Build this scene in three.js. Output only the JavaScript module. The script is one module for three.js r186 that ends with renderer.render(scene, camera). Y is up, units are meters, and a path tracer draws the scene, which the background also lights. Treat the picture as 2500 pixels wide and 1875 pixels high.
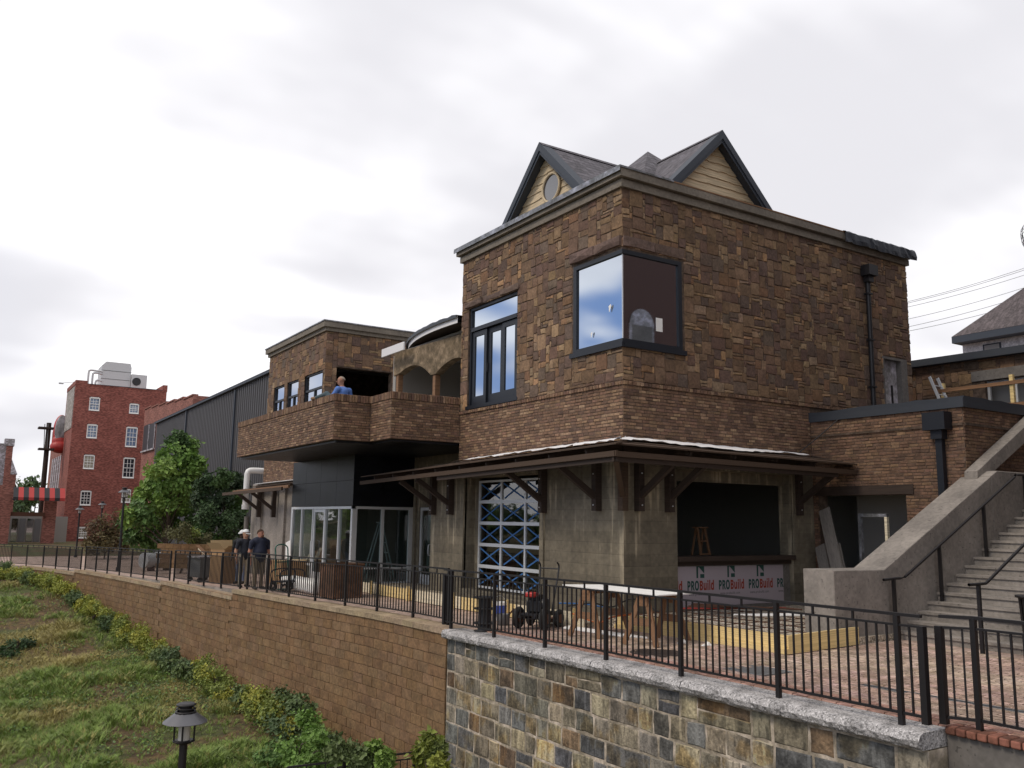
import * as THREE from 'three';
import { mergeGeometries } from 'three/addons/utils/BufferGeometryUtils.js';
import { RoundedBoxGeometry } from 'three/addons/geometries/RoundedBoxGeometry.js';
import { MarchingCubes } from 'three/addons/objects/MarchingCubes.js';

// ------------------------------------------------------------------ camera
const scene = new THREE.Scene();
const CAM = { f: 2137.86, pitch: 0.155255, roll: 0.014548, yaw: 0.568895, h: 1.97 };
const camera = new THREE.PerspectiveCamera(47.357, 4 / 3, 0.1, 3000);
camera.position.set(0, CAM.h, 0);
camera.rotation.order = 'YXZ';
camera.rotation.set(CAM.pitch, -CAM.yaw, CAM.roll);
camera.updateMatrixWorld(true);

// ------------------------------------------------------------------ noise
function rng(seed) { let a = seed >>> 0; return () => { a |= 0; a = a + 0x6D2B79F5 | 0; let t = Math.imul(a ^ a >>> 15, 1 | a); t = t + Math.imul(t ^ t >>> 7, 61 | t) ^ t; return ((t ^ t >>> 14) >>> 0) / 4294967296; }; }
function hash2(x, y, s) { let h = Math.imul(x, 374761393) + Math.imul(y, 668265263) + Math.imul(s, 2147483647 ^ 0x51ed27) | 0; h = Math.imul(h ^ h >>> 13, 1274126177); return ((h ^ h >>> 16) >>> 0) / 4294967296; }
function hash3(x, y, z, s) { return hash2(x + Math.imul(z, 7919), y + Math.imul(z, 104729), s); }
const sm = t => t * t * (3 - 2 * t), mixf = (a, b, t) => a + (b - a) * t, clamp = (x, a = 0, b = 1) => Math.min(b, Math.max(a, x));
const sstep = (a, b, x) => sm(clamp((x - a) / (b - a)));
function vnoise(x, y, s, p = 1e9) { const xi = Math.floor(x), yi = Math.floor(y), fx = sm(x - xi), fy = sm(y - yi), m = v => ((v % p) + p) % p; return mixf(mixf(hash2(m(xi), m(yi), s), hash2(m(xi + 1), m(yi), s), fx), mixf(hash2(m(xi), m(yi + 1), s), hash2(m(xi + 1), m(yi + 1), s), fx), fy); }
function fbm(x, y, s, oct = 4, p = 1e9) { let a = 0, w = 0.5, t = 0; for (let i = 0; i < oct; i++) { a += w * vnoise(x, y, s + i, p); t += w; w *= 0.5; x *= 2; y *= 2; p *= 2; } return a / t; }
function vnoise3(x, y, z, s) { const xi = Math.floor(x), yi = Math.floor(y), zi = Math.floor(z), fx = sm(x - xi), fy = sm(y - yi), fz = sm(z - zi); const g = (a, b, c) => hash3(xi + a, yi + b, zi + c, s); return mixf(mixf(mixf(g(0, 0, 0), g(1, 0, 0), fx), mixf(g(0, 1, 0), g(1, 1, 0), fx), fy), mixf(mixf(g(0, 0, 1), g(1, 0, 1), fx), mixf(g(0, 1, 1), g(1, 1, 1), fx), fy), fz); }
function fbm3(x, y, z, s, oct = 5) { let a = 0, w = 0.5, t = 0; for (let i = 0; i < oct; i++) { a += w * vnoise3(x, y, z, s + i); t += w; w *= 0.5; x *= 2.03; y *= 2.03; z *= 2.03; } return a / t; }

// ------------------------------------------------------------------ sky and sun
{ // an overcast deck of stretched cloud that breaks into blue towards the west
  const W = 1024, H = 512, d = new Float32Array(W * H * 4);
  for (let j = 0; j < H; j++) for (let i = 0; i < W; i++) {
    const el = (j + 0.5) / H * Math.PI - Math.PI / 2, az = ((i + 0.5) / W - 0.5) * 2 * Math.PI;
    const dx = Math.cos(el) * Math.cos(az), dy = Math.sin(el), dz = Math.cos(el) * Math.sin(az);
    const k = 1 / (Math.max(dy, 0) + 0.16), cx = dx * k, cz = dz * k;
    const n1 = fbm3(cx * 0.6 + 3.1, cz * 0.8 + 1.7, 0.3, 11, 6), n2 = fbm3(cx * 2.6 + 7, cz * 1.5 - 2, 4.1, 23, 5), n4 = fbm3(cx * 2.4 + 2, cz * 3.4 + 6, 7.7, 57, 6), n3 = fbm3(cx * 0.35 - 4, cz * 0.3 + 9, 2.2, 37, 3);
    const streak = fbm3(cx * 0.7 + 8, cz * 2.0 + 3, 1.3, 41, 6), dark = sstep(0.41, 0.59, 0.34 * n1 + 0.2 * n2 + 0.46 * streak);                 // grey undersides
    const thick = 1.28 - 0.45 * dark;
    let r = thick, g = thick * 0.992, b = thick * (1.0 + 0.045 * dark);
    const west = sstep(0.05, 0.75, -dx * 0.85 - dz * 0.25 - 0.1);
    const gap = west * sstep(0.42, 0.58, 0.8 * n4 + 0.2 * n2 + 0.03 * west) * sstep(-0.02, 0.14, dy) * sstep(0.5, 0.26, dy);
    const blue = [0.20, 0.38, 0.76];
    r = mixf(r, blue[0], gap); g = mixf(g, blue[1], gap); b = mixf(b, blue[2], gap);
    const o = (j * W + i) * 4; d[o] = r; d[o + 1] = g; d[o + 2] = b; d[o + 3] = 1;
  }
  const t = new THREE.DataTexture(d, W, H, THREE.RGBAFormat, THREE.FloatType);
  t.mapping = THREE.EquirectangularReflectionMapping; t.magFilter = t.minFilter = THREE.LinearFilter; t.wrapS = THREE.RepeatWrapping; t.needsUpdate = true;
  scene.background = t; scene.environment = t;
}
const sun = new THREE.DirectionalLight(0xfff1dc, 1.5);
sun.position.set(-38, 56, -20); sun.target.position.set(12, 0, -16); scene.add(sun, sun.target);
sun.castShadow = true; sun.shadow.radius = 26; sun.shadow.mapSize.set(4096, 4096);
Object.assign(sun.shadow.camera, { left: -70, right: 70, top: 70, bottom: -70, near: 1, far: 220 });
const renderer = new THREE.WebGLRenderer({ antialias: true });
renderer.toneMapping = THREE.LinearToneMapping;
renderer.toneMappingExposure = 1.0;
renderer.shadowMap.enabled = true;

// ------------------------------------------------------------------ pixel rays of the 2500 x 1875 photograph, cut with real planes
const V3 = (x, y, z) => new THREE.Vector3(x, y, z);
function ray(px, py) { return V3((px - 1250) / CAM.f, -(py - 937.5) / CAM.f, -1).applyQuaternion(camera.quaternion); }
const cut = (px, py, ax, v) => { const d = ray(px, py), t = (v - camera.position[ax]) / d[ax]; return d.multiplyScalar(t).add(camera.position); };
const onX = (px, py, X) => cut(px, py, 'x', X), onY = (px, py, Y) => cut(px, py, 'y', Y), onZ = (px, py, Z) => cut(px, py, 'z', Z);

// ------------------------------------------------------------------ objects
const taken = new Map();
function numbered(n) { const k = taken.get(n) || 0; taken.set(n, k + 1); return k ? n + '_' + String(k).padStart(3, '0') : n; }
function thing(name, label, category, pos = [0, 0, 0], group, turn = 0) {
  const g = new THREE.Group(); g.name = numbered(name); g.position.set(...pos); g.rotation.y = turn; g.userData = { label, category };
  if (group) g.userData.group = group; scene.add(g); return g;
}
function struct(name, geo, mat) { const m = new THREE.Mesh(geo, mat); m.name = numbered(name); m.userData = { kind: 'structure' }; scene.add(m); return m; }
// part in WORLD coordinates under a thing (the thing may be a group or a part of it)
function part(parent, name, geo, mat, opt = {}) {
  const m = new THREE.Mesh(Array.isArray(geo) ? merge(geo) : geo, mat); m.name = name;
  if (!opt.local) { let p = parent, off = V3(0, 0, 0); while (p && p !== scene) { off.add(p.position); p = p.parent; } m.position.copy(off.negate()); }
  if (opt.at) m.position.add(V3(...opt.at));
  if (opt.label) m.userData.label = opt.label; if (opt.stuff) m.userData.kind = 'stuff';
  parent.add(m); return m;
}
const lpart = (parent, name, geo, mat, opt = {}) => part(parent, name, geo, mat, { ...opt, local: true });   // part in the thing's own coordinates
function copyOf(src, pos, turn = 0, label) { const c = src.clone(); c.name = numbered(src.name.replace(/_\d{3}$/, '')); c.userData = { ...src.userData }; if (label) c.userData.label = label; c.position.set(...pos); c.rotation.y = turn; scene.add(c); return c; }

// ------------------------------------------------------------------ geometry
function prep(g) { if (g.index) g = g.toNonIndexed(); for (const k of Object.keys(g.attributes)) if (!['position', 'normal', 'uv', 'color'].includes(k)) g.deleteAttribute(k); return g; }
function uvm(g, s = 1) { // uv in metres, by the main direction of each face
  g = prep(g); const p = g.attributes.position, uv = new Float32Array(p.count * 2), a = V3(), b = V3(), c = V3(), n = V3();
  for (let i = 0; i < p.count; i += 3) {
    a.fromBufferAttribute(p, i); b.fromBufferAttribute(p, i + 1); c.fromBufferAttribute(p, i + 2);
    n.copy(b).sub(a).cross(c.clone().sub(a)); const ax = Math.abs(n.x), ay = Math.abs(n.y), az = Math.abs(n.z);
    [a, b, c].forEach((q, k) => { let u, v; if (ay >= ax && ay >= az) { u = q.x; v = q.z; } else if (ax >= az) { u = q.z; v = q.y; } else { u = q.x; v = q.y; } uv[(i + k) * 2] = u * s; uv[(i + k) * 2 + 1] = v * s; });
  }
  g.setAttribute('uv', new THREE.BufferAttribute(uv, 2)); if (!g.attributes.normal) g.computeVertexNormals(); return g;
}
function merge(list) {
  const l = list.flat(9).map(prep), col = l.some(g => g.attributes.color);
  for (const g of l) { if (!g.attributes.uv) uvm(g); if (!g.attributes.normal) g.computeVertexNormals(); if (col && !g.attributes.color) tint(g, [1, 1, 1]); }
  return l.length === 1 ? l[0] : mergeGeometries(l, false);
}
function tint(g, c) { g = prep(g); const n = g.attributes.position.count, a = new Float32Array(n * 3); for (let i = 0; i < n; i++) { a[i * 3] = c[0]; a[i * 3 + 1] = c[1]; a[i * 3 + 2] = c[2]; } g.setAttribute('color', new THREE.BufferAttribute(a, 3)); return g; }
function bx(x0, x1, y0, y1, z0, z1) { const g = new THREE.BoxGeometry(Math.abs(x1 - x0), Math.abs(y1 - y0), Math.abs(z1 - z0)); g.translate((x0 + x1) / 2, (y0 + y1) / 2, (z0 + z1) / 2); return uvm(g); }
function rbx(x0, x1, y0, y1, z0, z1, r = 0.01, seg = 1) { const g = new RoundedBoxGeometry(Math.abs(x1 - x0), Math.abs(y1 - y0), Math.abs(z1 - z0), seg, r); g.translate((x0 + x1) / 2, (y0 + y1) / 2, (z0 + z1) / 2); return uvm(g); }
function bar(p, q, w, h, up = V3(0, 1, 0)) { // beam from p to q, w across, h along up
  p = V3(...p); q = V3(...q); const d = q.clone().sub(p), L = d.length(); d.normalize(); let s = d.clone().cross(up); if (s.lengthSq() < 1e-6) s = d.clone().cross(V3(1, 0, 0)); s.normalize(); const u = s.clone().cross(d);
  const g = new THREE.BoxGeometry(L, h, w); uvm(g); g.applyMatrix4(new THREE.Matrix4().makeBasis(d, u, s).setPosition(p.clone().add(q).multiplyScalar(0.5))); return g;
}
function cyl(p, q, r0, r1 = r0, n = 10, open = false) { p = V3(...p); q = V3(...q); const d = q.clone().sub(p), L = d.length(); const g = new THREE.CylinderGeometry(r1, r0, L, n, 1, open); g.applyQuaternion(new THREE.Quaternion().setFromUnitVectors(V3(0, 1, 0), d.normalize())); g.translate((p.x + q.x) / 2, (p.y + q.y) / 2, (p.z + q.z) / 2); return prep(g); }
function tube(pts, r, n = 6, seg = 0) { return prep(new THREE.TubeGeometry(new THREE.CatmullRomCurve3(pts.map(p => V3(...p)), false, 'catmullrom', 0.5), seg || pts.length * 6, r, n, false)); }
function lathe(pts, n = 16) { return prep(new THREE.LatheGeometry(pts.map(p => new THREE.Vector2(...p)), n)); }
function tri(list) { const a = new Float32Array(list.flat(2)); const g = new THREE.BufferGeometry(); g.setAttribute('position', new THREE.BufferAttribute(a, 3)); g.computeVertexNormals(); return uvm(g); }
function quad(a, b, c, d) { return tri([a, b, c, a, c, d]); }
function prism(poly, y0, y1) { // upright prism over a plan polygon [[x,z],...]
  const sh = new THREE.Shape(poly.map(p => new THREE.Vector2(p[0], -p[1]))); const g = new THREE.ExtrudeGeometry(sh, { depth: y1 - y0, bevelEnabled: false }); g.rotateX(-Math.PI / 2); g.translate(0, y0, 0); return uvm(prep(g));
}
// a wall frame: o = origin, u = direction along the wall, n = outward normal, v = up
const frame = (o, u, n) => ({ o: V3(...o), u: V3(...u), n: V3(...n), at(a, b, c = 0) { return this.o.clone().addScaledVector(this.u, a).addScaledVector(V3(0, 1, 0), b).addScaledVector(this.n, c); } });
function fbox(F, u0, u1, v0, v1, d0, d1) { const a = F.at(u0, v0, d0), b = F.at(u1, v1, d1); return bx(Math.min(a.x, b.x), Math.max(a.x, b.x), Math.min(a.y, b.y), Math.max(a.y, b.y), Math.min(a.z, b.z), Math.max(a.z, b.z)); }
function holedWall(F, u0, u1, v0, v1, d0, d1, holes) { // boxes round rectangular openings
  const us = [...new Set([u0, u1, ...holes.flatMap(h => [h[0], h[1]])])].filter(x => x >= u0 && x <= u1).sort((a, b) => a - b), out = [];
  for (let i = 0; i + 1 < us.length; i++) {
    const m = (us[i] + us[i + 1]) / 2; let y = v0; const hs = holes.filter(h => h[0] < m && h[1] > m).sort((a, b) => a[2] - b[2]);
    for (const h of hs) { if (h[2] > y + 1e-4) out.push(fbox(F, us[i], us[i + 1], y, Math.min(h[2], v1), d0, d1)); y = Math.max(y, h[3]); }
    if (y < v1 - 1e-4) out.push(fbox(F, us[i], us[i + 1], y, v1, d0, d1));
  }
  return out;
}
// a laid piece: uneven outline, worn edges, a face that stands proud
function pieceGeo(F, r, o, R) {
  const [u0, u1, v0, v1] = r, j = o.jit ?? 0.006, w = u1 - u0, h = v1 - v0, d = o.depth * (1 + (R() - 0.5) * (o.dvar ?? 0.5)), c = Math.min(o.cham ?? 0.012, w * 0.2, h * 0.2);
  const J = () => (R() - 0.5) * 2 * j, d0 = o.base ?? 0;
  const out = o.simple ? [[u0, v0], [u1, v0], [u1, v1], [u0, v1]] : [[u0, v0], [u0 + w * (0.35 + 0.3 * R()), v0], [u1, v0], [u1, v0 + h * (0.35 + 0.3 * R())], [u1, v1], [u0 + w * (0.35 + 0.3 * R()), v1], [u0, v1], [u0, v0 + h * (0.35 + 0.3 * R())]];
  const n = out.length, cu = (u0 + u1) / 2, cv = (v0 + v1) / 2, a = out.map(p => [p[0] + J(), p[1] + J()]);
  const inn = a.map((p, i) => { const q = out[i]; return [p[0] - Math.sign(q[0] - cu) * c * (0.6 + 0.8 * R()) * (Math.abs(q[0] - cu) > w * 0.3 ? 1 : 0), p[1] - Math.sign(q[1] - cv) * c * (0.6 + 0.8 * R()) * (Math.abs(q[1] - cv) > h * 0.3 ? 1 : 0), d * (0.8 + 0.3 * R())]; });
  const P = (p, z) => { const q = F.at(p[0], p[1], z); return [q.x, q.y, q.z]; }, T = [], flip = F.u.clone().cross(V3(0, 1, 0)).dot(F.n) < 0;
  const add = (x, y, z) => flip ? T.push(x, z, y) : T.push(x, y, z);
  for (let i = 0; i < n; i++) { const k = (i + 1) % n, A = P(a[i], d0), B = P(a[k], d0), C = P(inn[k], d0 + inn[k][2]), D = P(inn[i], d0 + inn[i][2]); add(A, B, C); add(A, C, D); }
  if (o.simple) { const q = inn.map(p => P(p, d0 + p[2])); add(q[0], q[1], q[2]); add(q[0], q[2], q[3]); }
  else { const m = P([cu + J() * 2, cv + J() * 2], d0 + d * (1.05 + 0.35 * R())); for (let i = 0; i < n; i++) { const k = (i + 1) % n; add(P(inn[i], d0 + inn[i][2]), P(inn[k], d0 + inn[k][2]), m); } }
  return tri(T);
}
const camPos = V3(0, CAM.h, 0), fwd = V3(0, 0, -1).applyQuaternion(camera.quaternion);
function shows(F, r) { const p = F.at((r[0] + r[1]) / 2, (r[2] + r[3]) / 2), q = p.clone().project(camera), dv = camPos.clone().sub(p), L = dv.length(), cs = dv.dot(F.n) / L; if (cs <= 0 || Math.abs(q.x) > 1.03 || Math.abs(q.y) > 1.03 || q.z > 1) return 0; return (r[1] - r[0]) * (r[3] - r[2]) * cs / (L * L); }
// pieces = [[frame, [u0,u1,v0,v1]], ...]; the 300 that show largest are parts, the rest one part of kind stuff
function masonry(parent, name, pieces, o, color, mat, seed = 1, max = 300) {
  const R = rng(seed); const all = pieces.map(([F, r]) => { const g = pieceGeo(F, r, o, R); tint(g, color(R, F, r)); return { g, s: shows(F, r) }; });
  const order = all.map((x, i) => i).sort((a, b) => all[b].s - all[a].s), own = new Set(order.slice(0, max).filter(i => all[i].s > 0)), rest = [];
  all.forEach((x, i) => { if (own.has(i)) part(parent, name, x.g, mat); else rest.push(x.g); });
  if (rest.length) part(parent, name + '_bond', merge(rest), mat, { stuff: true });
}
function clipRows(u0, u1, holes, va, vb) { let iv = [[u0, u1]]; for (const h of holes) if (h[2] < vb - 0.01 && h[3] > va + 0.01) iv = iv.flatMap(([a, b]) => h[1] <= a || h[0] >= b ? [[a, b]] : [[a, h[0]], [h[1], b]].filter(x => x[1] - x[0] > 0.02)); return iv; }
function brickRows(F, u0, u1, v0, v1, holes, L = 0.2, H = 0.0667, gap = 0.01, R = Math.random) {
  const out = []; let row = 0; const nr = Math.max(1, Math.round((v1 - v0) / H)), hh = (v1 - v0) / nr;
  for (let i = 0; i < nr; i++, row++) { const va = v0 + i * hh, vb = va + hh;
    for (const [a, b] of clipRows(u0, u1, holes, va, vb)) { let x = a - (row % 2 ? L / 2 : 0) - (R() < 0.15 ? L * 0.25 : 0); while (x < b) { const xa = Math.max(a, x), xb = Math.min(b, x + L * (0.9 + 0.2 * R())); if (xb - xa > 0.045) out.push([F, [xa + gap / 2, xb - gap / 2, va + gap / 2, vb - gap / 2]]); x = xb > x ? xb : x + L; } } }
  return out;
}
function soldier(F, u0, u1, v0, v1, W = 0.075, gap = 0.01) { const n = Math.max(1, Math.round((u1 - u0) / W)), w = (u1 - u0) / n, out = []; for (let i = 0; i < n; i++) out.push([F, [u0 + i * w + gap / 2, u0 + (i + 1) * w - gap / 2, v0 + gap / 2, v1 - gap / 2]]); return out; }
function ashlar(F, u0, u1, v0, v1, holes, unit, R, gap = 0.012) {
  const nu = Math.round((u1 - u0) / unit), nv = Math.round((v1 - v0) / unit), fu = (u1 - u0) / nu, fv = (v1 - v0) / nv, occ = new Uint8Array(nu * nv), out = [];
  for (let j = 0; j < nv; j++) for (let i = 0; i < nu; i++) { const u = u0 + (i + 0.5) * fu, v = v0 + (j + 0.5) * fv; if (holes.some(h => u > h[0] && u < h[1] && v > h[2] && v < h[3])) occ[j * nu + i] = 1; }
  const free = (i, j, w, h) => { if (i + w > nu || j + h > nv) return false; for (let y = j; y < j + h; y++) for (let x = i; x < i + w; x++) if (occ[y * nu + x]) return false; return true; };
  for (let j = 0; j < nv; j++) for (let i = 0; i < nu; i++) { if (occ[j * nu + i]) continue;
    let w = 1, h = 1; const q = R();
    const tries = q < 0.36 ? [[5, 4], [4, 4], [5, 3], [4, 3], [3, 3]] : q < 0.48 ? [[6, 4], [5, 5], [4, 5], [3, 4]] : q < 0.68 ? [[3, 2], [4, 2], [5, 2]] : [[3, 1], [4, 1], [5, 1], [4, 1]];
    for (let k = 0; k < 4; k++) { const t = tries[Math.floor(R() * tries.length)]; if (free(i, j, t[0], t[1])) { [w, h] = t; break; } }
    if (w === 1) for (const t of [[4, 2], [3, 3], [3, 2], [2, 3], [3, 1], [2, 2], [2, 1], [1, 2]]) if (free(i, j, t[0], t[1])) { [w, h] = t; break; }
    for (let y = j; y < j + h; y++) for (let x = i; x < i + w; x++) occ[y * nu + x] = 1;
    out.push([F, [u0 + i * fu + gap / 2, u0 + (i + w) * fu - gap / 2, v0 + j * fv + gap / 2, v0 + (j + h) * fv - gap / 2]]); }
  return out;
}

// ------------------------------------------------------------------ textures and materials
function dataTex(W, H, fn, srgb, rep = 1) { const d = new Uint8Array(W * H * 4); for (let j = 0; j < H; j++) for (let i = 0; i < W; i++) { const c = fn(i / W, j / H), o = (j * W + i) * 4; for (let k = 0; k < 3; k++) d[o + k] = clamp(Array.isArray(c) ? c[k] : c) * 255; d[o + 3] = 255; } const t = new THREE.DataTexture(d, W, H); t.wrapS = t.wrapT = THREE.RepeatWrapping; t.magFilter = THREE.LinearFilter; t.minFilter = THREE.LinearMipmapLinearFilter; t.generateMipmaps = true; if (srgb) t.colorSpace = THREE.SRGBColorSpace; t.repeat.set(rep, rep); t.needsUpdate = true; return t; }
const mulc = (c, k) => c.map(x => x * k);
const T = {};
T.mottle = dataTex(1024, 1024, (u, v) => { const a = fbm(u * 23, v * 23, 3, 5, 23), l = fbm(u * 5, v * 5, 2, 3, 5), b = fbm(u * 80, v * 80, 9, 3, 80), k = 0.60 + 0.62 * a * a + 0.28 * (b - 0.5) + 0.16 * (l - 0.5) + 0.12 * (hash2(u * 1024 | 0, v * 1024 | 0, 4) - 0.5); return [k * 1.02, k, k * (0.94 + 0.1 * a)]; }, true, 0.29);
T.soft = dataTex(1024, 1024, (u, v) => { const a = fbm(u * 19, v * 19, 203, 4, 19), l = fbm(u * 4, v * 4, 202, 3, 4), b = fbm(u * 90, v * 90, 209, 3, 90), k = 0.86 + 0.26 * (a - 0.5) + 0.3 * (b - 0.5) + 0.1 * (l - 0.5) + 0.1 * (hash2(u * 1024 | 0, v * 1024 | 0, 14) - 0.5); return [k * 1.01, k, k * 0.98]; }, true, 0.29);
T.veined = dataTex(1024, 1024, (u, v) => { const a = fbm(u * 9, v * 9, 103, 5, 9), b = fbm(u * 40, v * 14, 107, 4, 40), c = fbm(u * 70, v * 70, 109, 3, 70), r = sstep(0.56, 0.72, fbm(u * 6, v * 6, 113, 4, 6)), w = sstep(0.62, 0.7, fbm(u * 26, v * 5, 117, 3, 26)) * 0.22; const k = 0.5 + 0.55 * (a - 0.5) + 0.4 * (b - 0.5) + 0.35 * (c - 0.5) + 0.28 + w; return [k * (1 + 0.07 * r), k, k * (1 - 0.13 * r)]; }, true, 0.5);
T.rough = dataTex(512, 512, (u, v) => 0.6 * fbm(u * 9, v * 9, 31, 5, 9) + 0.4 * fbm(u * 40, v * 40, 35, 3, 40), false);
T.granite = dataTex(512, 512, (u, v) => { const a = vnoise(u * 110, v * 110, 5, 110), b = vnoise(u * 60, v * 60, 6, 60), c = fbm(u * 6, v * 6, 8, 3, 6); let k = 0.60 + 0.26 * (c - 0.5); if (a > 0.66) k += 0.15; if (b > 0.64) k -= 0.16; return [k, k * 0.985, k * 0.985]; }, true);
T.concrete = dataTex(1024, 1024, (u, v) => { // board-marked, weathered concrete, 4 m tile
  const nb = 18, row = Math.floor(v * nb), f = v * nb - row, tone = 0.92 + 0.14 * hash2(row, Math.floor(u * 3 + hash2(row, 1, 2) * 3), 7), st = fbm(u * 4, v * 4, 13, 5, 4), fine = fbm(u * 60, v * 60, 15, 3, 60), drip = fbm(u * 40, v * 3, 19, 3, 40);
  let k = 0.5 * tone + 0.30 * (st - 0.5) + 0.12 * (fine - 0.5) + 0.10 * (drip - 0.5); if (f < 0.05) k *= 0.9; k += 0.16 * sstep(0.56, 0.72, drip) * sstep(0.45, 0.6, st); const warm = 0.5 + 0.5 * fbm(u * 3, v * 3, 17, 3, 3); return [k * 1.03, k * (0.97 + 0.02 * warm), k * (0.83 + 0.08 * warm)];
}, true, 0.25);
T.concreteB = dataTex(1024, 1024, (u, v) => { const nb = 18, row = Math.floor(v * nb), f = v * nb - row; return 0.5 + 0.25 * hash2(row, 3, 9) - (f < 0.06 ? 0.35 : 0) + 0.25 * (fbm(u * 50, v * 50, 15, 3, 50) - 0.5) - (vnoise(u * 130, v * 130, 77, 130) > 0.94 ? 0.3 : 0); }, false, 0.25);
T.smoothcon = dataTex(512, 512, (u, v) => { const a = fbm(u * 4, v * 4, 41, 5, 4), b = fbm(u * 50, v * 50, 43, 3, 50), k = 0.53 + 0.2 * (a - 0.5) + 0.12 * (b - 0.5) - (vnoise(u * 70, v * 70, 45, 70) > 0.91 ? 0.12 : 0); return [k * 1.01, k * 0.97, k * 0.92]; }, true, 0.4);
T.wood = dataTex(512, 512, (u, v) => { const g = fbm(u * 3, v * 46, 51, 4, 46), s = fbm(u * 2, v * 130, 53, 2, 130), k = 0.86 + 0.3 * (g - 0.5) + 0.16 * (s - 0.5); return [k, k * 0.98, k * 0.93]; }, true);
T.shingle = dataTex(1024, 1024, (u, v) => { const n = 28, row = Math.floor(v * n), f = v * n - row, x = u * 22 + (row % 2) * 0.5 + hash2(row, 2, 3) * 0.4, tab = Math.floor(x), k = 0.5 + 0.13 * hash2(tab % 22, row, 61) + 0.2 * (fbm(u * 80, v * 80, 63, 2, 80) - 0.5); return [k * 1.0, k * 0.97, k * 1.0].map(q => q * (f < 0.1 ? 0.8 : 1)); }, true, 0.25);
T.shingleB = dataTex(512, 512, (u, v) => { const f = v * 28 - Math.floor(v * 28); return 1 - f * 0.9; }, false, 0.25);
T.brickfar = dataTex(1024, 1024, (u, v) => { const row = Math.floor(v * 60), c = Math.floor(u * 20 + (row % 2) * 0.5), k = 0.72 + 0.34 * hash2(c % 20, row, 71) + 0.2 * (fbm(u * 4, v * 4, 73, 4, 4) - 0.5), f = v * 60 - row; return [k, k * 0.96, k * 0.95].map(q => q * (f < 0.14 ? 0.93 : 1)); }, true, 0.25);
T.soil = dataTex(1024, 1024, (u, v) => { const a = fbm(u * 6, v * 6, 81, 5, 6), b = fbm(u * 70, v * 70, 83, 3, 70), k = 0.75 + 0.5 * (b - 0.5); const t = sstep(0.42, 0.58, a); return [mixf(0.36, 0.44, t) * k, mixf(0.38, 0.35, t) * k, mixf(0.18, 0.22, t) * k]; }, true, 0.12);
T.gravel = dataTex(512, 512, (u, v) => { const k = 0.45 + 0.5 * vnoise(u * 80, v * 80, 87, 80) + 0.2 * (fbm(u * 9, v * 9, 89, 3, 9) - 0.5); return [k * 1.0, k * 0.97, k * 0.92]; }, true, 0.6);
T.pave = dataTex(1024, 1024, (u, v) => { const r = Math.floor(v * 40), c = Math.floor(u * 20 + (r % 2) * 0.5), k = 0.72 + 0.22 * hash2(c % 20, r, 91) + 0.3 * (fbm(u * 5, v * 5, 93, 4, 5) - 0.5); return [k, k * 0.99, k * 0.98]; }, true, 0.25);
T.steel = dataTex(512, 512, (u, v) => { const a = fbm(u * 5, v * 3, 95, 5, 5), b = fbm(u * 3, v * 30, 97, 3, 30), k = 0.55 + 0.5 * (a - 0.5) + 0.25 * (b - 0.5); return [k, k, k]; }, true, 0.35);

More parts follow.
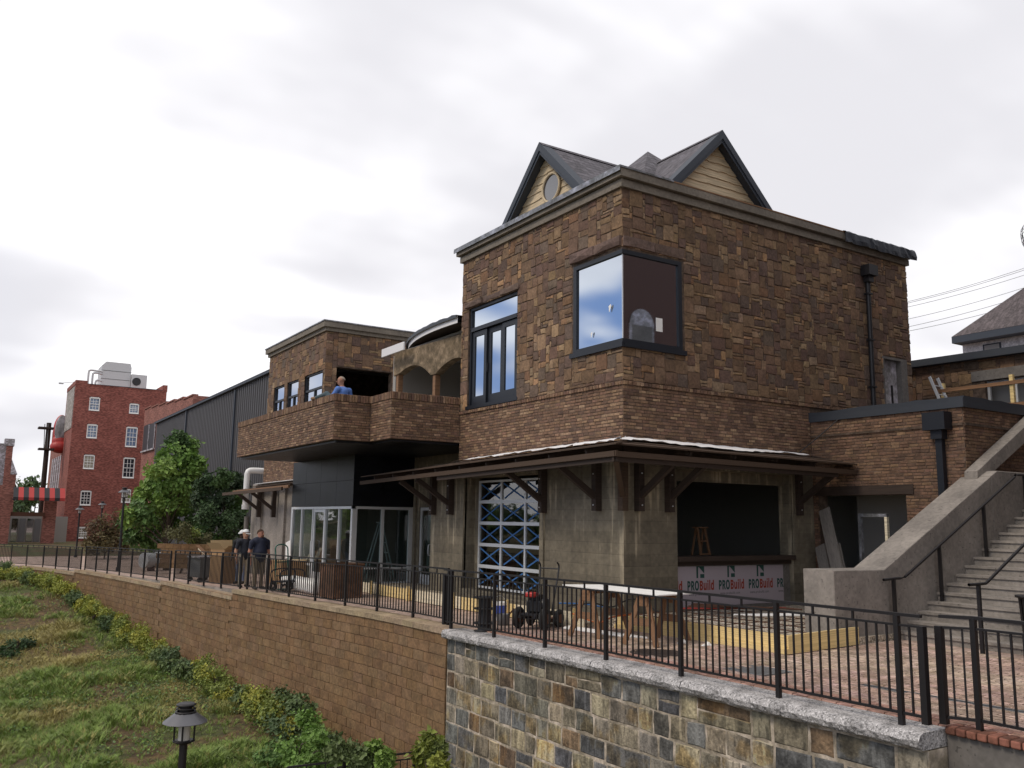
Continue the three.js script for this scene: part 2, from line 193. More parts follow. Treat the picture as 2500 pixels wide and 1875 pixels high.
const std = (o) => new THREE.MeshStandardMaterial({ roughness: 0.85, ...o });
const lin = (r, g, b) => new THREE.Color().setRGB(r, g, b);
const M = {
  stone: std({ vertexColors: true, map: T.soft, bumpMap: T.rough, bumpScale: 0.008, roughness: 0.9 }),
  ashlar: std({ vertexColors: true, map: T.veined, bumpMap: T.rough, bumpScale: 0.02, roughness: 0.88 }),
  granite: std({ map: T.granite, bumpMap: T.rough, bumpScale: 0.02, roughness: 0.85 }),
  mortar: std({ color: lin(0.16, 0.115, 0.085), map: T.mottle, roughness: 0.95 }),
  mortarPale: std({ color: lin(0.62, 0.55, 0.44), map: T.mottle, bumpMap: T.rough, bumpScale: 0.01, roughness: 0.95 }),
  mortarBlock: std({ color: lin(0.20, 0.13, 0.07), map: T.soft, roughness: 0.95 }),
  concrete: std({ map: T.concrete, bumpMap: T.concreteB, bumpScale: 0.006, color: lin(0.68, 0.64, 0.57) }),
  smoothcon: std({ map: T.smoothcon, bumpMap: T.rough, bumpScale: 0.003, color: lin(0.95, 0.93, 0.93) }),
  greycon: std({ map: T.smoothcon, color: lin(0.62, 0.62, 0.64) }),
  cornice: std({ map: T.smoothcon, color: lin(0.72, 0.68, 0.62) }),
  flashing: std({ color: lin(0.42, 0.45, 0.5), metalness: 0.5, roughness: 0.5, map: T.mottle }),
  tarp: std({ color: lin(0.035, 0.042, 0.055), roughness: 0.6 }),
  black: std({ color: lin(0.012, 0.012, 0.015), roughness: 0.45 }),
  frame: std({ color: lin(0.008, 0.011, 0.018), roughness: 0.5 }),
  rail: std({ color: lin(0.014, 0.012, 0.013), roughness: 0.5, metalness: 0.2 }),
  alum: std({ color: lin(0.62, 0.64, 0.67), roughness: 0.4, metalness: 0.35 }),
  white: std({ color: lin(0.84, 0.83, 0.81), roughness: 0.6 }),
  ply: std({ color: lin(1.0, 0.93, 0.78), roughness: 0.7, map: T.wood }),
  lumber: std({ color: lin(1.0, 0.80, 0.42), map: T.wood, roughness: 0.8 }),
  oldwood: std({ color: lin(0.30, 0.17, 0.10), map: T.wood, roughness: 0.85 }),
  darkwood: std({ color: lin(0.052, 0.034, 0.028), map: T.wood, roughness: 0.8 }),
  rustwood: std({ color: lin(0.085, 0.053, 0.036), map: T.wood, roughness: 0.8 }),
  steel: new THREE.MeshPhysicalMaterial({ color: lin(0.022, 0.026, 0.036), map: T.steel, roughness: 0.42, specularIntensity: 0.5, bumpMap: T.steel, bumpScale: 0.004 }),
  membrane: std({ color: lin(0.72, 0.71, 0.72), roughness: 0.7, side: THREE.DoubleSide }),
  shingle: std({ map: T.shingle, bumpMap: T.shingleB, bumpScale: 0.012, color: lin(0.40, 0.40, 0.425), roughness: 0.95 }),
  siding: std({ color: lin(0.76, 0.64, 0.48), map: T.wood, roughness: 0.8 }),
  bargeboard: std({ color: lin(0.036, 0.045, 0.062), roughness: 0.6 }),
  glass: std({ color: lin(0.50, 0.55, 0.62), metalness: 1, roughness: 0.025 }),
  clear: new THREE.MeshPhysicalMaterial({ color: lin(0.40, 0.50, 0.49), transmission: 1, thickness: 0, roughness: 0.02, ior: 2.0 }),
  room: std({ color: lin(0.31, 0.295, 0.275), roughness: 0.9 }),
  stucco: std({ color: lin(0.30, 0.23, 0.145), map: T.mottle, roughness: 0.95 }),
  brickfar: std({ map: T.brickfar, color: lin(0.34, 0.125, 0.10), roughness: 0.95 }),
  brickBrown: std({ color: lin(0.10, 0.055, 0.045), roughness: 0.95 }),
  brickfarB: std({ map: T.brickfar, color: lin(0.33, 0.15, 0.12), roughness: 0.95 }),
  corrugated: std({ color: lin(0.085, 0.082, 0.087), roughness: 0.55, metalness: 0.3 }),
  pave: std({ map: T.pave, color: lin(0.60, 0.45, 0.38), roughness: 0.9, bumpMap: T.rough, bumpScale: 0.004 }),
  paver: std({ vertexColors: true, map: T.mottle, roughness: 0.9 }),
  gravel: std({ map: T.gravel, color: lin(0.85, 0.78, 0.68), bumpMap: T.gravel, bumpScale: 0.03, roughness: 1 }),
  soil: std({ map: T.soil, roughness: 1, bumpMap: T.rough, bumpScale: 0.05 }),
  tape: std({ color: lin(0.03, 0.12, 0.32), roughness: 0.7 }),
  leaf: new THREE.MeshPhysicalMaterial({ vertexColors: true, roughness: 0.75, transmission: 0.25, thickness: 0, side: THREE.DoubleSide }),
  bark: std({ color: lin(0.11, 0.085, 0.065), map: T.mottle, roughness: 0.95 }),
  card: std({ color: lin(0.36, 0.22, 0.11), roughness: 0.9, side: THREE.DoubleSide }),
  cardPale: std({ color: lin(0.55, 0.40, 0.22), roughness: 0.9, side: THREE.DoubleSide }),
  pvc: std({ color: lin(0.78, 0.77, 0.76), roughness: 0.45 }),
  red: std({ color: lin(0.42, 0.035, 0.03), roughness: 0.5 }),
  rubber: std({ color: lin(0.018, 0.018, 0.018), roughness: 0.8 }),
  orange: std({ color: lin(0.55, 0.14, 0.03), roughness: 0.6 }),
  green: std({ color: lin(0.02, 0.11, 0.085), roughness: 0.5 }),
  greyplastic: std({ color: lin(0.16, 0.165, 0.17), roughness: 0.6 }),
  vinyl: std({ color: lin(0.62, 0.61, 0.66), roughness: 0.7, map: T.mottle }),
  lampHood: std({ color: lin(0.13, 0.13, 0.14), metalness: 0.5, roughness: 0.4 }),
  hvac: std({ color: lin(0.55, 0.56, 0.57), roughness: 0.55, metalness: 0.3 }),
  rust: std({ color: lin(0.10, 0.045, 0.028), roughness: 0.9 }),
  wicker: std({ color: lin(0.19, 0.10, 0.055), roughness: 0.9, map: T.mottle, bumpMap: T.rough, bumpScale: 0.02 }),
  body: std({ vertexColors: true, roughness: 0.85 }),
};
// colour palettes (linear base colours)
const pick = (R, list) => list[Math.floor(R() * list.length)];
const vary = (R, c, a = 0.15) => { const k = 1 + (R() - 0.5) * 2 * a; return [c[0] * k, c[1] * k * (1 + (R() - 0.5) * 0.06), c[2] * k * (1 + (R() - 0.5) * 0.1)]; };
const fieldstone = [[0.237, 0.148, 0.092], [0.22, 0.136, 0.087], [0.199, 0.12, 0.085], [0.177, 0.105, 0.079], [0.169, 0.105, 0.08], [0.254, 0.16, 0.098], [0.279, 0.18, 0.106], [0.211, 0.132, 0.075], [0.161, 0.105, 0.082], [0.246, 0.139, 0.079], [0.186, 0.115, 0.075], [0.169, 0.12, 0.091]];
const palestone = [[0.395, 0.27, 0.161], [0.348, 0.232, 0.14], [0.427, 0.255, 0.14], [0.332, 0.232, 0.154], [0.285, 0.187, 0.105]];
const stoneColor = (R, F, r) => { const small = (r[1] - r[0]) * (r[3] - r[2]) < 0.035; return vary(R, R() < (small ? 0.5 : 0.04) ? pick(R, palestone) : pick(R, fieldstone), 0.11); };
const brickTones = [[0.248, 0.149, 0.094], [0.225, 0.133, 0.086], [0.197, 0.116, 0.078], [0.281, 0.176, 0.109], [0.168, 0.101, 0.073], [0.232, 0.133, 0.091], [0.369, 0.244, 0.157]];
const brickColor = (R) => vary(R, pick(R, brickTones), 0.2);
const graniteTones = [[0.19, 0.19, 0.188], [0.22, 0.215, 0.205], [0.145, 0.148, 0.152], [0.34, 0.29, 0.205], [0.47, 0.395, 0.265], [0.41, 0.35, 0.24], [0.25, 0.215, 0.155], [0.22, 0.20, 0.165], [0.172, 0.168, 0.162], [0.34, 0.30, 0.23], [0.25, 0.17, 0.105], [0.24, 0.225, 0.185], [0.27, 0.235, 0.175], [0.2, 0.2, 0.195]];
const blockTones = [[0.257, 0.154, 0.077], [0.246, 0.145, 0.071], [0.264, 0.162, 0.086], [0.234, 0.137, 0.068], [0.253, 0.157, 0.084]];

// ------------------------------------------------------------------ ground and terrace
const lerpT = (tab, x) => { if (x >= tab[0][0]) return tab[0][1]; for (let i = 1; i < tab.length; i++) if (x >= tab[i][0]) return mixf(tab[i][1], tab[i - 1][1], (x - tab[i][0]) / (tab[i - 1][0] - tab[i][0])); return tab[tab.length - 1][1]; };
const wallX = z => lerpT([[4, 8.2], [-15.2, 8.2], [-17, 8.22], [-20, 7.98], [-23, 7.66], [-26.5, 7.42], [-30, 7.12], [-35, 6.72], [-40, 6.1], [-46, 5.15], [-50, 4.2], [-54, 2.7], [-57, 0.5], [-60, -3], [-62, -8]], z);
const terrY = (x, z) => lerpT([[4, 0.02], [-10, 0], [-17, -0.085], [-26.5, -0.16], [-35, -0.39], [-46, -0.6], [-56, -0.72], [-130, -0.6]], z) + 0.02 * (clamp(x, 8.25, 13.5) - 8.25);
const bankWall = z => lerpT([[4, -4.6], [-6, -4.2], [-12, -3.6], [-15.5, -3.15], [-20, -2.95], [-25, -2.85], [-31, -2.7], [-36.6, -2.35], [-43, -1.55], [-51, -1.15], [-58, -0.95], [-70, -0.9]], z);
const bankY = (x, z) => { const d = Math.max(0, wallX(z) - x); return bankWall(z) - 0.115 * Math.min(d, 9) - 0.05 * Math.max(0, Math.min(d - 9, 25)) + 0.35 * (fbm(x * 0.35 + 40, z * 0.35 + 40, 101, 3) - 0.5) * sstep(0, 2, d); };
{ // one ground sheet to the horizon
  const xs = [], zs = []; for (let x = -900; x < -30; x += 90) xs.push(x); for (let x = -30; x < 12; x += 0.6) xs.push(x); for (let x = 12; x < 40; x += 7) xs.push(x); for (let x = 40; x <= 900; x += 86) xs.push(x);
  for (let z = 300; z > 8; z -= 60) zs.push(z); for (let z = 8; z > -75; z -= 0.7) zs.push(z); for (let z = -75; z >= -1300; z -= 75) zs.push(z);
  const pos = [], idx = [], nx = xs.length;
  for (const z of zs) for (const x of xs) { const w = wallX(z); let y; if (z < -66) y = mixf(-0.95, -0.95, 1); else if (x > w + 0.3) y = -4.9; else y = bankY(x, z); if (z < -58 && x <= w + 0.3) y = mixf(y, -0.95, sstep(-58, -66, z)); pos.push(x, y, z); }
  for (let j = 0; j + 1 < zs.length; j++) for (let i = 0; i + 1 < nx; i++) { const a = j * nx + i; idx.push(a, a + 1, a + nx, a + 1, a + nx + 1, a + nx); }
  const g = new THREE.BufferGeometry(); g.setAttribute('position', new THREE.Float32BufferAttribute(pos, 3)); g.setIndex(idx); g.computeVertexNormals();
  const uv = []; for (let i = 0; i < pos.length; i += 3) uv.push(pos[i], pos[i + 2]); g.setAttribute('uv', new THREE.Float32BufferAttribute(uv, 2));
  struct('ground', g, M.soil);
}
{ // terrace of pavers, one slab with thickness
  const pos = [], idx = [], uv = []; const zs = []; for (let z = 4; z >= -64; z -= 1) zs.push(z); const cols = [0.34, 1, 2.5, 5.3, 34];
  for (const z of zs) cols.forEach((c, i) => { const x = i === cols.length - 1 ? 42 : wallX(z) + c; pos.push(x, terrY(x, z) - 0.004, z); uv.push(x, z); });
  const n = cols.length; for (let j = 0; j + 1 < zs.length; j++) for (let i = 0; i + 1 < n; i++) { const a = j * n + i; idx.push(a, a + 1, a + n, a + 1, a + n + 1, a + n); }
  const g = new THREE.BufferGeometry(); g.setAttribute('position', new THREE.Float32BufferAttribute(pos, 3)); g.setAttribute('uv', new THREE.Float32BufferAttribute(uv, 2)); g.setIndex(idx); g.computeVertexNormals();
  const terr = struct('terrace', g, M.pave);
  { const sk = []; for (let j = 0; j + 1 < zs.length; j++) { const q = z => { const x = wallX(z) + 0.34; return [x, terrY(x, z) - 0.004, z]; }, a = q(zs[j]), b = q(zs[j + 1]); sk.push(a, b, [b[0], b[1] - 0.6, b[2]], a, [b[0], b[1] - 0.6, b[2]], [a[0], a[1] - 0.6, a[2]]); } part(terr, 'edge_slab', tri(sk), M.smoothcon); }
  // brick pavers laid on it where they can be told apart
  const R = rng(55), P = [], H = 0.1, L = 0.2; const top = [];
  for (let x = 8.56, row = 0; x < 13.3; x += H, row++) for (let z = -14.4 - (row % 2) * L / 2; z < -2.4; z += L) {
    if (x > 10.7 && z < -9.15) continue; if (x > 13.1 && z < -3 - 0) if (z < -9.1) continue; if (x > 13.25) continue;
    if (Math.hypot(x - 9.33, z + 10.4) < 0.42 || (Math.abs(x - 9.42) < 0.36 && Math.abs(z + 8.5) < 0.36) || Math.abs(x - 9.72 - (z + 7.0) * 0.06) < 0.09 && z > -7.2 && z < -4.2) continue;
    const y = terrY(x, z), h = 0.0 + R() * 0.006; top.push([x, z, y, h]);
  }
  const F = { u: V3(0, 0, 1), n: V3(0, 1, 0) };
  const pv = top.map(([x, z, y, h]) => { const a = x + 0.004, b = x + H - 0.004, c = z + 0.004, d = z + L - 0.004, k = 0.006, t = y + 0.012 + h; const r = () => (R() - 0.5) * 0.003;
    const o = [[a, y, c], [b, y, c], [b, y, d], [a, y, d]], i = [[a + k, t + r(), c + k], [b - k, t + r(), c + k], [b - k, t + r(), d - k], [a + k, t + r(), d - k]], Tn = []; for (let q = 0; q < 4; q++) { const w = (q + 1) % 4; Tn.push(o[q], i[q], i[w], o[q], i[w], o[w]); } Tn.push(i[0], i[3], i[2], i[0], i[2], i[1]);
    const border = x < 8.95, dusty = fbm(x * 0.8, z * 0.8, 303, 3), c0 = border ? [0.52, 0.29, 0.23] : [0.58, 0.42, 0.35], tan = [0.64, 0.51, 0.40], tt = border ? 0.15 : sstep(0.38, 0.66, dusty) * 0.9; const cc = [0, 1, 2].map(q => mixf(c0[q], tan[q], tt));
    const g = tri(Tn); tint(g, vary(R, cc, 0.13)); const dd = V3(x, 0, z).sub(camPos), q = V3(x, y, z).project(camera); return { g, s: Math.abs(q.x) < 1 && Math.abs(q.y) < 1 ? 1 / dd.lengthSq() / dd.length() : 0 }; });
  const ord = pv.map((p, i) => i).sort((a, b) => pv[b].s - pv[a].s), own = new Set(ord.slice(0, 300)), rest = [];
  pv.forEach((p, i) => own.has(i) ? part(terr, 'paver', p.g, M.paver) : rest.push(p.g)); part(terr, 'paver_bond', merge(rest), M.paver, { stuff: true });
}

// ------------------------------------------------------------------ granite wall under the near railing
{
  const t = thing('granite_wall', 'wall of squared grey, tan and slate stones under a rough granite coping', 'wall', [8.3, -4.6, -10]);
  const F = frame([8.2, 0, -5.28], [0, 0, -1], [-1, 0, 0]), R = rng(21);
  part(t, 'core', bx(8.2, 8.62, -4.6, -0.16, -14.93, -5.28), M.mortarPale);
  const P = []; let v = -0.175; const rows = []; while (v > -4.4) { const h = 0.26 + 0.11 * R(); rows.push([v - h, v]); v -= h; }
  for (const [a, b] of rows) { let u = 0.0; while (u < 9.6) { let w = 0.3 + 0.5 * R() * R() + (R() < 0.1 ? 0.3 : 0); if (9.65 - (u + w) < 0.2) w = 9.65 - u; const split = R() < 0.08; if (split) { const m = (a + b) / 2; P.push([F, [u + 0.012, u + w - 0.012, a + 0.012, m - 0.008]], [F, [u + 0.012, u + w - 0.012, m + 0.008, b - 0.012]]); } else P.push([F, [u + 0.012 + 0.01 * R(), u + w - 0.012 - 0.01 * R(), a + 0.011 + 0.014 * R(), b - 0.011 - 0.014 * R()]]); u += w; } }
  masonry(t, 'stone', P, { depth: 0.012, cham: 0.014, jit: 0.012, dvar: 1.0 }, R2 => vary(R2, pick(R2, graniteTones), 0.24), M.ashlar, 31);
  let z = -14.95, k = 0; const cuts = [-14.95, -13.55, -11.9, -10.4, -8.55, -6.95, -5.28];
  for (let i = 0; i + 1 < cuts.length; i++) { // rough-faced coping stones
    const z0 = cuts[i] + 0.004, z1 = cuts[i + 1] - 0.004, n = 24, prof = [[8.56, 0.005], [8.13, 0.005], [8.075, -0.02], [8.05, -0.07], [8.07, -0.13], [8.11, -0.158], [8.56, -0.158]], Tn = [], ring = [];
    for (let s = 0; s <= n; s++) { const zz = mixf(z0, z1, s / n); ring.push(prof.map(([x, y], q) => [x + (q > 0 && q < 6 ? (hash2(s + i * 31, q, 5) - 0.5) * 0.022 : 0), y + (q > 1 && q < 5 ? (hash2(s + i * 31, q, 8) - 0.5) * 0.02 : 0) + (q < 2 ? terrY(8.3, zz) : terrY(8.3, zz)), zz])); }
    for (let s = 0; s < n; s++) for (let q = 0; q < prof.length; q++) { const w = (q + 1) % prof.length; Tn.push(ring[s][q], ring[s + 1][q], ring[s + 1][w], ring[s][q], ring[s + 1][w], ring[s][w]); }
    for (const e of [0, n]) for (let q = 1; q + 1 < prof.length; q++) Tn.push(ring[e][0], ring[e][q], ring[e][q + 1]);
    part(t, 'coping_stone', tri(Tn), M.granite);
  }
}
// ------------------------------------------------------------------ grey wall with the brick edging beside the stairs
{
  const t = thing('edged_wall', 'plain grey concrete wall with a rounded red brick edging', 'wall', [8.7, -4.6, -2.5]);
  part(t, 'wall', bx(8.5, 8.9, -4.6, -0.03, -5.27, 3.8), M.greycon);
  const R = rng(71); for (let z = -5.26; z < 1.5; z += 0.105) { const g = new THREE.CapsuleGeometry(0.045, 0.001, 2, 6); const b = rbx(8.44, 8.66, -0.028, 0.05 + R() * 0.006, z + 0.002, z + 0.102, 0.022, 2); part(t, 'brick', tint(b, vary(R, [0.36, 0.15, 0.10], 0.14)), M.paver); }
}
// ------------------------------------------------------------------ long block retaining wall
{ // courses of blocks follow a smooth line at even spacing, every other course shifted half a block
  const t = thing('block_wall', 'long curving retaining wall of tan split-face concrete blocks', 'wall', [7, -3, -30]);
  const ctl = []; for (let z = -14.96; z > -63; z -= 3.2) ctl.push(V3(wallX(z), 0, z)); const curve = new THREE.CatmullRomCurve3(ctl), total = curve.getLength(), LEN = 0.45, nodes = s => curve.getPointAt(clamp(s / total));
  const P = [], R = rng(91), core = [], nB = Math.floor(46.5 / LEN), step = z => z > -26.75 ? lerpT([[0, 0], [-15, -0.05], [-26.75, -0.13]], z) : z > -33.6 ? -0.33 : z > -45 ? -0.5 : z > -52 ? -0.65 : -0.8;
  const zTop = (a, b) => step((a.z + b.z) / 2);
  for (let half = 0; half < 2; half++) for (let i = 0; i < nB; i++) {
    const s0 = i * LEN + half * LEN / 2 - (half && i === 0 ? LEN / 2 : 0), s1 = (i + 1) * LEN + half * LEN / 2, a = nodes(s0), b = nodes(s1), u = b.clone().sub(a), L = u.length(); u.normalize(); const n = V3(u.z, 0, -u.x); if (n.x > 0) n.negate();
    const top = zTop(a, b), bot = bankWall((a.z + b.z) / 2) - 0.45, F = frame([a.x, 0, a.z], [u.x, 0, u.z], [n.x, 0, n.z]);
    for (let row = 0; ; row++) { const v1 = -0.11 - row * 0.203 + (top < -0.3 ? (top + 0.13) : lerpT([[0, 0], [-15, -0.05], [-26.75, -0.13]], (a.z + b.z) / 2)); if (v1 < bot) break; if ((row % 2) !== half) continue; P.push([F, [0.003, L - 0.003, v1 - 0.2, v1 - 0.003]]); }
    if (half) continue;
    core.push(quad([a.x + 0.01, bot, a.z], [b.x + 0.01, bot, b.z], [b.x + 0.01, top - 0.02, b.z], [a.x + 0.01, top - 0.02, a.z]));
    const o = n.clone().multiplyScalar(0.05), inn = n.clone().multiplyScalar(-0.44); const cap = prism([[a.x + o.x, a.z + o.z], [b.x + o.x, b.z + o.z], [b.x + inn.x, b.z + inn.z], [a.x + inn.x, a.z + inn.z]], top - 0.108, top); tint(cap, vary(R, [0.42, 0.325, 0.22], 0.08)); part(t, 'cap_block', cap, M.stone);
  }
  part(t, 'core', merge(core), M.mortarBlock);
  masonry(t, 'block', P, { depth: 0.02, cham: 0.007, jit: 0.002, dvar: 0.5, simple: true }, R2 => vary(R2, pick(R2, blockTones), 0.07), M.stone, 93);
}

// ------------------------------------------------------------------ the stone corner building
const XL = 11.29, ZR = -13.5;
const FL = frame([XL, 0, ZR], [0, 0, -1], [-1, 0, 0]), FR = frame([XL, 0, ZR], [1, 0, 0], [0, 0, 1]);
const stoneOpt = { depth: 0.013, cham: 0.008, jit: 0.014, dvar: 1.2 }, brickOpt = { depth: 0.009, cham: 0.006, jit: 0.004, dvar: 1.4, simple: true };
function sash(F, u0, u1, v0, v1, d, w, dep) { return [fbox(F, u0, u1, v0, v0 + w, d, d + dep), fbox(F, u0, u1, v1 - w, v1, d, d + dep), fbox(F, u0, u0 + w, v0 + w, v1 - w, d, d + dep), fbox(F, u1 - w, u1, v0 + w, v1 - w, d, d + dep)]; }
const pane = (F, u0, u1, v0, v1, d) => { const a = F.at(u0, v0, d), b = F.at(u1, v0, d), c = F.at(u1, v1, d), e = F.at(u0, v1, d); const A = q => [q.x, q.y, q.z]; const flip = F.u.clone().cross(V3(0, 1, 0)).dot(F.n) < 0; return flip ? quad(A(a), A(e), A(c), A(b)) : quad(A(a), A(b), A(c), A(e)); };
const HDR = 8.9;
const main = thing('stone_building', 'two-storey brown fieldstone corner building with grey cornice and dark corner window', 'building', [16, 0, -17]);
{
  const hL = [[3.95, 6.33, 4.82, 7.55], [-0.2, 1.65, 5.6, 7.56]], hR = [[-0.2, 1.63, 5.6, 7.56], [8.6, 9.66, 4.58, 6.3]];
  const gar = [2.87, 6.32, 0.28, 3.05], opn = [1.42, 4.95, -0.2, 3.1];
  part(main, 'wall', [
    ...holedWall(FL, 0.25, 6.7, 3.48, HDR, -0.25, 0, hL), ...holedWall(FR, 0, 9.84, 3.48, HDR, -0.25, 0, hR),
    bx(XL + 0.25, 21.13, 3.48, HDR, -20.2, -19.95), bx(20.88, 21.13, 0, HDR, -19.95, -13.75)], M.mortar);
  part(main, 'concrete_wall', [...holedWall(FL, 0.37, 8.2, -0.3, 3.48, -0.36, 0, [gar]), ...holedWall(FR, 0, 5.72, -0.3, 3.48, -0.37, 0, [opn]), bx(XL + 0.36, 13.2, -0.3, 3.48, -21.7, -21.4)], M.concrete);
  // interior shell
  part(main, 'floor', [bx(XL + 0.2, 20.9, 4.2, 4.45, -19.95, -13.74), bx(13, 20.9, 4.02, 4.19, -25.1, -19.95)], M.room);
  part(main, 'inner_wall', [bx(20.6, 20.88, -0.3, 4.2, -24.9, -13.74), bx(13.0, 20.88, -0.3, 4.2, -25.1, -24.9), bx(12.92, 13.0, -0.3, 4.2, -25.1, -21.7), bx(15.5, 15.6, 4.45, 8.6, -19.9, -13.78)], M.room);
  part(main, 'ground_floor', [bx(XL + 0.37, 20.6, -0.35, 0.12, -21.4, -13.88), bx(13, 20.6, -0.35, 0.12, -24.9, -21.41)], M.room);
  part(main, 'flat_roof', bx(XL + 0.2, 20.9, 8.62, 8.8, -19.95, -13.74), M.room);
  const R = rng(5);
  const stones = [...ashlar(FL, -0.016, 6.7, 4.82, HDR, hL.map((h, i) => i ? [-1, 1.72, 5.5, 7.62] : h), 0.072, R), ...ashlar(FR, -0.016, 9.86, 4.82, HDR, hR.map((h, i) => i ? h : [-1, 1.70, 5.5, 7.62]), 0.072, R)];
  masonry(main, 'stone', stones, stoneOpt, stoneColor, M.stone, 7);
  const bricks = [...brickRows(FL, 0, 6.7, 3.5, 4.72, [], 0.2, 0.0667, 0.012, R), ...brickRows(FR, 0, 5.7, 3.5, 4.72, [], 0.2, 0.0667, 0.012, R)];
  masonry(main, 'brick', bricks, brickOpt, brickColor, M.stone, 8);
  masonry(main, 'ledge_brick', [...soldier(FL, 0, 6.7, 4.725, 4.815, 0.105), ...soldier(FR, 0, 9.6, 4.725, 4.815, 0.105)], { depth: 0.05, cham: 0.006, jit: 0.002, dvar: 0.3, simple: true }, brickColor, M.stone, 9, 150);
  masonry(main, 'lintel_stone', [...soldier(FL, 3.85, 6.45, 7.56, 7.72, 0.87), ...soldier(FL, 0, 1.75, 7.63, 7.86, 0.9), ...soldier(FR, 0, 1.75, 7.63, 7.86, 0.9)], { ...stoneOpt, depth: 0.06 }, R2 => vary(R2, [0.17, 0.115, 0.095]), M.stone, 10);
  // cornice: two stepped courses and a metal cap
  const cor = (y0, y1, p) => [bx(XL - p, XL + 0.4, y0, y1, -20.2 - p, ZR + p), bx(XL + 0.4, 21.13 + p, y0, y1, ZR - 0.4, ZR + p)];
  part(main, 'cornice', [cor(8.9, 9.05, 0.07), cor(9.05, 9.09, 0.04), cor(9.09, 9.26, 0.15)], M.cornice);
  part(main, 'cornice', [bx(XL + 0.4, 21.1, 8.9, 9.25, -20.3, -20.0), bx(20.8, 21.13, 8.9, 9.25, -20.0, ZR - 0.4)], M.cornice);
  part(main, 'cap_flashing', [bx(XL - 0.2, XL + 0.42, 9.26, 9.3, -20.4, ZR + 0.18), bx(XL - 0.205, XL - 0.19, 9.18, 9.27, -20.4, ZR + 0.18), bx(XL + 0.42, 12.6, 9.26, 9.3, ZR - 0.42, ZR + 0.18)], M.flashing);
  part(main, 'cap_board', bx(12.6, 18.4, 9.262, 9.29, ZR - 0.42, ZR + 0.16), M.oldwood);
  { const n = 26, Tn = [], ring = []; for (let i = 0; i <= n; i++) { const x = mixf(18.35, 21.34, i / n), w = s => (hash2(i, s, 77) - 0.5) * 0.035; ring.push([[x, 9.30 + w(1), ZR - 0.45], [x, 9.315 + w(2), ZR + 0.16], [x, 9.27 + w(3), ZR + 0.21 + w(4)], [x, 9.12 + w(5), ZR + 0.215 + w(6)], [x, 9.02 + w(7), ZR + 0.2 + w(8)]]); } for (let i = 0; i < n; i++) for (let k = 0; k < 4; k++) Tn.push(ring[i][k], ring[i][k + 1], ring[i + 1][k + 1], ring[i][k], ring[i + 1][k + 1], ring[i + 1][k]); part(main, 'roofing_sheet', tri(Tn), M.tarp); }
  // corner window: glass to glass at the corner
  const cw = part(main, 'corner_window', [fbox(FL, 1.55, 1.66, 5.6, 7.56, -0.16, 0.02), fbox(FL, -0.02, 1.55, 7.47, 7.56, -0.16, 0.02), fbox(FL, -0.02, 1.55, 5.6, 5.68, -0.16, 0.02), fbox(FR, 1.54, 1.64, 5.6, 7.56, -0.16, 0.02), fbox(FR, -0.021, 1.54, 7.475, 7.562, -0.16, 0.022), fbox(FR, -0.021, 1.54, 5.598, 5.678, -0.16, 0.022)], M.frame);
  part(cw, 'pane', pane(FL, 0.02, 1.55, 5.68, 7.47, -0.02), M.glass); part(cw, 'pane', pane(FR, 0.02, 1.54, 5.68, 7.47, -0.02), M.glass);
  part(cw, 'sill', [fbox(FL, -0.06, 1.74, 5.5, 5.6, -0.2, 0.07), fbox(FR, 0.0, 1.72, 5.502, 5.602, -0.2, 0.068)], M.frame);
  part(cw, 'corner_seal', bx(XL + 0.012, XL + 0.034, 5.68, 7.47, ZR - 0.034, ZR - 0.012), M.alum);
  for (const [u, v, s] of [[0.35, 6.42, 0.12], [0.98, 5.95, 0.09]]) part(cw, 'tape_scrap', tri([0, 1, 2].flatMap(k => { const q = (a, b) => { const p = FL.at(u + a * s, v + b * s, 0.012); return [p.x, p.y, p.z]; }; return k === 0 ? [q(0, 0), q(0.5, -1), q(0.75, 0.1)] : k === 1 ? [q(0, 0), q(0.75, 0.1), q(0.1, 0.4)] : [q(0.5, -1), q(0.62, -0.9), q(0.7, 0)]; })), M.white);
  part(cw, 'notice', fbox(FR, 0.92, 1.1, 5.95, 6.24, -0.018, -0.014), M.white);
  // french doors with transom
  const fd = part(main, 'french_door', [...sash(FL, 3.96, 6.32, 4.84, 7.54, -0.14, 0.07, 0.1), fbox(FL, 4.03, 6.25, 6.9, 7.0, -0.14, -0.03)], M.frame);
  part(fd, 'pane', pane(FL, 4.03, 6.25, 7.0, 7.47, -0.09), M.glass);
  for (let k = 0; k < 3; k++) { const a = 4.05 + k * 0.735, b = a + 0.715; const lf = part(fd, 'door_leaf', [...sash(FL, a, b, 4.92, 6.88, -0.13 - (k === 1 ? 0.05 : 0), 0.125, 0.055), fbox(FL, a + 0.125, b - 0.125, 5.045, 5.16, -0.13 - (k === 1 ? 0.05 : 0), -0.075 - (k === 1 ? 0.05 : 0))], M.frame); part(fd, 'pane', pane(FL, a + 0.125, b - 0.125, 5.16, 6.755, -0.1 - (k === 1 ? 0.05 : 0)), M.glass); }
  part(fd, 'threshold', fbox(FL, 3.9, 6.4, 4.83, 4.92, -0.2, 0.02), M.frame);
  part(fd, 'handle', fbox(FL, 5.48, 5.5, 5.75, 5.98, -0.13, -0.08), M.black);
  // sectional glass door
  const gd = part(main, 'garage_door', [...sash(FL, 2.9, 6.12, 0.3, 2.98, -0.34, 0.05, 0.05), ...[1, 2].map(k => fbox(FL, 2.9 + k * 1.073 - 0.03, 2.9 + k * 1.073 + 0.03, 0.35, 2.93, -0.335, -0.295)), ...[1, 2, 3, 4].map(k => fbox(FL, 2.95, 6.07, 0.3 + k * 0.536 - 0.04, 0.3 + k * 0.536 + 0.04, -0.332, -0.291))], M.alum, { label: 'aluminium framed glass garage door crossed with blue tape' });
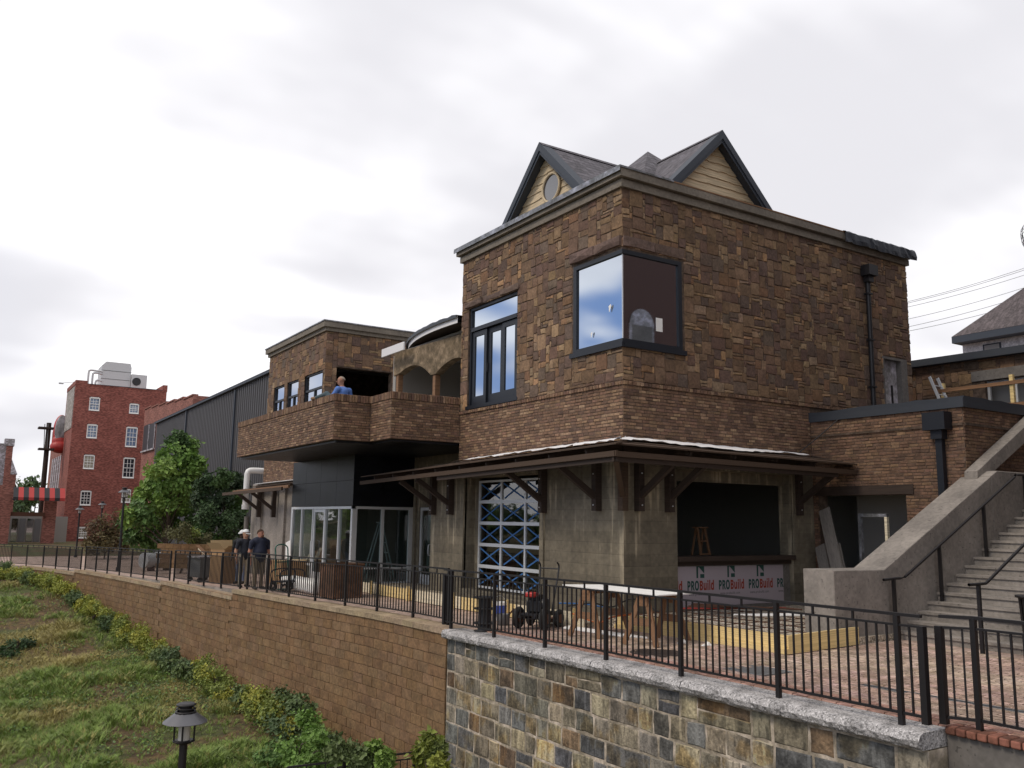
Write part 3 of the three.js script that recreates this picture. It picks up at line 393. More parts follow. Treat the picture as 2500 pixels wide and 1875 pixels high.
  for (let i = 0; i < 3; i++) for (let j = 0; j < 5; j++) {
    const a = 2.93 + i * 1.073 + (i ? 0 : 0.02), b = 2.87 + (i + 1) * 1.073, c = 0.34 + j * 0.536, d = 0.26 + (j + 1) * 0.536; part(gd, 'pane', pane(FL, a, b, c, d, -0.325), M.clear);
    const q = (u, v) => FL.at(u, v, -0.318).toArray(), o = () => (hash2(i, j, 3) - 0.5) * 0.06; part(gd, 'tape', [bar(q(a + 0.06 + o(), c + 0.03), q(b - 0.05, d - 0.05), 0.004, 0.036), bar(q(a + 0.05, d - 0.04), q(b - 0.08 + o(), c + 0.04), 0.005, 0.036)].map(g => g), M.tape);
  }
  part(main, 'garage_surround', [fbox(FL, 6.32, 6.5, 0.1, 3.25, -0.05, 0.045), fbox(FL, 2.72, 6.5, 3.05, 3.25, -0.05, 0.047), fbox(FL, 2.72, 2.87, 0.1, 3.05, -0.05, 0.045), fbox(FL, 6.12, 6.32, 0.28, 3.05, -0.36, -0.3)], M.concrete);
  part(main, 'door_step', [fbox(FL, 2.6, 6.6, -0.12, 0.2, 0.0, 0.34), fbox(FL, 2.75, 6.45, 0.2, 0.28, -0.35, 0.16)], M.concrete);
  // serving hatch on the shaded side
  part(main, 'hatch_frame', [fbox(FR, 4.95, 5.07, 1.2, 3.3, -0.02, 0.05), fbox(FR, 1.3, 5.07, 3.1, 3.3, -0.02, 0.052), fbox(FR, 1.42, 4.95, 2.86, 3.1, -0.3, -0.22)], M.concrete);
  part(main, 'hatch_counter', [fbox(FR, 1.42, 4.97, 1.2, 1.3, -0.5, 0.06), fbox(FR, 1.42, 4.95, 1.11, 1.2, -0.3, -0.06)], M.darkwood);
  const W = 2048, H = 512, cv = document.createElement('canvas'); cv.width = W; cv.height = H; const c = cv.getContext('2d');
  c.fillStyle = '#a1979e'; c.fillRect(0, 0, W, H);  // white wrap drawn grey: shade under the canopy is in this colour
  const per = W / 3.62; for (let k = -1; k < 4; k++) { const x = -0.62 * per + (k + 1) * per;
    c.fillStyle = '#17433d'; c.fillRect(x + per * 0.30, 0, per * 0.055, 150); c.beginPath(); c.moveTo(x + per * 0.36, 0); c.lineTo(x + per * 0.55, 95); c.lineTo(x + per * 0.55, 0); c.fill(); c.fillRect(x + per * 0.30, 0, per * 0.1, 12); c.fillRect(x + per * 0.42, 100, per * 0.13, 50);
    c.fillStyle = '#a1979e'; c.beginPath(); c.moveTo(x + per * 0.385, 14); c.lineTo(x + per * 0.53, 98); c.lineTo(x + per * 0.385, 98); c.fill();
    c.save(); c.translate(x, 305); c.font = '900 165px sans-serif'; const w = c.measureText('PRO').width, wt = w + c.measureText('Build').width; c.scale(per * 0.86 / wt, 1); c.fillStyle = '#17433d'; c.fillText('PRO', 0, 0); c.fillStyle = '#8a301e'; c.fillText('Build', w + 4, 0); c.restore();
    c.font = '44px sans-serif'; c.fillStyle = '#2a2a30'; c.fillText('www.probuild.com', x + per * 0.05, 372); }
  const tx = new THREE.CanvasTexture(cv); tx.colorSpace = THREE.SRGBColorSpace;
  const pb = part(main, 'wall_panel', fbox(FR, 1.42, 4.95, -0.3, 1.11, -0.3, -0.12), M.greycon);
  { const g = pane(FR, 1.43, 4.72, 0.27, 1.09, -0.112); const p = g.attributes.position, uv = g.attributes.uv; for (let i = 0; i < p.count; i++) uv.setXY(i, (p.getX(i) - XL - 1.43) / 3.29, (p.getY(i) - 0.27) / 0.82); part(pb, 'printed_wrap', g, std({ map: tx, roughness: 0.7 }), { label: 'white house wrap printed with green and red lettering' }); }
  // downspout and steel door on the shaded side
  const ds = part(main, 'downspout', [cyl([19.3, 4.5, -13.39], [19.3, 8.3, -13.39], 0.06, 0.06, 12)], M.black);
  part(ds, 'rain_head', [bx(19.12, 19.48, 8.28, 8.55, -13.45, -13.2), bx(19.2, 19.4, 8.12, 8.28, -13.44, -13.28)], M.black);
  for (const y of [5.4, 6.6, 7.8]) part(ds, 'strap', bx(19.22, 19.38, y, y + 0.04, -13.46, -13.32), M.black);
  const sd = part(main, 'steel_door', fbox(FR, 8.68, 9.4, 4.58, 6.24, -0.2, -0.14), M.vinyl); part(sd, 'vision_strip', fbox(FR, 9.12, 9.2, 4.75, 5.6, -0.138, -0.13), M.black); part(sd, 'door_frame', [fbox(FR, 8.6, 8.68, 4.58, 6.3, -0.22, 0.01), fbox(FR, 9.4, 9.66, 4.58, 6.3, -0.22, 0.01), fbox(FR, 8.68, 9.4, 6.24, 6.3, -0.22, 0.01)], M.greycon);
}
// ------------------------------------------------------------------ gabled roof behind the parapet
{
  const t = thing('gabled_roof', 'grey shingled cross-gable roof with tan siding rising behind the parapet', 'roof', [15.4, 8.8, -17.3]);
  const yb = 8.85, Yr = 11.58;
  // pyramid
  const ap = [15.4, 12.1, -17.3], hw = 3.15, c4 = [[15.4 - hw, yb, -17.3 + hw], [15.4 + hw, yb, -17.3 + hw], [15.4 + hw, yb, -17.3 - hw], [15.4 - hw, yb, -17.3 - hw]];
  part(t, 'hip_roof', tri([0, 1, 2, 3].flatMap(i => [c4[i], c4[(i + 1) % 4], ap])), M.shingle);
  const gable = (P, wFace, reach, run) => { // P(a,y,w): a along ridge (0 = outer end), y height, w across
    const k = 0.985, drop = Yr - yb, half = drop / k, th = 0.14, A = (a, y, w) => P(a, y, w);
    for (const s of [-1, 1]) {
      part(t, 'roof_slope', [quad(A(0, Yr, 0), A(reach, Yr, 0), A(reach, yb, s * half), A(0, yb, s * half))], M.shingle);
      part(t, 'barge_board', [quad(A(-0.012, Yr + 0.02, 0), A(-0.012, yb, s * (half + 0.02)), A(-0.012, yb, s * (half - 0.2)), A(-0.012, Yr - 0.2, 0)), quad(A(-0.012, Yr + 0.02, 0), A(0.3, Yr + 0.02, 0), A(0.3, yb, s * (half + 0.02)), A(-0.012, yb, s * (half + 0.02))), quad(A(-0.012, Yr - 0.2, 0), A(0.3, Yr - 0.2, 0), A(0.3, yb, s * (half - 0.2)), A(-0.012, yb, s * (half - 0.2))), quad(A(0.02, Yr - 0.2, 0), A(0.02, yb, s * (half - 0.2)), A(0.02, yb, s * (half - 0.3)), A(0.02, Yr - 0.3, 0))], M.bargeboard);
    }
    part(t, 'ridge_cap', [quad(A(0, Yr + 0.03, 0), A(reach, Yr + 0.03, 0), A(reach, Yr - 0.08, 0.12), A(0, Yr - 0.08, 0.12)), quad(A(0, Yr + 0.03, 0), A(reach, Yr + 0.03, 0), A(reach, Yr - 0.08, -0.12), A(0, Yr - 0.08, -0.12))], M.shingle);
    const ch = 0.2; for (let y = yb, i = 0; y < Yr - 0.25; y += ch, i++) { const n = 24, h0 = (Yr - 0.2 - y) / k, h1 = Math.max(0.02, (Yr - 0.2 - y - ch - 0.02) / k), Tn = []; for (let q = 0; q < n; q++) { const f = q / n, g2 = (q + 1) / n, wv = (x) => 0.02 * (vnoise(x * 5 + i * 7, i, 12) - 0.5) - (hash2(Math.floor(x * 4 + i * 0.5), i, 14) < 0.4 ? 0.018 : 0); const b0 = mixf(-h0, h0, f), b1 = mixf(-h0, h0, g2), t0 = mixf(-h1, h1, f), t1 = mixf(-h1, h1, g2); const y0 = y + wv(b0), y1 = y + wv(b1 - 1e-3), yt = y + ch + 0.01; const B0 = A(0.255, y0, b0), B1 = A(0.255, y1, b1), T0 = A(0.285, yt, t0), T1 = A(0.285, yt, t1), C0 = A(0.29, y0, b0), C1 = A(0.29, y1, b1); Tn.push(B0, B1, T1, B0, T1, T0, C0, C1, B1, C0, B1, B0); } part(t, 'siding_course', tri(Tn), M.siding); }
    part(t, 'gable_wall', tri([A(0.3, Yr - 0.15, 0), A(0.3, yb, half), A(0.3, yb, -half)]), M.room);
  };
  gable((a, y, w) => [11.98 + a, y, -17.6 + w], 0, 3.9); gable((a, y, w) => [15.31 + w, y, -14.45 - a], 0, 3.2);
  const wc = onX(1345, 458, 12.2); const ow = part(t, 'round_window', [(() => { const g = new THREE.TorusGeometry(0.37, 0.035, 8, 32); g.rotateY(Math.PI / 2); g.translate(12.2, wc.y, wc.z); return prep(g); })()], M.siding); part(ow, 'pane', (() => { const g = new THREE.CircleGeometry(0.36, 32); g.rotateY(-Math.PI / 2); g.translate(12.215, wc.y, wc.z); return prep(g); })(), new THREE.MeshPhysicalMaterial({ color: lin(0.05, 0.05, 0.06), roughness: 0.08, ior: 2.3 })); 
}
// ------------------------------------------------------------------ unfinished timber canopy round the corner
{
  const t = thing('timber_canopy', 'unfinished bracketed timber canopy with torn white membrane around the concrete corner', 'canopy', [10.8, 2, -14]);
  const yo = z => lerpT([[-12, 3.17], [-16.6, 3.08], [-24, 2.965]], z), zo = -12.3, xo = 10.09;
  const mL = new THREE.Matrix4();
  // wall posts and braces
  for (const [z, b] of [[-21.45, 2.11], [-20.47, 2.115], [-16.2, 2.16], [-14.26, 2.2]]) { part(t, 'post', bx(XL - 0.16, XL - 0.002, b, 3.36, z - 0.07, z + 0.07), M.darkwood); part(t, 'brace', bar([XL - 0.12, b + 0.28, z], [XL - 1.08, yo(z) - 0.02, z], 0.1, 0.12), M.darkwood); for (const y of [b + 0.12, b + 0.75]) part(t, 'bolt', cyl([XL - 0.175, y, z], [XL - 0.15, y, z], 0.014, 0.014, 8), M.alum); }
  for (const [x, b] of [[11.63, 2.2], [12.44, 2.195], [16.39, 2.19]]) { part(t, 'post', bx(x - 0.07, x + 0.07, b, 3.34, ZR + 0.002, ZR + 0.16), M.darkwood); part(t, 'brace', bar([x, b + 0.3, ZR + 0.12], [x, 3.12, ZR + 1.08], 0.1, 0.12), M.darkwood); for (const y of [b + 0.12, b + 0.75]) part(t, 'bolt', cyl([x, y, ZR + 0.15], [x, y, ZR + 0.175], 0.014, 0.014, 8), M.alum); }
  part(t, 'post', bx(XL - 0.17, XL - 0.02, 2.2, 3.3, ZR + 0.02, ZR + 0.17), M.rustwood); part(t, 'brace', bar([XL - 0.1, 2.5, ZR + 0.1], [xo + 0.15, 3.14, zo - 0.15], 0.1, 0.12), M.rustwood);
  // outer and inner beams
  part(t, 'beam', bar([xo, yo(-12.2) + 0.04, zo + 0.06], [xo, yo(-23.8) + 0.03, -23.85], 0.05, 0.1), M.rustwood); part(t, 'beam', bar([xo + 0.056, yo(-12.2) - 0.05, zo], [xo + 0.056, yo(-20) - 0.05, -19.2], 0.05, 0.1), M.darkwood);
  part(t, 'beam', bar([xo - 0.04, 3.2, zo], [17.73, 3.14, zo], 0.05, 0.1), M.rustwood); part(t, 'beam', bar([xo, 3.11, zo - 0.056], [16.4, 3.07, zo - 0.056], 0.05, 0.1), M.darkwood);
  part(t, 'beam', bar([XL - 0.06, 3.42, ZR + 0.05], [XL - 0.06, 3.24, -23.2], 0.05, 0.16), M.darkwood); part(t, 'beam', bar([XL - 0.06, 3.42, ZR + 0.06], [17.0, 3.36, ZR + 0.06], 0.05, 0.16), M.darkwood);
  // sloping deck boards, ragged ends; mostly dark, canopy shade put into their colour
  const R = rng(63); const nB = 6; for (let i = 0; i < nB; i++) { const f0 = i / nB, x0 = mixf(xo - 0.06, XL - 0.03, f0), x1 = mixf(xo - 0.06, XL - 0.03, (i + 0.94) / nB), y0 = 3.36 + 0.24 * f0 - (i % 2) * 0.015, y1 = 3.36 + 0.24 * (i + 0.94) / nB - (i % 2) * 0.015, ze = mixf(-23.4, -20.5, f0) + R() * 1.2 - 0.6, zs = zo + 0.1 - 1.2 * f0, dy = -0.21, mt = R() < 0.3 ? M.rustwood : M.darkwood;
    const m0 = -18 + R() * 2; for (const [za, zb, q] of [[zs, m0, 0], [m0 - 0.01, ze, 1]]) { const s = z => dy * (z - zo) / (-11.5); const a = [x0, y0 + s(za), za], b = [x1, y1 + s(za), za], c = [x1, y1 + s(zb), zb], d = [x0, y0 + s(zb), zb], up = p => [p[0], p[1] + 0.03, p[2]]; part(t, 'deck_board', [quad(a, b, c, d), quad(up(a), up(d), up(c), up(b)), quad(a, d, up(d), up(a)), quad(b, up(b), up(c), c), quad(a, up(a), up(b), b), quad(d, c, up(c), up(d))], mt); }
    const zz0 = mixf(zo + 0.06, ZR + 0.03, f0), zz1 = mixf(zo + 0.06, ZR + 0.03, (i + 0.94) / nB), xs = xo + 0.0 + 1.2 * f0, xe = mixf(17.3, 16.4, f0) + R() * 0.8 - 0.4; const a = [xs, y0, zz0], b = [xs + 0.19, y1, zz1], c = [xe, y1 - 0.06, zz1], d = [xe, y0 - 0.06, zz0], up = p => [p[0], p[1] + 0.03, p[2]]; part(t, 'deck_board', [quad(a, d, c, b), quad(up(a), up(b), up(c), up(d)), quad(a, up(a), up(d), d), quad(b, c, up(c), up(b)), quad(d, up(d), up(c), c), quad(a, b, up(b), up(a))], R() < 0.5 ? M.rustwood : M.darkwood); }
  for (let z = -13.2; z > -23; z -= 1.22) part(t, 'rafter', bar([xo + 0.03, yo(z) + 0.13, z], [XL - 0.09, 3.53 - 0.018 * (-13 - z), z], 0.05, 0.09), M.darkwood);
  for (let x = 12; x < 17; x += 1.22) part(t, 'rafter', bar([x, 3.3, zo - 0.03], [x, 3.53, ZR + 0.09], 0.05, 0.09), M.darkwood);
  // torn membrane on top
  const mem = (P, n, m, f) => { const Tn = [], g = (i, j) => P(i / n, j / m + (j === m ? (hash2(i, 3, f) - 0.5) * 0.14 : 0), (hash2(i, j, f) - 0.5) * 0.035 + 0.055); for (let i = 0; i < n; i++) for (let j = 0; j < m; j++) Tn.push(g(i, j), g(i + 1, j), g(i + 1, j + 1), g(i, j), g(i + 1, j + 1), g(i, j + 1)); return tri(Tn); };
  const memA = part(t, 'membrane', mem((u, v, h) => { const w = 0.95 * v * (1 - 0.2 * u), z = mixf(-12.45, -19.2, u); return [XL - w - 0.06, 3.62 - 0.2 * w + h - 0.21 * u * 0.6, Math.min(z, ZR + w)]; }, 40, 6, 81), M.membrane);
  part(t, 'membrane', mem((u, v, h) => { const w = 0.9 * v * (1 - 0.55 * u - 0.2 * Math.sin(u * 9)), x = mixf(10.3, 16.6, u); return [Math.max(x, XL - w + 0.02), 3.62 - 0.2 * w + h - 0.06 * u, ZR + 0.06 + w]; }, 40, 6, 83), M.membrane);
}

// ------------------------------------------------------------------ balcony between the two stone blocks
{
  const t = thing('brick_balcony', 'cantilevered brown brick balcony parapet with a dark soffit', 'balcony', [9.8, 4, -25]);
  const y0 = 3.99, y1 = 5.19, th = 0.28, P = [[8.35, -30.4], [8.28, -21.5], [9.3, -21.5], [9.3, -20.2], [XL, -20.2]];
  P[0][0] = 8.28;
  part(t, 'parapet', [bx(8.28, 8.28 + th, y0, y1, -30.4, -21.5), bx(8.28 + th, 9.3 + th, y0, y1, -21.5 - th, -21.5), bx(9.3, 9.3 + th, y0, y1, -21.5, -20.2), bx(9.3 + th, XL, y0, y1, -20.2 - th, -20.2), bx(8.28 + th, XL, y0, y1, -30.4, -30.4 + th)], M.mortar);
  part(t, 'deck', [bx(8.56, 17, 4.0, 4.25, -30.1, -21.78), bx(9.58, 17, 4.001, 4.25, -21.78, -20.48)], M.room);
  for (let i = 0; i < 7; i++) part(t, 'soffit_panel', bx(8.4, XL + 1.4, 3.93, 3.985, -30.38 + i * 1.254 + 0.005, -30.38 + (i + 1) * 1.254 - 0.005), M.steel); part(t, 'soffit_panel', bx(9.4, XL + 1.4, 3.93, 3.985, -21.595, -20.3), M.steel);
  const R = rng(41), f1 = frame([8.28, 0, -21.5], [0, 0, -1], [-1, 0, 0]), f2 = frame([8.28, 0, -21.5], [1, 0, 0], [0, 0, 1]), f3 = frame([9.3, 0, -20.2], [0, 0, -1], [-1, 0, 0]), f4 = frame([9.3, 0, -20.2], [1, 0, 0], [0, 0, 1]);
  const L = [[f1, 8.9], [f2, 1.02], [f3, 1.3], [f4, 1.99]];
  masonry(t, 'brick', L.flatMap(([F, l]) => brickRows(F, 0, l, y0, 4.99, [], 0.2, 0.0667, 0.012, R)), brickOpt, brickColor, M.stone, 43);
  masonry(t, 'coping_brick', [...L.flatMap(([F, l]) => soldier(F, 0, l, 4.995, y1 + 0.005, 0.076))], { depth: 0.03, cham: 0.006, jit: 0.002, dvar: 0.3, simple: true }, brickColor, M.stone, 44, 240);
}
// ------------------------------------------------------------------ farther stone block
const F2L = frame([XL, 0, -30.4], [0, 0, -1], [-1, 0, 0]), F2R = frame([XL, 0, -30.4], [1, 0, 0], [0, 0, 1]);
{
  const t = thing('stone_pavilion', 'smaller flat-roofed fieldstone block with black windows beyond the balcony', 'building', [14, 0, -34]);
  const top = 8.82, wins = [[4.6, 5.95], [2.85, 4.2], [0.1, 2.2]].map(w => [w[0], w[1], 4.85, 7.42]), ro = [[0.42, 2.65, 4.9, 7.52]];
  part(t, 'wall', [...holedWall(F2L, 0.25, 6.75, 3.4, top, -0.25, 0, wins.map(w => w)), ...holedWall(F2R, 0, 3.4, 4.0, top, -0.25, 0, ro), bx(XL + 0.25, 17, 3.4, top, -37.15, -36.9), bx(16.8, 17, 3.4, top, -36.9, -30.66), bx(14.7, 17, 4.0, top, -30.65, -30.4)], M.mortar);
  part(t, 'flat_roof', bx(XL + 0.2, 16.9, 8.5, 8.7, -36.95, -30.5), M.room); part(t, 'floor', bx(XL + 0.2, 16.9, 4.0, 4.2, -36.95, -30.6), M.room);
  const R = rng(47);
  masonry(t, 'stone', [...ashlar(F2L, 0, 6.75, 4.6, top, wins, 0.09, R), ...ashlar(F2R, 0, 3.4, 4.6, top, ro, 0.09, R)], stoneOpt, stoneColor, M.stone, 48);
  masonry(t, 'brick', brickRows(F2L, 0.0, 6.75, 3.4, 4.6, [], 0.2, 0.0667, 0.012, R), brickOpt, brickColor, M.stone, 49, 200);
  const cor = (y0, y1, p) => [bx(XL - p, XL + 0.4, y0, y1, -37.15 - p, -30.4 + p), bx(XL + 0.4, 17, y0, y1, -30.8, -30.4 + p)];
  part(t, 'cornice', [cor(top, top + 0.14, 0.08), cor(top + 0.14, top + 0.34, 0.17)], M.cornice); part(t, 'cap_flashing', cor(top + 0.34, top + 0.38, 0.2), M.flashing);
  for (const [a, b] of wins) { const w = part(t, 'window', [...sash(F2L, a, b, 4.86, 7.41, -0.14, 0.07, 0.1), fbox(F2L, a + 0.07, b - 0.07, 6.74, 6.82, -0.14, -0.04), fbox(F2L, (a + b) / 2 - 0.04, (a + b) / 2 + 0.04, 4.93, 6.74, -0.14, -0.04)], M.frame); part(w, 'pane', pane(F2L, a + 0.07, b - 0.07, 6.82, 7.34, -0.09), M.glass); part(w, 'pane', pane(F2L, a + 0.07, (a + b) / 2 - 0.04, 4.93, 6.74, -0.09), M.glass); part(w, 'pane', pane(F2L, (a + b) / 2 + 0.04, b - 0.07, 4.93, 6.74, -0.09), M.glass); }
  part(t, 'concrete_wall', [bx(XL, XL + 0.3, -0.6, 3.4, -38.6, -30.9), bx(XL - 0.09, XL, -0.6, 3.3, -37.4, -36.95), bx(XL - 0.1, XL, -0.6, 3.25, -34.6, -33.9), bx(XL + 0.3, 17, -0.6, 3.4, -38.6, -38.3)], M.smoothcon);
  const pipe = part(t, 'waste_pipe', [tube([[XL + 0.3, 3.95, -37.75], [XL - 0.35, 3.95, -37.75], [XL - 0.5, 3.85, -37.75], [XL - 0.52, 3.6, -37.75], [XL - 0.52, 2.3, -37.75]], 0.125, 12, 40)], M.pvc); part(pipe, 'collar', cyl([XL - 0.52, 2.3, -37.75], [XL - 0.52, 2.5, -37.75], 0.15, 0.15, 14), M.pvc);
  part(t, 'lower_pipe', cyl([XL - 0.3, -0.5, -38.2], [XL - 0.3, 2.0, -38.2], 0.1, 0.1, 10), M.greycon);
  // arched porch, recessed between the blocks
  const porch = part(t, 'porch_shade_wall', [bx(17, 17.2, 4.0, 7.6, -30.35, -20.3), bx(XL + 0.56, 17, 7.22, 7.29, -25.6, -20.3), bx(XL + 0.56, 17, 4.2, 7.22, -25.7, -25.5)], M.room);  // roof slab and cross partition added to keep the porch dark
  const sh = new THREE.Shape(); const U = z => -z; sh.moveTo(20.25, 7.05); sh.lineTo(20.25, 6.1); sh.quadraticCurveTo(20.9, 6.75, 22.25, 6.15); sh.lineTo(22.55, 6.15); sh.quadraticCurveTo(23.5, 6.85, 24.6, 6.5); sh.lineTo(25.1, 6.45); sh.lineTo(25.1, 7.2); sh.lineTo(20.25, 7.05);
  const ag = new THREE.ExtrudeGeometry(sh, { depth: 0.25, bevelEnabled: false, curveSegments: 14 }); ag.applyMatrix4(new THREE.Matrix4().makeBasis(V3(0, 0, -1), V3(0, 1, 0), V3(1, 0, 0))); ag.translate(XL + 0.3, 0, 0); part(t, 'arched_beam', uvm(prep(ag)), M.stucco, { label: 'tan stucco beam cut with two shallow arches' });
  for (const z of [-22.4, -24.9]) part(t, 'porch_post', bx(XL + 0.34, XL + 0.5, 4.2, 6.5, z - 0.08, z + 0.08), M.oldwood);
  // round roof over it
  const cx = 13.2, cz = -20.75, rr = 1.9, n = 36, sl = [], fa = [], tp = []; const p = (q, r, y) => [cx - Math.cos(q) * r, y, cz - Math.sin(q) * r * 2.84], yb = q => 7.3 + 0.06 * Math.sin(q * 2), yt = q => yb(q) + (q > 0.25 ? 0.2 : 0.2);
  for (let i = 0; i < n; i++) { const a = -0.05 + 1.62 * i / n, b = -0.05 + 1.62 * (i + 1) / n; sl.push(p(a, rr, yb(a)), p(b, rr, yb(b)), [cx, 7.3, cz]); fa.push(p(a, rr, yb(a)), p(b, rr, yb(b)), p(b, rr, yt(b)), p(a, rr, yb(a)), p(b, rr, yt(b)), p(a, rr, yt(a))); const w = (hash2(i, 4, 9) - 0.5) * 0.04, w2 = (hash2(i + 1, 4, 9) - 0.5) * 0.04; tp.push(p(a, rr + 0.05, yt(a) + 0.03 + w), p(b, rr + 0.05, yt(b) + 0.03 + w2), [cx, 7.62, cz], p(a, rr + 0.05, yt(a) + 0.03 + w), p(b, rr + 0.05, yt(b) + 0.03 + w2), p(b, rr + 0.055, yt(b) - 0.07), p(a, rr + 0.05, yt(a) + 0.03 + w), p(b, rr + 0.055, yt(b) - 0.07), p(a, rr + 0.055, yt(a) - 0.07)); }
  part(t, 'round_canopy_soffit', tri(sl), M.darkwood); part(t, 'round_canopy_fascia', tri(fa), M.membrane); part(t, 'round_canopy_top', tri(tp), M.tarp);
  part(t, 'eave_fascia', bx(XL - 0.05, XL + 0.0, 7.05, 7.3, -25.3, -23.7), M.membrane);
}
// ------------------------------------------------------------------ short canopy on the far block
{
  const t = thing('bracket_canopy', 'short bracketed timber canopy on the pale concrete wall beside a white pipe', 'canopy', [10.8, 2, -35]);
  for (const z of [-36.95, -34.97]) { part(t, 'post', bx(XL - 0.26, XL - 0.102, 1.98, 3.15, z - 0.08, z + 0.08), M.darkwood); part(t, 'brace', bar([XL - 0.2, 2.3, z], [XL - 1.1, 2.95, z], 0.1, 0.12), M.darkwood); }
  part(t, 'beam', bar([10.1, 3.0, -30.95], [10.1, 2.94, -38.9], 0.06, 0.12), M.rustwood); part(t, 'beam', bar([10.35, 3.09, -30.95], [10.35, 3.03, -38.2], 0.06, 0.1), M.oldwood); part(t, 'beam', bar([11.16, 3.3, -30.95], [11.16, 3.25, -37.6], 0.06, 0.14), M.darkwood);
  for (let i = 1; i < 4; i += 2) { const x = 10.12 + i * 0.26, y = 3.08 + i * 0.07; part(t, 'deck_board', bar([x + 0.12, y, -30.96], [x + 0.12, y - 0.05, -38.4 + i * 0.25 + (i % 2) * 0.3], 0.24, 0.028), i % 2 ? M.rustwood : M.oldwood); }
  part(t, 'membrane', bar([11.12, 3.4, -31], [11.12, 3.36, -37.3], 0.3, 0.02), M.membrane);
}
// ------------------------------------------------------------------ glass entrance under the balcony
{
  const t = thing('glass_storefront', 'projecting aluminium and glass shopfront under dark steel cladding', 'storefront', [11.3, -0.1, -28]);
  const xf = 10.5, zs = -25.35, ze = -31.0, F = frame([xf, 0, zs], [0, 0, -1], [-1, 0, 0]), S = frame([xf, 0, zs], [1, 0, 0], [0, 0, 1]), L = zs - ze;
  const clad = (FF, n, l) => { for (let i = 0; i < n; i++) for (let j = 0; j < 2; j++) part(t, 'cladding_panel', fbox(FF, i * l / n + 0.006, (i + 1) * l / n - 0.006, 2.36 + j * 0.79 + 0.006, 2.36 + (j + 1) * 0.79 - 0.006, -0.03, 0.0), M.steel); };
  clad(F, 4, L); clad(S, 2, 2.02);
  part(t, 'box', bx(xf + 0.035, 12.6, 2.37, 3.93, ze, zs - 0.035), M.steel);
  const fr = [], top = 2.35, us = [0, 1.1, 2.2, 2.42, 3.6, 4.65, L];
  const y0 = u => terrY(10.5, zs - u) - 0.01;
  part(t, 'front_frame', [fbox(F, 0, L, 2.27, top, -0.1, 0.0), ...[[0, 0.13], [1.08, 1.15], [2.28, 2.35], [3.42, 3.49], [4.52, 4.6], [L - 0.16, L]].map(([a, b]) => fbox(F, a, b, -0.2, 2.27, -0.1, 0.002)), fbox(F, 0.13, 2.28, 0.47, 0.53, -0.09, -0.01), fbox(F, 3.49, L - 0.16, 0.4, 0.46, -0.09, -0.01), fbox(F, 0.13, L - 0.1, -0.2, -0.06, -0.09, -0.01)], M.alum);
  for (const [a, b] of [[0.13, 1.08], [1.15, 2.28], [3.49, 4.52], [4.6, L - 0.16]]) { part(t, 'pane', pane(F, a, b, 0.53, 2.27, -0.05), M.clear); part(t, 'pane', pane(F, a, b, -0.06, 0.46, -0.05), M.clear); }
  const d = part(t, 'door', sash(F, 2.37, 3.4, -0.1, 2.26, -0.08, 0.09, 0.06), M.alum); part(d, 'pane', pane(F, 2.46, 3.31, 0.0, 2.17, -0.05), M.clear); part(d, 'pull_handle', tube([[xf - 0.02, 0.75, -28.6], [xf - 0.09, 0.78, -28.6], [xf - 0.09, 1.2, -28.6], [xf - 0.02, 1.23, -28.6]], 0.014, 6), M.alum); part(d, 'kick_plate', fbox(F, 2.46, 3.31, -0.08, 0.22, -0.045, -0.035), M.alum);
  part(t, 'side_frame', [fbox(S, 0, 2.05, 2.27, top, -0.1, 0.0), fbox(S, 0.0, 0.16, -0.2, 2.27, -0.1, 0.001), fbox(S, 0.97, 1.06, -0.2, 2.27, -0.1, 0.001), fbox(S, 1.92, 2.05, -0.2, 2.27, -0.1, 0.001), fbox(S, 0.16, 1.92, 0.45, 0.5, -0.09, -0.01), fbox(S, 0.16, 1.92, -0.2, 0.06, -0.09, -0.01)], M.hvac);
  for (const [a, b] of [[0.16, 0.97], [1.06, 1.92]]) { part(t, 'pane', pane(S, a, b, 0.5, 2.27, -0.05), M.clear); part(t, 'pane', pane(S, a, b, 0.06, 0.45, -0.05), M.clear); }
  part(t, 'inner_wall', [bx(16.4, 16.6, -0.4, 4, -31, -22), bx(12.7, 16.6, -0.4, 4, -31.2, -31), bx(12.62, 16.4, 2.6, 2.7, -31, -25.4)], M.room); part(t, 'inner_floor', bx(10.6, 16.4, -0.42, -0.05, -31, -25.45), M.room); part(t, 'partition', [bx(15.4, 15.5, -0.05, 2.6, -30.9, -28.8), bx(14.2, 14.3, -0.05, 2.6, -27.4, -26.2)], M.room);
  // recessed side door
  part(t, 'recess_wall', [bx(12.62, 12.9, -0.3, 3.95, -25.2, -25.05), bx(12.62, 12.9, 2.36, 3.95, -25.05, -21.4), bx(12.62, 12.9, -0.3, 2.36, -24.1, -21.4), bx(12.55, 12.62, -0.3, 3.95, -25.349, -25.2)], M.concrete);
  const FD = frame([12.66, 0, -24.1], [0, 0, -1], [-1, 0, 0]); const sd = part(t, 'side_door', sash(FD, 0.0, 0.95, 0.0, 2.35, -0.05, 0.09, 0.05), M.hvac); part(sd, 'pane', pane(FD, 0.09, 0.86, 0.3, 2.1, -0.03), M.clear); part(sd, 'kick_plate', fbox(FD, 0.09, 0.86, 0.09, 0.3, -0.04, -0.02), M.alum); part(sd, 'pull_handle', tube([[12.63, 0.9, -24.25], [12.56, 0.92, -24.25], [12.56, 1.2, -24.25], [12.63, 1.22, -24.25]], 0.014, 6), M.alum);
}
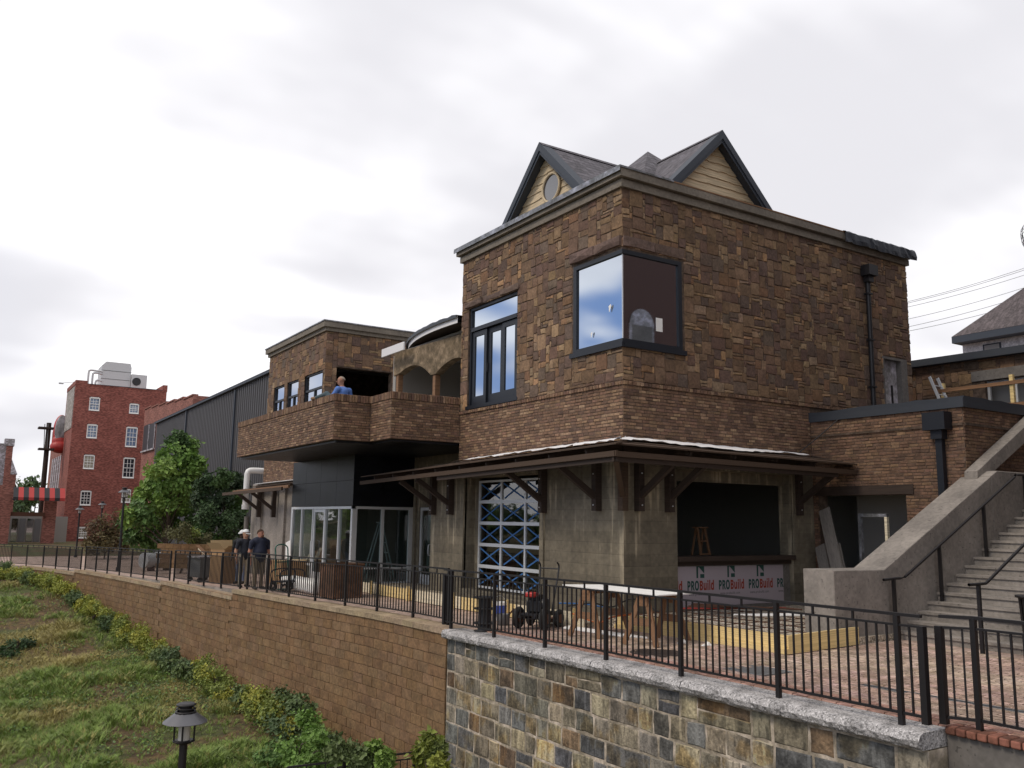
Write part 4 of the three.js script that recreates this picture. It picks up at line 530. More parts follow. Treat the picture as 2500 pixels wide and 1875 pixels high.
// ------------------------------------------------------------------ low brick wing beside the stairs
{
  const t = thing('brick_wing', 'low brown brick wing with black roof edge and a dark doorway', 'building', [19, 0, -11.6]);
  const WX = 17, F = frame([WX, 0, -13.5], [0, 0, 1], [-1, 0, 0]), G = frame([WX, 0, -9.8], [1, 0, 0], [0, 0, 1]), dr = [[0.16, 2.36, -0.2, 2.65]];
  part(t, 'wall', [...holedWall(F, 0.0, 3.7, -0.3, 4.5, -0.3, 0, dr), bx(WX + 0.3, 30, -0.3, 4.5, -10.1, -9.8), bx(29.7, 30, -0.3, 4.5, -20, -10.1)], M.mortar);
  part(t, 'roof', [bx(WX + 0.2, 30, 4.3, 4.44, -20, -10.0)], M.tarp);
  const R = rng(61); masonry(t, 'brick', [...brickRows(F, 0, 3.7, 0, 4.5, dr, 0.2, 0.0667, 0.012, R), ...brickRows(G, 0, 6, 1.2, 4.5, [], 0.2, 0.0667, 0.012, R)], brickOpt, R2 => vary(R2, pick(R2, brickTones.slice(0, 6)), 0.15), M.stone, 66);
  part(t, 'string_course', [fbox(F, 0, 3.7, 4.0, 4.05, 0.0, 0.035), fbox(G, 0.02, 8, 4.0, 4.05, 0.0, 0.035)], M.mortar);
  { const n = 40, Tn = []; const P = (i, k) => { const f = i / n, L = 3.75 + 10, s = f * L, w = (hash2(i, k, 7) - 0.5) * 0.03, o = k === 2 ? 0.05 : k === 1 ? 0.06 : -0.4, y = (k === 0 ? 4.58 : k === 1 ? 4.585 : 4.40) + w; return s < 3.75 ? [WX - o, y, Math.min(-13.5 + s + 0, -9.8 + o)] : [WX + s - 3.75 - o, y, -9.8 + o]; }; for (let i = 0; i < n; i++) for (let k = 0; k < 2; k++) Tn.push(P(i, k), P(i + 1, k), P(i + 1, k + 1), P(i, k), P(i + 1, k + 1), P(i, k + 1)); part(t, 'roof_edge', tri(Tn), M.tarp); }
  part(t, 'edge_flashing', [bx(WX - 0.055, WX - 0.045, 4.36, 4.56, -13.5, -9.75), bx(WX - 0.05, 30, 4.36, 4.56, -9.755, -9.745)], M.tarp);
  part(t, 'lintel', fbox(F, 0.0, 2.55, 2.65, 2.85, -0.25, 0.03), M.darkwood);
  part(t, 'door_recess', [bx(18.6, 18.7, -0.2, 3, -13.5, -11), bx(17.3, 18.6, 2.9, 3, -13.5, -11), bx(17.3, 18.6, -0.2, 3, -11.05, -10.95), bx(17.3, 18.6, -0.3, 0.1, -13.5, -11)], M.room);
  const dsp = part(t, 'downspout', bx(WX - 0.15, WX - 0.03, 0.2, 3.75, -10.33, -10.19), M.frame); part(dsp, 'rain_head', [bx(WX - 0.3, WX - 0.02, 3.92, 4.28, -10.5, -10.02), bx(WX - 0.22, WX - 0.02, 3.74, 3.92, -10.38, -10.14)], M.frame);
  part(t, 'cable', tube([[WX - 0.05, 4.36, -12.7], [16.6, 3.95, -13.0], [16.2, 3.6, -13.2]], 0.012, 5), M.black);
}

// ------------------------------------------------------------------ concrete stairs and parapet wall
{
  const t = thing('concrete_stairs', 'wide concrete steps rising beside a sloping parapet wall', 'stairs', [16, 0, -7]);
  const zn = -9.28; const side = (pts, z0, z1) => { const sh = new THREE.Shape(pts.map(p => new THREE.Vector2(...p))); const g = new THREE.ExtrudeGeometry(sh, { depth: z1 - z0, bevelEnabled: true, bevelSize: 0.012, bevelThickness: 0.012, bevelSegments: 1 }); g.translate(0, 0, z0); return uvm(prep(g)); };
  part(t, 'parapet_wall', side([[12.12, -0.2], [12.12, 1.25], [13.44, 1.24], [16.9, 2.94], [16.9, -0.2]], -9.87, zn - 0.012), M.smoothcon, { label: 'smooth grey parapet wall with sloping top' });
  part(t, 'landing_wall', side([[16.93, -0.2], [16.93, 2.955], [17.16, 3.06], [22, 3.06], [22, -0.2]], -9.72, zn - 0.012), M.smoothcon);
  const q1 = onZ(2388, 1150, -9.45), q2 = onZ(2500, 1046, -9.45); const k = (q2.y - q1.y) / (q2.x - q1.x); part(t, 'upper_parapet', side([[q1.x, q1.y - 0.3], [q1.x + 0.05, q1.y], [q1.x + 4, q1.y + 4 * k], [q1.x + 4, q1.y + 4 * k - 0.34]], -9.74, -9.5), M.smoothcon);
  for (let i = 0; i < 19; i++) { const x = 13.72 + i * 0.305, y = 0.09 + (i + 1) * 0.15; part(t, 'step', [bx(x, x + (i === 18 ? 6 : 0.37), y - 0.15 + (i ? 0 : -0.2), y - 0.045, zn + 0.002, -2.5), bx(x - 0.03, x + (i === 18 ? 6 : 0.34), y - 0.045, y, zn + 0.002, -2.5)], M.smoothcon); }
}
function stairRail(label, z, pts, posts) { const t = thing('stair_handrail', label, 'handrail', [posts[0][0], posts[0][1], z]); part(t, 'handrail', tube(pts.map(p => [p[0], p[1], z]), 0.024, 8, 60), M.rail); for (const [x, y0, y1] of posts) part(t, 'post', bx(x - 0.025, x + 0.025, y0, y1, z - 0.025, z + 0.025), M.rail); }
{ const st = x => x < 13.72 ? 0.1 : 0.09 + (Math.floor((x - 13.72) / 0.305) + 1) * 0.15;
  const slope = (3.01 - 1.126) / (17.65 - 13.81), ry = x => x < 13.81 ? 1.11 : x > 17.65 ? 3.01 : 1.126 + (x - 13.81) * slope;
  stairRail('dark round handrail running up beside the sloping parapet wall', -9.16, [[13.23, 1.095], [13.55, 1.11], [13.78, 1.118], [13.9, 1.17], [15, 1.71], [16.2, 2.3], [17.4, 2.89], [17.6, 2.98], [17.75, 3.01], [19.5, 3.0]], [13.5, 14.87, 16.37, 17.9].map(x => [x, st(x), ry(x)]));
  const a = onZ(2365.5, 1427.8, -7.6), b = onZ(2410, 1424.5, -7.6); const pts = [[a.x, a.y], [b.x - 0.12, b.y], [b.x, b.y + 0.02]]; for (let i = 1; i <= 6; i++) pts.push([b.x + i * 0.6, b.y + 0.02 + i * 0.6 * slope]);
  stairRail('dark round handrail standing free in the middle of the steps', -7.6, pts, [[a.x + 0.25, 0.1, a.y], [a.x + 2.0, st(a.x + 2.0), b.y + (a.x + 2.0 - b.x) * slope]]); }
// ------------------------------------------------------------------ railings along the walls
const balG = bx(-0.0095, 0.0095, 0, 0.845, -0.0095, 0.0095), stubG = bx(-0.011, 0.011, 0, 0.1, -0.011, 0.011), postG = bx(-0.026, 0.026, -0.02, 1.08, -0.026, 0.026), fatG = bx(-0.034, 0.034, 0.06, 0.99, -0.034, 0.034);
function railing(label, pts, o = {}) { // pts = posts [x, y, z] along the line; first and last may be free ends
  const mid = pts[Math.floor(pts.length / 2)], t = thing('iron_railing', label, 'railing', mid, o.group); const shared = (n, g, x, y, z, ry = 0) => { const m = new THREE.Mesh(g, M.rail); m.name = n; m.position.set(x - mid[0], y - mid[1], z - mid[2]); m.rotation.y = ry; t.add(m); };
  pts.forEach((p, i) => { const free = (i === 0 && o.freeA) || (i === pts.length - 1 && o.freeB); if (!free) shared('post', postG, ...p); });
  for (let i = 0; i + 1 < pts.length; i++) { const a = pts[i], b = pts[i + 1], L = Math.hypot(b[0] - a[0], b[2] - a[2]), ang = Math.atan2(-(b[2] - a[2]), b[0] - a[0]);
    const at = (f, dy) => [mixf(a[0], b[0], f), mixf(a[1], b[1], f) + dy, mixf(a[2], b[2], f)];
    part(t, 'handrail', bar(at(0, 1.085), at(1, 1.085), 0.045, 0.03), M.rail); part(t, 'upper_rail', bar(at(0, 0.98), at(1, 0.98), 0.03, 0.022), M.rail); part(t, 'lower_rail', bar(at(0, 0.125), at(1, 0.125), 0.03, 0.026), M.rail);
    const n = Math.max(1, Math.round(L / 0.118)); for (let k = 1; k < n; k++) shared('baluster', balG, ...at(k / n, 0.13), ang); if (L > 0.9) for (const f of [1 / 3, 2 / 3]) shared('stub', stubG, ...at(f, 0.985), ang); }
  for (const e of o.fat || []) shared('end_post', fatG, ...e);
  return t;
}
const TP = (x, z, dy = 0) => [x, terrY(x, z) + dy, z];
railing('black iron railing on the granite coping in front of the sawhorse table', [TP(8.27, -15.25), TP(8.27, -14.95), TP(8.27, -13.4), TP(8.27, -11.85), TP(8.27, -10.3), TP(8.27, -8.75), TP(8.27, -7.15), TP(8.27, -5.6), TP(8.27, -5.33)], { freeA: true, freeB: true, fat: [TP(8.27, -15.22), TP(8.27, -5.33)] });
railing('black iron railing on the brick edging in front of the stairs', [TP(8.44, -5.25), TP(8.58, -4.98), TP(8.58, -3.43), TP(8.58, -1.9), TP(8.58, -0.3)], { freeA: true, fat: [TP(8.44, -5.25)] });
{
  const seg = (label, z0, z1, lift, o) => { const pts = []; const n = Math.max(1, Math.round(Math.abs(z1 - z0) / 1.62)); for (let i = 0; i <= n; i++) { const z = mixf(z0, z1, i / n); pts.push([wallX(z) + 0.3, lift(z), z]); } return railing(label, pts, o); };
  seg('black iron railing on the block wall in front of the glass shopfront', -15.5, -26.4, z => terrY(8, z), { fat: [[8.5, terrY(8, -15.45), -15.45]] });
  seg('black iron railing on the block wall in front of the three standing people and lumber', -26.95, -33.4, z => mixf(-0.2, -0.33, (z + 26.95) / -6.45));
  seg('black iron railing on the block wall where it steps down past the metal tank', -33.9, -44.7, z => mixf(-0.37, -0.55, (z + 33.9) / -10.8));
  seg('black iron railing at the far curving end of the block wall', -45.3, -60, z => mixf(-0.6, -0.78, (z + 45.3) / -14.7));
}
{ const A = onX(1012, 1836, 7.75), B = onY(841, 1856, A.y - 0.12), C = V3(B.x + (B.x - A.x) * 0.8, B.y - 0.1, B.z + (B.z - A.z) * 0.8); const q = p => [p.x, p.y - 1.09, p.z], m = A.clone().lerp(B, 0.5);
  railing('low black iron railing below the granite wall among the bushes', [q(A), q(m), q(B), q(C)], {}); }
// ------------------------------------------------------------------ lamps
function lampPost(label, H, pos, group) {
  const t = thing('lamp_post', label, 'street lamp', pos, group); const y = H;
  lpart(t, 'pole', [cyl([0, 0, 0], [0, y - 0.47, 0], 0.055, 0.05, 14), cyl([0, 0, 0], [0, 0.18, 0], 0.11, 0.09, 14), cyl([0, y - 0.5, 0], [0, y - 0.46, 0], 0.1, 0.12, 14)], M.rail);
  lpart(t, 'hood', lathe([[0.125, y - 0.115], [0.285, y - 0.235], [0.28, y - 0.242], [0.12, y - 0.13]], 12), M.lampHood);
  lpart(t, 'cap', [lathe([[0, y], [0.1, y], [0.125, y - 0.015], [0.125, y - 0.03], [0.1, y - 0.035]], 16), lathe([[0.105, y - 0.06], [0.125, y - 0.06], [0.125, y - 0.075], [0.105, y - 0.075]], 16), lathe([[0.11, y - 0.1], [0.135, y - 0.1], [0.135, y - 0.125], [0.11, y - 0.125]], 16), cyl([0, y - 0.125, 0], [0, y - 0.01, 0], 0.08, 0.08, 12)], M.rail);
  const ln = lpart(t, 'lantern', cyl([0, y - 0.46, 0], [0, y - 0.14, 0], 0.075, 0.075, 16, true), std({ color: lin(0.55, 0.53, 0.48), roughness: 0.4 }));
  for (let k = 0; k < 4; k++) { const a = k * Math.PI / 2 + 0.4; lpart(t, 'cage_bar', bar([Math.cos(a) * 0.125, y - 0.475, Math.sin(a) * 0.125], [Math.cos(a) * 0.125, y - 0.2, Math.sin(a) * 0.125], 0.02, 0.02, V3(1, 0, 0)), M.rail); }
  lpart(t, 'cage_ring', lathe([[0.06, y - 0.48], [0.14, y - 0.48], [0.14, y - 0.465], [0.06, y - 0.465]], 16), M.rail); return t;
}
{ const p = ray(455, 1716).multiplyScalar(11.5 / ray(455, 1716).dot(fwd)).add(camPos), g = bankY(p.x, p.z); lampPost('cone-hooded lamp post rising from the grassy bank', p.y - g, [p.x, g, p.z]); }
{ const far = [[305, 1190, 41, 'tall cone-hooded lamp post in front of the leafy tree'], [196, 1235, 56, 'cone-hooded lamp post in front of the brick tower corner'], [251, 1224, 60, 'cone-hooded lamp post above the reddish shrub']]; for (const [x, y, D, l] of far) { const d = ray(x, y), p = d.multiplyScalar(D / d.dot(fwd)).add(camPos), g = terrY(p.x, p.z); lampPost(l, p.y - g, [p.x, g, p.z]); } }
// ------------------------------------------------------------------ behind the wing: stone wall, house, wires
{
  const t = thing('rear_stone_wall', 'stone upper wall with black coping behind the low brick wing', 'wall', [24.2, 4, -13]); const X = 24, F = frame([X, 0, -17.5], [0, 0, 1], [-1, 0, 0]), R = rng(17);
  const lint = [[4.0, 7.6, 4.4, 6.1]];
  part(t, 'wall', holedWall(F, 0, 12, 4.0, 6.66, -0.3, 0, [[4.35, 7.4, 4.5, 6.0]]), M.mortar); part(t, 'backing', bx(24.6, 24.7, 4.0, 6.6, -17, -6), M.room);
  masonry(t, 'stone', ashlar(F, 0, 9, 4.4, 6.66, [[4.0, 7.5, 4.4, 6.25]], 0.1, R), stoneOpt, R2 => vary(R2, pick(R2, fieldstone)), M.stone, 18);
  part(t, 'coping', bar([X, 6.78, -17.5], [X, 6.62, -5.5], 0.5, 0.2), M.tarp); part(t, 'lintel', fbox(F, 4.0, 7.5, 6.02, 6.3, -0.1, 0.04), M.greycon); part(t, 'window_frame', [...sash(F, 4.35, 7.4, 4.5, 6.0, -0.2, 0.07, 0.08), ...[5.1, 5.9, 6.6].map(u => fbox(F, u, u + 0.05, 4.57, 5.93, -0.19, -0.13))], M.hvac);
}
{ const t = thing('guard_rail', 'temporary timber guard rail on the wing roof', 'guard rail', [22, 4.44, -11.5]); for (const z of [-13.2, -11.4, -9.95]) part(t, 'post', bx(22, 22.09, 4.44, 5.75, z - 0.045, z + 0.045), M.lumber); for (const y of [4.95, 5.5]) part(t, 'rail', bx(21.955, 21.998, y, y + 0.09, -13.6, -9.8), M.oldwood); }
{ const t = thing('extension_ladder', 'silver aluminium ladder leaning beside the steel door', 'ladder', [21.5, 4.44, -13.1]); const b = [[21.62, 4.44, -12.75], [21.62, 5.9, -13.3]]; for (const dx of [0, 0.36]) part(t, 'rail', bar([b[0][0] + dx, b[0][1], b[0][2]], [b[1][0] + dx, b[1][1], b[1][2]], 0.03, 0.07, V3(0, 0, 1)), M.alum); for (let k = 1; k < 6; k++) { const f = k / 6; part(t, 'rung', cyl([21.62, mixf(4.44, 5.9, f), mixf(-12.75, -13.3, f)], [21.98, mixf(4.44, 5.9, f), mixf(-12.75, -13.3, f)], 0.015, 0.015, 6), M.alum); } }
{
  const t = thing('white_house', 'white house wall under a brown shingled hip roof and dark eave', 'house', [39, 0, -15]); const X = 35, c = onX(2349, 833, X), ev = onX(2323, 824, X - 0.6);
  part(t, 'wall', [bx(X, X + 8, 0, c.y + 0.05, c.z, c.z + 13)], std({ color: lin(0.82, 0.8, 0.83), roughness: 0.85, map: T.soft })); const w0 = onX(2400, 842, X), w1 = onX(2446, 866, X); const w = part(t, 'window', bx(X - 0.03, X, w1.y, w0.y, w0.z, w1.z), M.frame); part(w, 'pane', bx(X - 0.035, X - 0.031, w1.y + 0.05, w0.y - 0.05, w0.z + 0.06, w1.z - 0.06), M.room);
  const e = 0.6, y = c.y + 0.12, z0 = ev.z, z1 = ev.z + 14.3, x0 = X - e, x1 = X + 8 + e, rd = 3.4, ry = y + 4.5; const A = [x0, y, z0], B = [x0, y, z1], C = [x1, y, z1], D = [x1, y, z0], r1 = [(x0 + x1) / 2, ry, z0 + 4.6], r2 = [(x0 + x1) / 2, ry, z1 - 4.6];
  for (const f of [[A, B, r2, r1], [B, C, r2, r2], [C, D, r1, r2], [D, A, r1, r1]]) part(t, 'roof_slope', quad(...f), std({ map: T.shingle, bumpMap: T.shingleB, bumpScale: 0.012, color: lin(0.36, 0.32, 0.31), roughness: 0.95 })); part(t, 'eave', bx(x0, x1, y - 0.28, y - 0.01, z0, z1), M.bargeboard);
}
{ const ys = [[735, 650], [738, 655], [746, 668], [775, 699], [793, 720], [800, 738]]; ys.forEach(([ya, yb], i) => { const t = thing('overhead_wire', 'thin overhead wire crossing the sky above the white house', 'wire', [34, 10, -20], 'parallel overhead wires'); const z = -30; const a = onZ(2050, ya + 38, z), b = onZ(2580, yb - 22, z + 6); const p = []; for (let k = 0; k <= 8; k++) { const f = k / 8, q = a.clone().lerp(b, f); p.push([q.x, q.y - 0.25 * Math.sin(Math.PI * f), q.z]); } part(t, 'strand', tube(p, 0.012, 4, 24), M.greyplastic); });
  const t = thing('cable_coil', 'loose coil of black cable hanging in the air beside the sky', 'cable', [20, 9.5, -11]); const c = onZ(2505, 585, -11.5); for (let k = 0; k < 6; k++) { const pts = []; for (let i = 0; i <= 20; i++) { const a = i / 20 * Math.PI * 2, r = 0.2 + 0.02 * k; pts.push([c.x + Math.cos(a) * r * (0.55 + 0.07 * k), c.y + Math.sin(a) * r * 1.0 + 0.02 * k, c.z + 0.05 * Math.sin(a + k)]); } part(t, 'loop', tube(pts, 0.0065, 5, 50), M.black); } part(t, 'hanger', tube([[c.x + 0.1, c.y + 0.2, c.z], [c.x + 0.4, c.y + 0.35, c.z], [c.x + 2, c.y + 0.6, c.z]], 0.008, 5), M.black); }
// ------------------------------------------------------------------ brick building across the steps, which shades the hatch side and shows in the corner glass
{
  const t = thing('opposite_building', 'tall red-brown brick building across the steps with arched windows', 'building', [27, 0, 8]);
  part(t, 'wall', bx(12.5, 42, -1, 17, -2.3, 12), M.brickBrown);
  for (const [x, y] of [[19, 5], [23.5, 5], [28, 5], [32.5, 5], [17.6, 7.5], [21.6, 7.5], [25.6, 7.5], [29.6, 7.5]]) { const w = part(t, 'window', [bx(x - 0.6, x + 0.6, y, y + 1.9, -2.35, -2.302), (() => { const g = new THREE.CircleGeometry(0.6, 16, 0, Math.PI); g.rotateY(Math.PI); g.translate(x, y + 1.9, -2.35); return uvm(prep(g)); })()], M.vinyl); part(w, 'pane', bx(x - 0.5, x + 0.5, y + 0.1, y + 1.85, -2.36, -2.351), M.greycon); }
}

// ------------------------------------------------------------------ buildings in the distance
{
  const t = thing('metal_shed', 'long dark ribbed metal building beyond the ivy', 'building', [20, 0, -60]); const X = 14, z0 = -44, z1 = -75.2, pz = 0.4; let y = z => lerpT([[-45, 9.6], [-76, 9.39]], z);
  const Tn = []; let k = 0; for (let z = z0; z > z1; z -= pz, k++) { const prof = [[0, 0], [0.2, 0], [0.24, 0.1], [0.36, 0.1], [0.4, 0]]; for (let i = 0; i < 4; i++) { const [a, d] = prof[i], [b, e] = prof[i + 1]; const p = (s, dd, yy) => [X - dd, yy, z - s]; Tn.push(p(a, d, -0.8), p(b, e, -0.8), p(b, e, y(z)), p(a, d, -0.8), p(b, e, y(z)), p(a, d, y(z))); } }
  part(t, 'ribbed_wall', tri(Tn), M.corrugated); part(t, 'end_wall', [bx(X + 0.05, X + 16, -0.8, 9.3, z1 - 0.1, z1), bx(X + 0.05, X + 16, -0.8, 9.5, z0, z0 + 0.1)], M.corrugated); part(t, 'roof', quad([X - 0.3, 9.68, z0], [X - 0.3, 9.46, z1 - 0.3], [X + 16, 12.2, z1 - 0.3], [X + 16, 12.2, z0]), M.corrugated); part(t, 'gutter', bar([X - 0.2, 9.62, z0], [X - 0.2, 9.42, z1 - 0.2], 0.16, 0.16), M.bargeboard);
  for (const z of [-52, -64.5]) part(t, 'downpipe', bx(X - 0.2, X - 0.06, -0.6, 9.4, z - 0.08, z + 0.08), M.bargeboard); part(t, 'corner_trim', bx(X - 0.08, X + 0.05, -0.8, 9.39, z1 - 0.12, z1 + 0.12), M.bargeboard);
}
const z1p = (x, y) => [x * 0.3316, 850 + y * 0.3316];
function sashWindow(t, F, u0, u1, v0, v1, cols, rows, glassM) { // white sash window with segmental head
  const w = part(t, 'window', [...sash(F, u0, u1, v0, v1, 0.02, 0.11, 0.1), fbox(F, u0 + 0.11, u1 - 0.11, (v0 + v1) / 2 - 0.035, (v0 + v1) / 2 + 0.035, 0.03, 0.1), fbox(F, u0 + 0.12, u1 - 0.12, v1, v1 + 0.07, 0.0, 0.1)], M.white);
  part(w, 'pane', fbox(F, u0 + 0.14, u1 - 0.14, v0 + 0.14, v1 - 0.14, 0.02, 0.03), glassM); const mm = []; for (let i = 1; i < cols; i++) { const u = mixf(u0 + 0.14, u1 - 0.14, i / cols); mm.push(fbox(F, u - 0.022, u + 0.022, v0 + 0.14, v1 - 0.14, 0.031, 0.07)); } for (let j = 1; j < rows; j++) { const v = mixf(v0 + 0.14, v1 - 0.14, j / rows); mm.push(fbox(F, u0 + 0.14, u1 - 0.14, v - 0.022, v + 0.022, 0.032, 0.068)); } part(w, 'muntins', mm, M.white); part(w, 'sill', fbox(F, u0, u1, v0 - 0.06, v0, -0.02, 0.24), M.white);
}
{
  const Z = -110, t = thing('brick_tower', 'tall red brick mill tower with white sash windows', 'building', [16, -0.9, -115]); const a = onZ(...z1p(560, 262), Z), b = onZ(...z1p(1228, 322), Z); const x0 = a.x, x1 = b.x, top = a.y;
  const F = frame([0, 0, Z], [1, 0, 0], [0, 0, 1]); const WL = [[658, 352, 735, 465, 0], [952, 400, 1024, 487, 0], [640, 552, 716, 667, 0], [928, 572, 1008, 732, 0], [616, 777, 695, 893, 1], [907, 798, 989, 960, 2], [592, 1042, 670, 1160, 2], [575, 1310, 640, 1402, 1], [895, 1030, 962, 1140, 1]].map(([c, d, e, f, g]) => { const p = onZ(...z1p(c, d), Z), q = onZ(...z1p(e, f), Z), cx = (p.x + q.x) / 2, hw = Math.abs(q.x - p.x) / 2 * 0.92; return [cx - hw, cx + hw, q.y, p.y - 0.05, g]; });
  part(t, 'wall', [...holedWall(F, x0, x1, -1, top - 0.05, -0.45, 0, WL), bx(x0, x1, -1, top - 0.06, Z - 8.5, Z - 0.45)], M.brickfar); part(t, 'parapet', [bx(x0 - 0.05, x0 + 1.2, top - 0.05, top + 0.45, Z - 8.5, Z + 0.04), bx(x0 + 1.2, x1 - 0.45, top - 0.05, top + 0.08, Z - 0.5, Z + 0.04), bx(x1 - 0.45, x1 + 0.05, top - 0.05, top + 0.75, Z - 8.5, Z + 0.04)], M.brickfar); part(t, 'coping', bx(x0 + 1.2, x1 - 0.45, top + 0.08, top + 0.14, Z - 0.5, Z + 0.08), M.bargeboard);
  part(t, 'painted_side', bx(x0 - 0.06, x0 - 0.0, top - 5, top - 0.2, Z - 7.5, Z - 0.5), std({ color: lin(0.55, 0.53, 0.50), map: T.mottle, roughness: 0.9 })); part(t, 'lower_range', bx(x0 + 0.3, x1, -1, 13.2, Z - 26, Z - 8.5), M.brickfarB);
  for (let i = 0; i < 5; i++) part(t, 'side_window', bx(x0 + 0.2, x0 + 0.3, 5.2, 9.2, Z - 12 - i * 2.4, Z - 10.9 - i * 2.4), M.vinyl);
  const gl = [std({ color: lin(0.16, 0.22, 0.33), roughness: 0.08 }), std({ color: lin(0.36, 0.33, 0.26), roughness: 0.2 }), std({ color: lin(0.03, 0.035, 0.045), roughness: 0.08 })];
  const FW = frame([0, 0, Z - 0.16], [1, 0, 0], [0, 0, 1]); for (const [a, b, c, d, g] of WL) sashWindow(t, FW, a + 0.01, b - 0.01, c + 0.06, d - 0.09, 3, 4, gl[g]);
  for (const [c, d] of [[778, 375], [790, 440]]) { const p = onZ(...z1p(c, d), Z); part(t, 'anchor_plate', cyl([p.x, p.y, Z], [p.x, p.y, Z + 0.05], 0.3, 0.3, 12), M.brickfar); }
  // rooftop plant: separate thing
  const h = thing('rooftop_unit', 'pale metal ventilation unit with a round fan on the tower roof', 'air unit', [16, top, -113]); const p0 = onZ(...z1p(755, 95), Z - 3), p1 = onZ(...z1p(958, 285), Z - 3), p2 = onZ(...z1p(1080, 205), Z - 3);
  part(h, 'housing', [bx(p0.x, p1.x, top - 0.1, p0.y - 0.5, Z - 6, Z - 3), (() => { const sh = new THREE.Shape([[p0.x, p0.y - 0.5], [p1.x, p0.y - 0.5], [p1.x - 0.15, p0.y], [p0.x + 0.45, p0.y]].map(q => new THREE.Vector2(...q))); const g = new THREE.ExtrudeGeometry(sh, { depth: 3, bevelEnabled: false }); g.translate(0, 0, Z - 6); return uvm(prep(g)); })()], M.hvac); part(h, 'fan_box', bx(p1.x + 0.03, p2.x, top - 0.1, p2.y, Z - 5, Z - 2.6), M.hvac); const fc = onZ(...z1p(1005, 247), Z - 2.6); part(h, 'fan', cyl([fc.x, fc.y, Z - 2.6], [fc.x, fc.y, Z - 2.5], 0.48, 0.48, 20), M.black); part(h, 'seam', [bx(p0.x - 0.02, p1.x + 0.02, p0.y - 1.1, p0.y - 1.04, Z - 3.0, Z - 2.97), bx(p0.x - 0.02, p1.x + 0.02, p0.y - 2.1, p0.y - 2.04, Z - 3.0, Z - 2.97)], M.greyplastic);
  for (const [xa, ya] of [[655, 160], [685, 180], [705, 235]]) { const q = onZ(...z1p(xa, ya), Z - 3); part(h, 'pipe', tube([[q.x, top - 0.1, Z - 3], [q.x, q.y - 0.3, Z - 3], [q.x + 0.12, q.y - 0.04, Z - 3], [q.x + 0.4, q.y, Z - 3], [p0.x + 0.1, q.y - 0.05, Z - 3]], 0.12, 8, 40), M.hvac); }
  const cm = thing('roof_camera_arm', 'thin arm with a small lamp reaching out from the tower roof', 'lamp', [x0, top, Z]); const c1 = onZ(...z1p(445, 256), Z), c2 = onZ(...z1p(520, 250), Z); part(cm, 'arm', cyl([c1.x + 0.3, c1.y + 0.08, Z - 0.3], [x0 + 0.2, top + 0.3, Z - 0.3], 0.03, 0.03, 6), M.hvac); part(cm, 'lamp_head', rbx(c1.x - 0.15, c1.x + 0.35, c1.y - 0.08, c1.y + 0.1, Z - 0.4, Z - 0.2, 0.05), M.hvac);
  // red shoe sculpture on the side wall
  const s = thing('shoe_sculpture', 'giant red slipper with a grey insole hung on the tower side', 'sculpture', [x0 - 0.6, 9, Z - 9]); const sc = onZ(...z1p(450, 610), Z - 8), st = onZ(...z1p(440, 735), Z - 8), k = 0.051; const ell = (cx, cy, cz, rx, ry, rz) => { const g = new THREE.SphereGeometry(1, 24, 16); g.scale(rx, ry, rz); g.translate(cx, cy, cz); return prep(g); };
  part(s, 'upper', [ell(sc.x, sc.y, sc.z - 0.4, 0.85, 2.0, 0.7), ell(st.x + 0.02, st.y + 0.15, st.z - 0.1, 1.1, 0.8, 1.0), ell(st.x + 0.02, st.y + 0.75, st.z - 0.2, 0.95, 0.9, 0.75)], M.red); part(s, 'insole', ell(sc.x - 0.02, sc.y + 0.15, sc.z + 0.25, 0.7, 1.75, 0.22), M.vinyl);
}
{
  const X = 17, t = thing('stepped_brick_building', 'old brick building with stepped parapet and narrow arched windows', 'building', [22, -0.9, -88]); const zf = -99, zn = -77; for (let i = 0; i < 6; i++) { const za = mixf(zf, zn, i / 6), zb = mixf(zf, zn, (i + 1) / 6), y = mixf(13.1, 12.0, i / 6) + 0.0; part(t, 'wall', bx(X, X + 12, -1, y, za, zb), M.brickfarB); part(t, 'coping_tile', bx(X - 0.08, X + 0.4, y, y + 0.12, za, zb), M.brickfarB); }
  for (const [a, b, c, d] of [[1066, 560, 1093, 748], [1108, 548, 1138, 735]]) { const p = onX(...z1p(a, b), X), q = onX(...z1p(c, d), X); const w = part(t, 'window', bx(X - 0.06, X, q.y, p.y - 0.2, p.z, q.z), M.black); part(w, 'sill', bx(X - 0.2, X, q.y - 0.15, q.y, p.z - 0.1, q.z + 0.1), M.vinyl); part(w, 'jamb', bx(X - 0.12, X - 0.061, q.y, p.y - 0.3, q.z - 0.18, q.z), M.vinyl); }
}
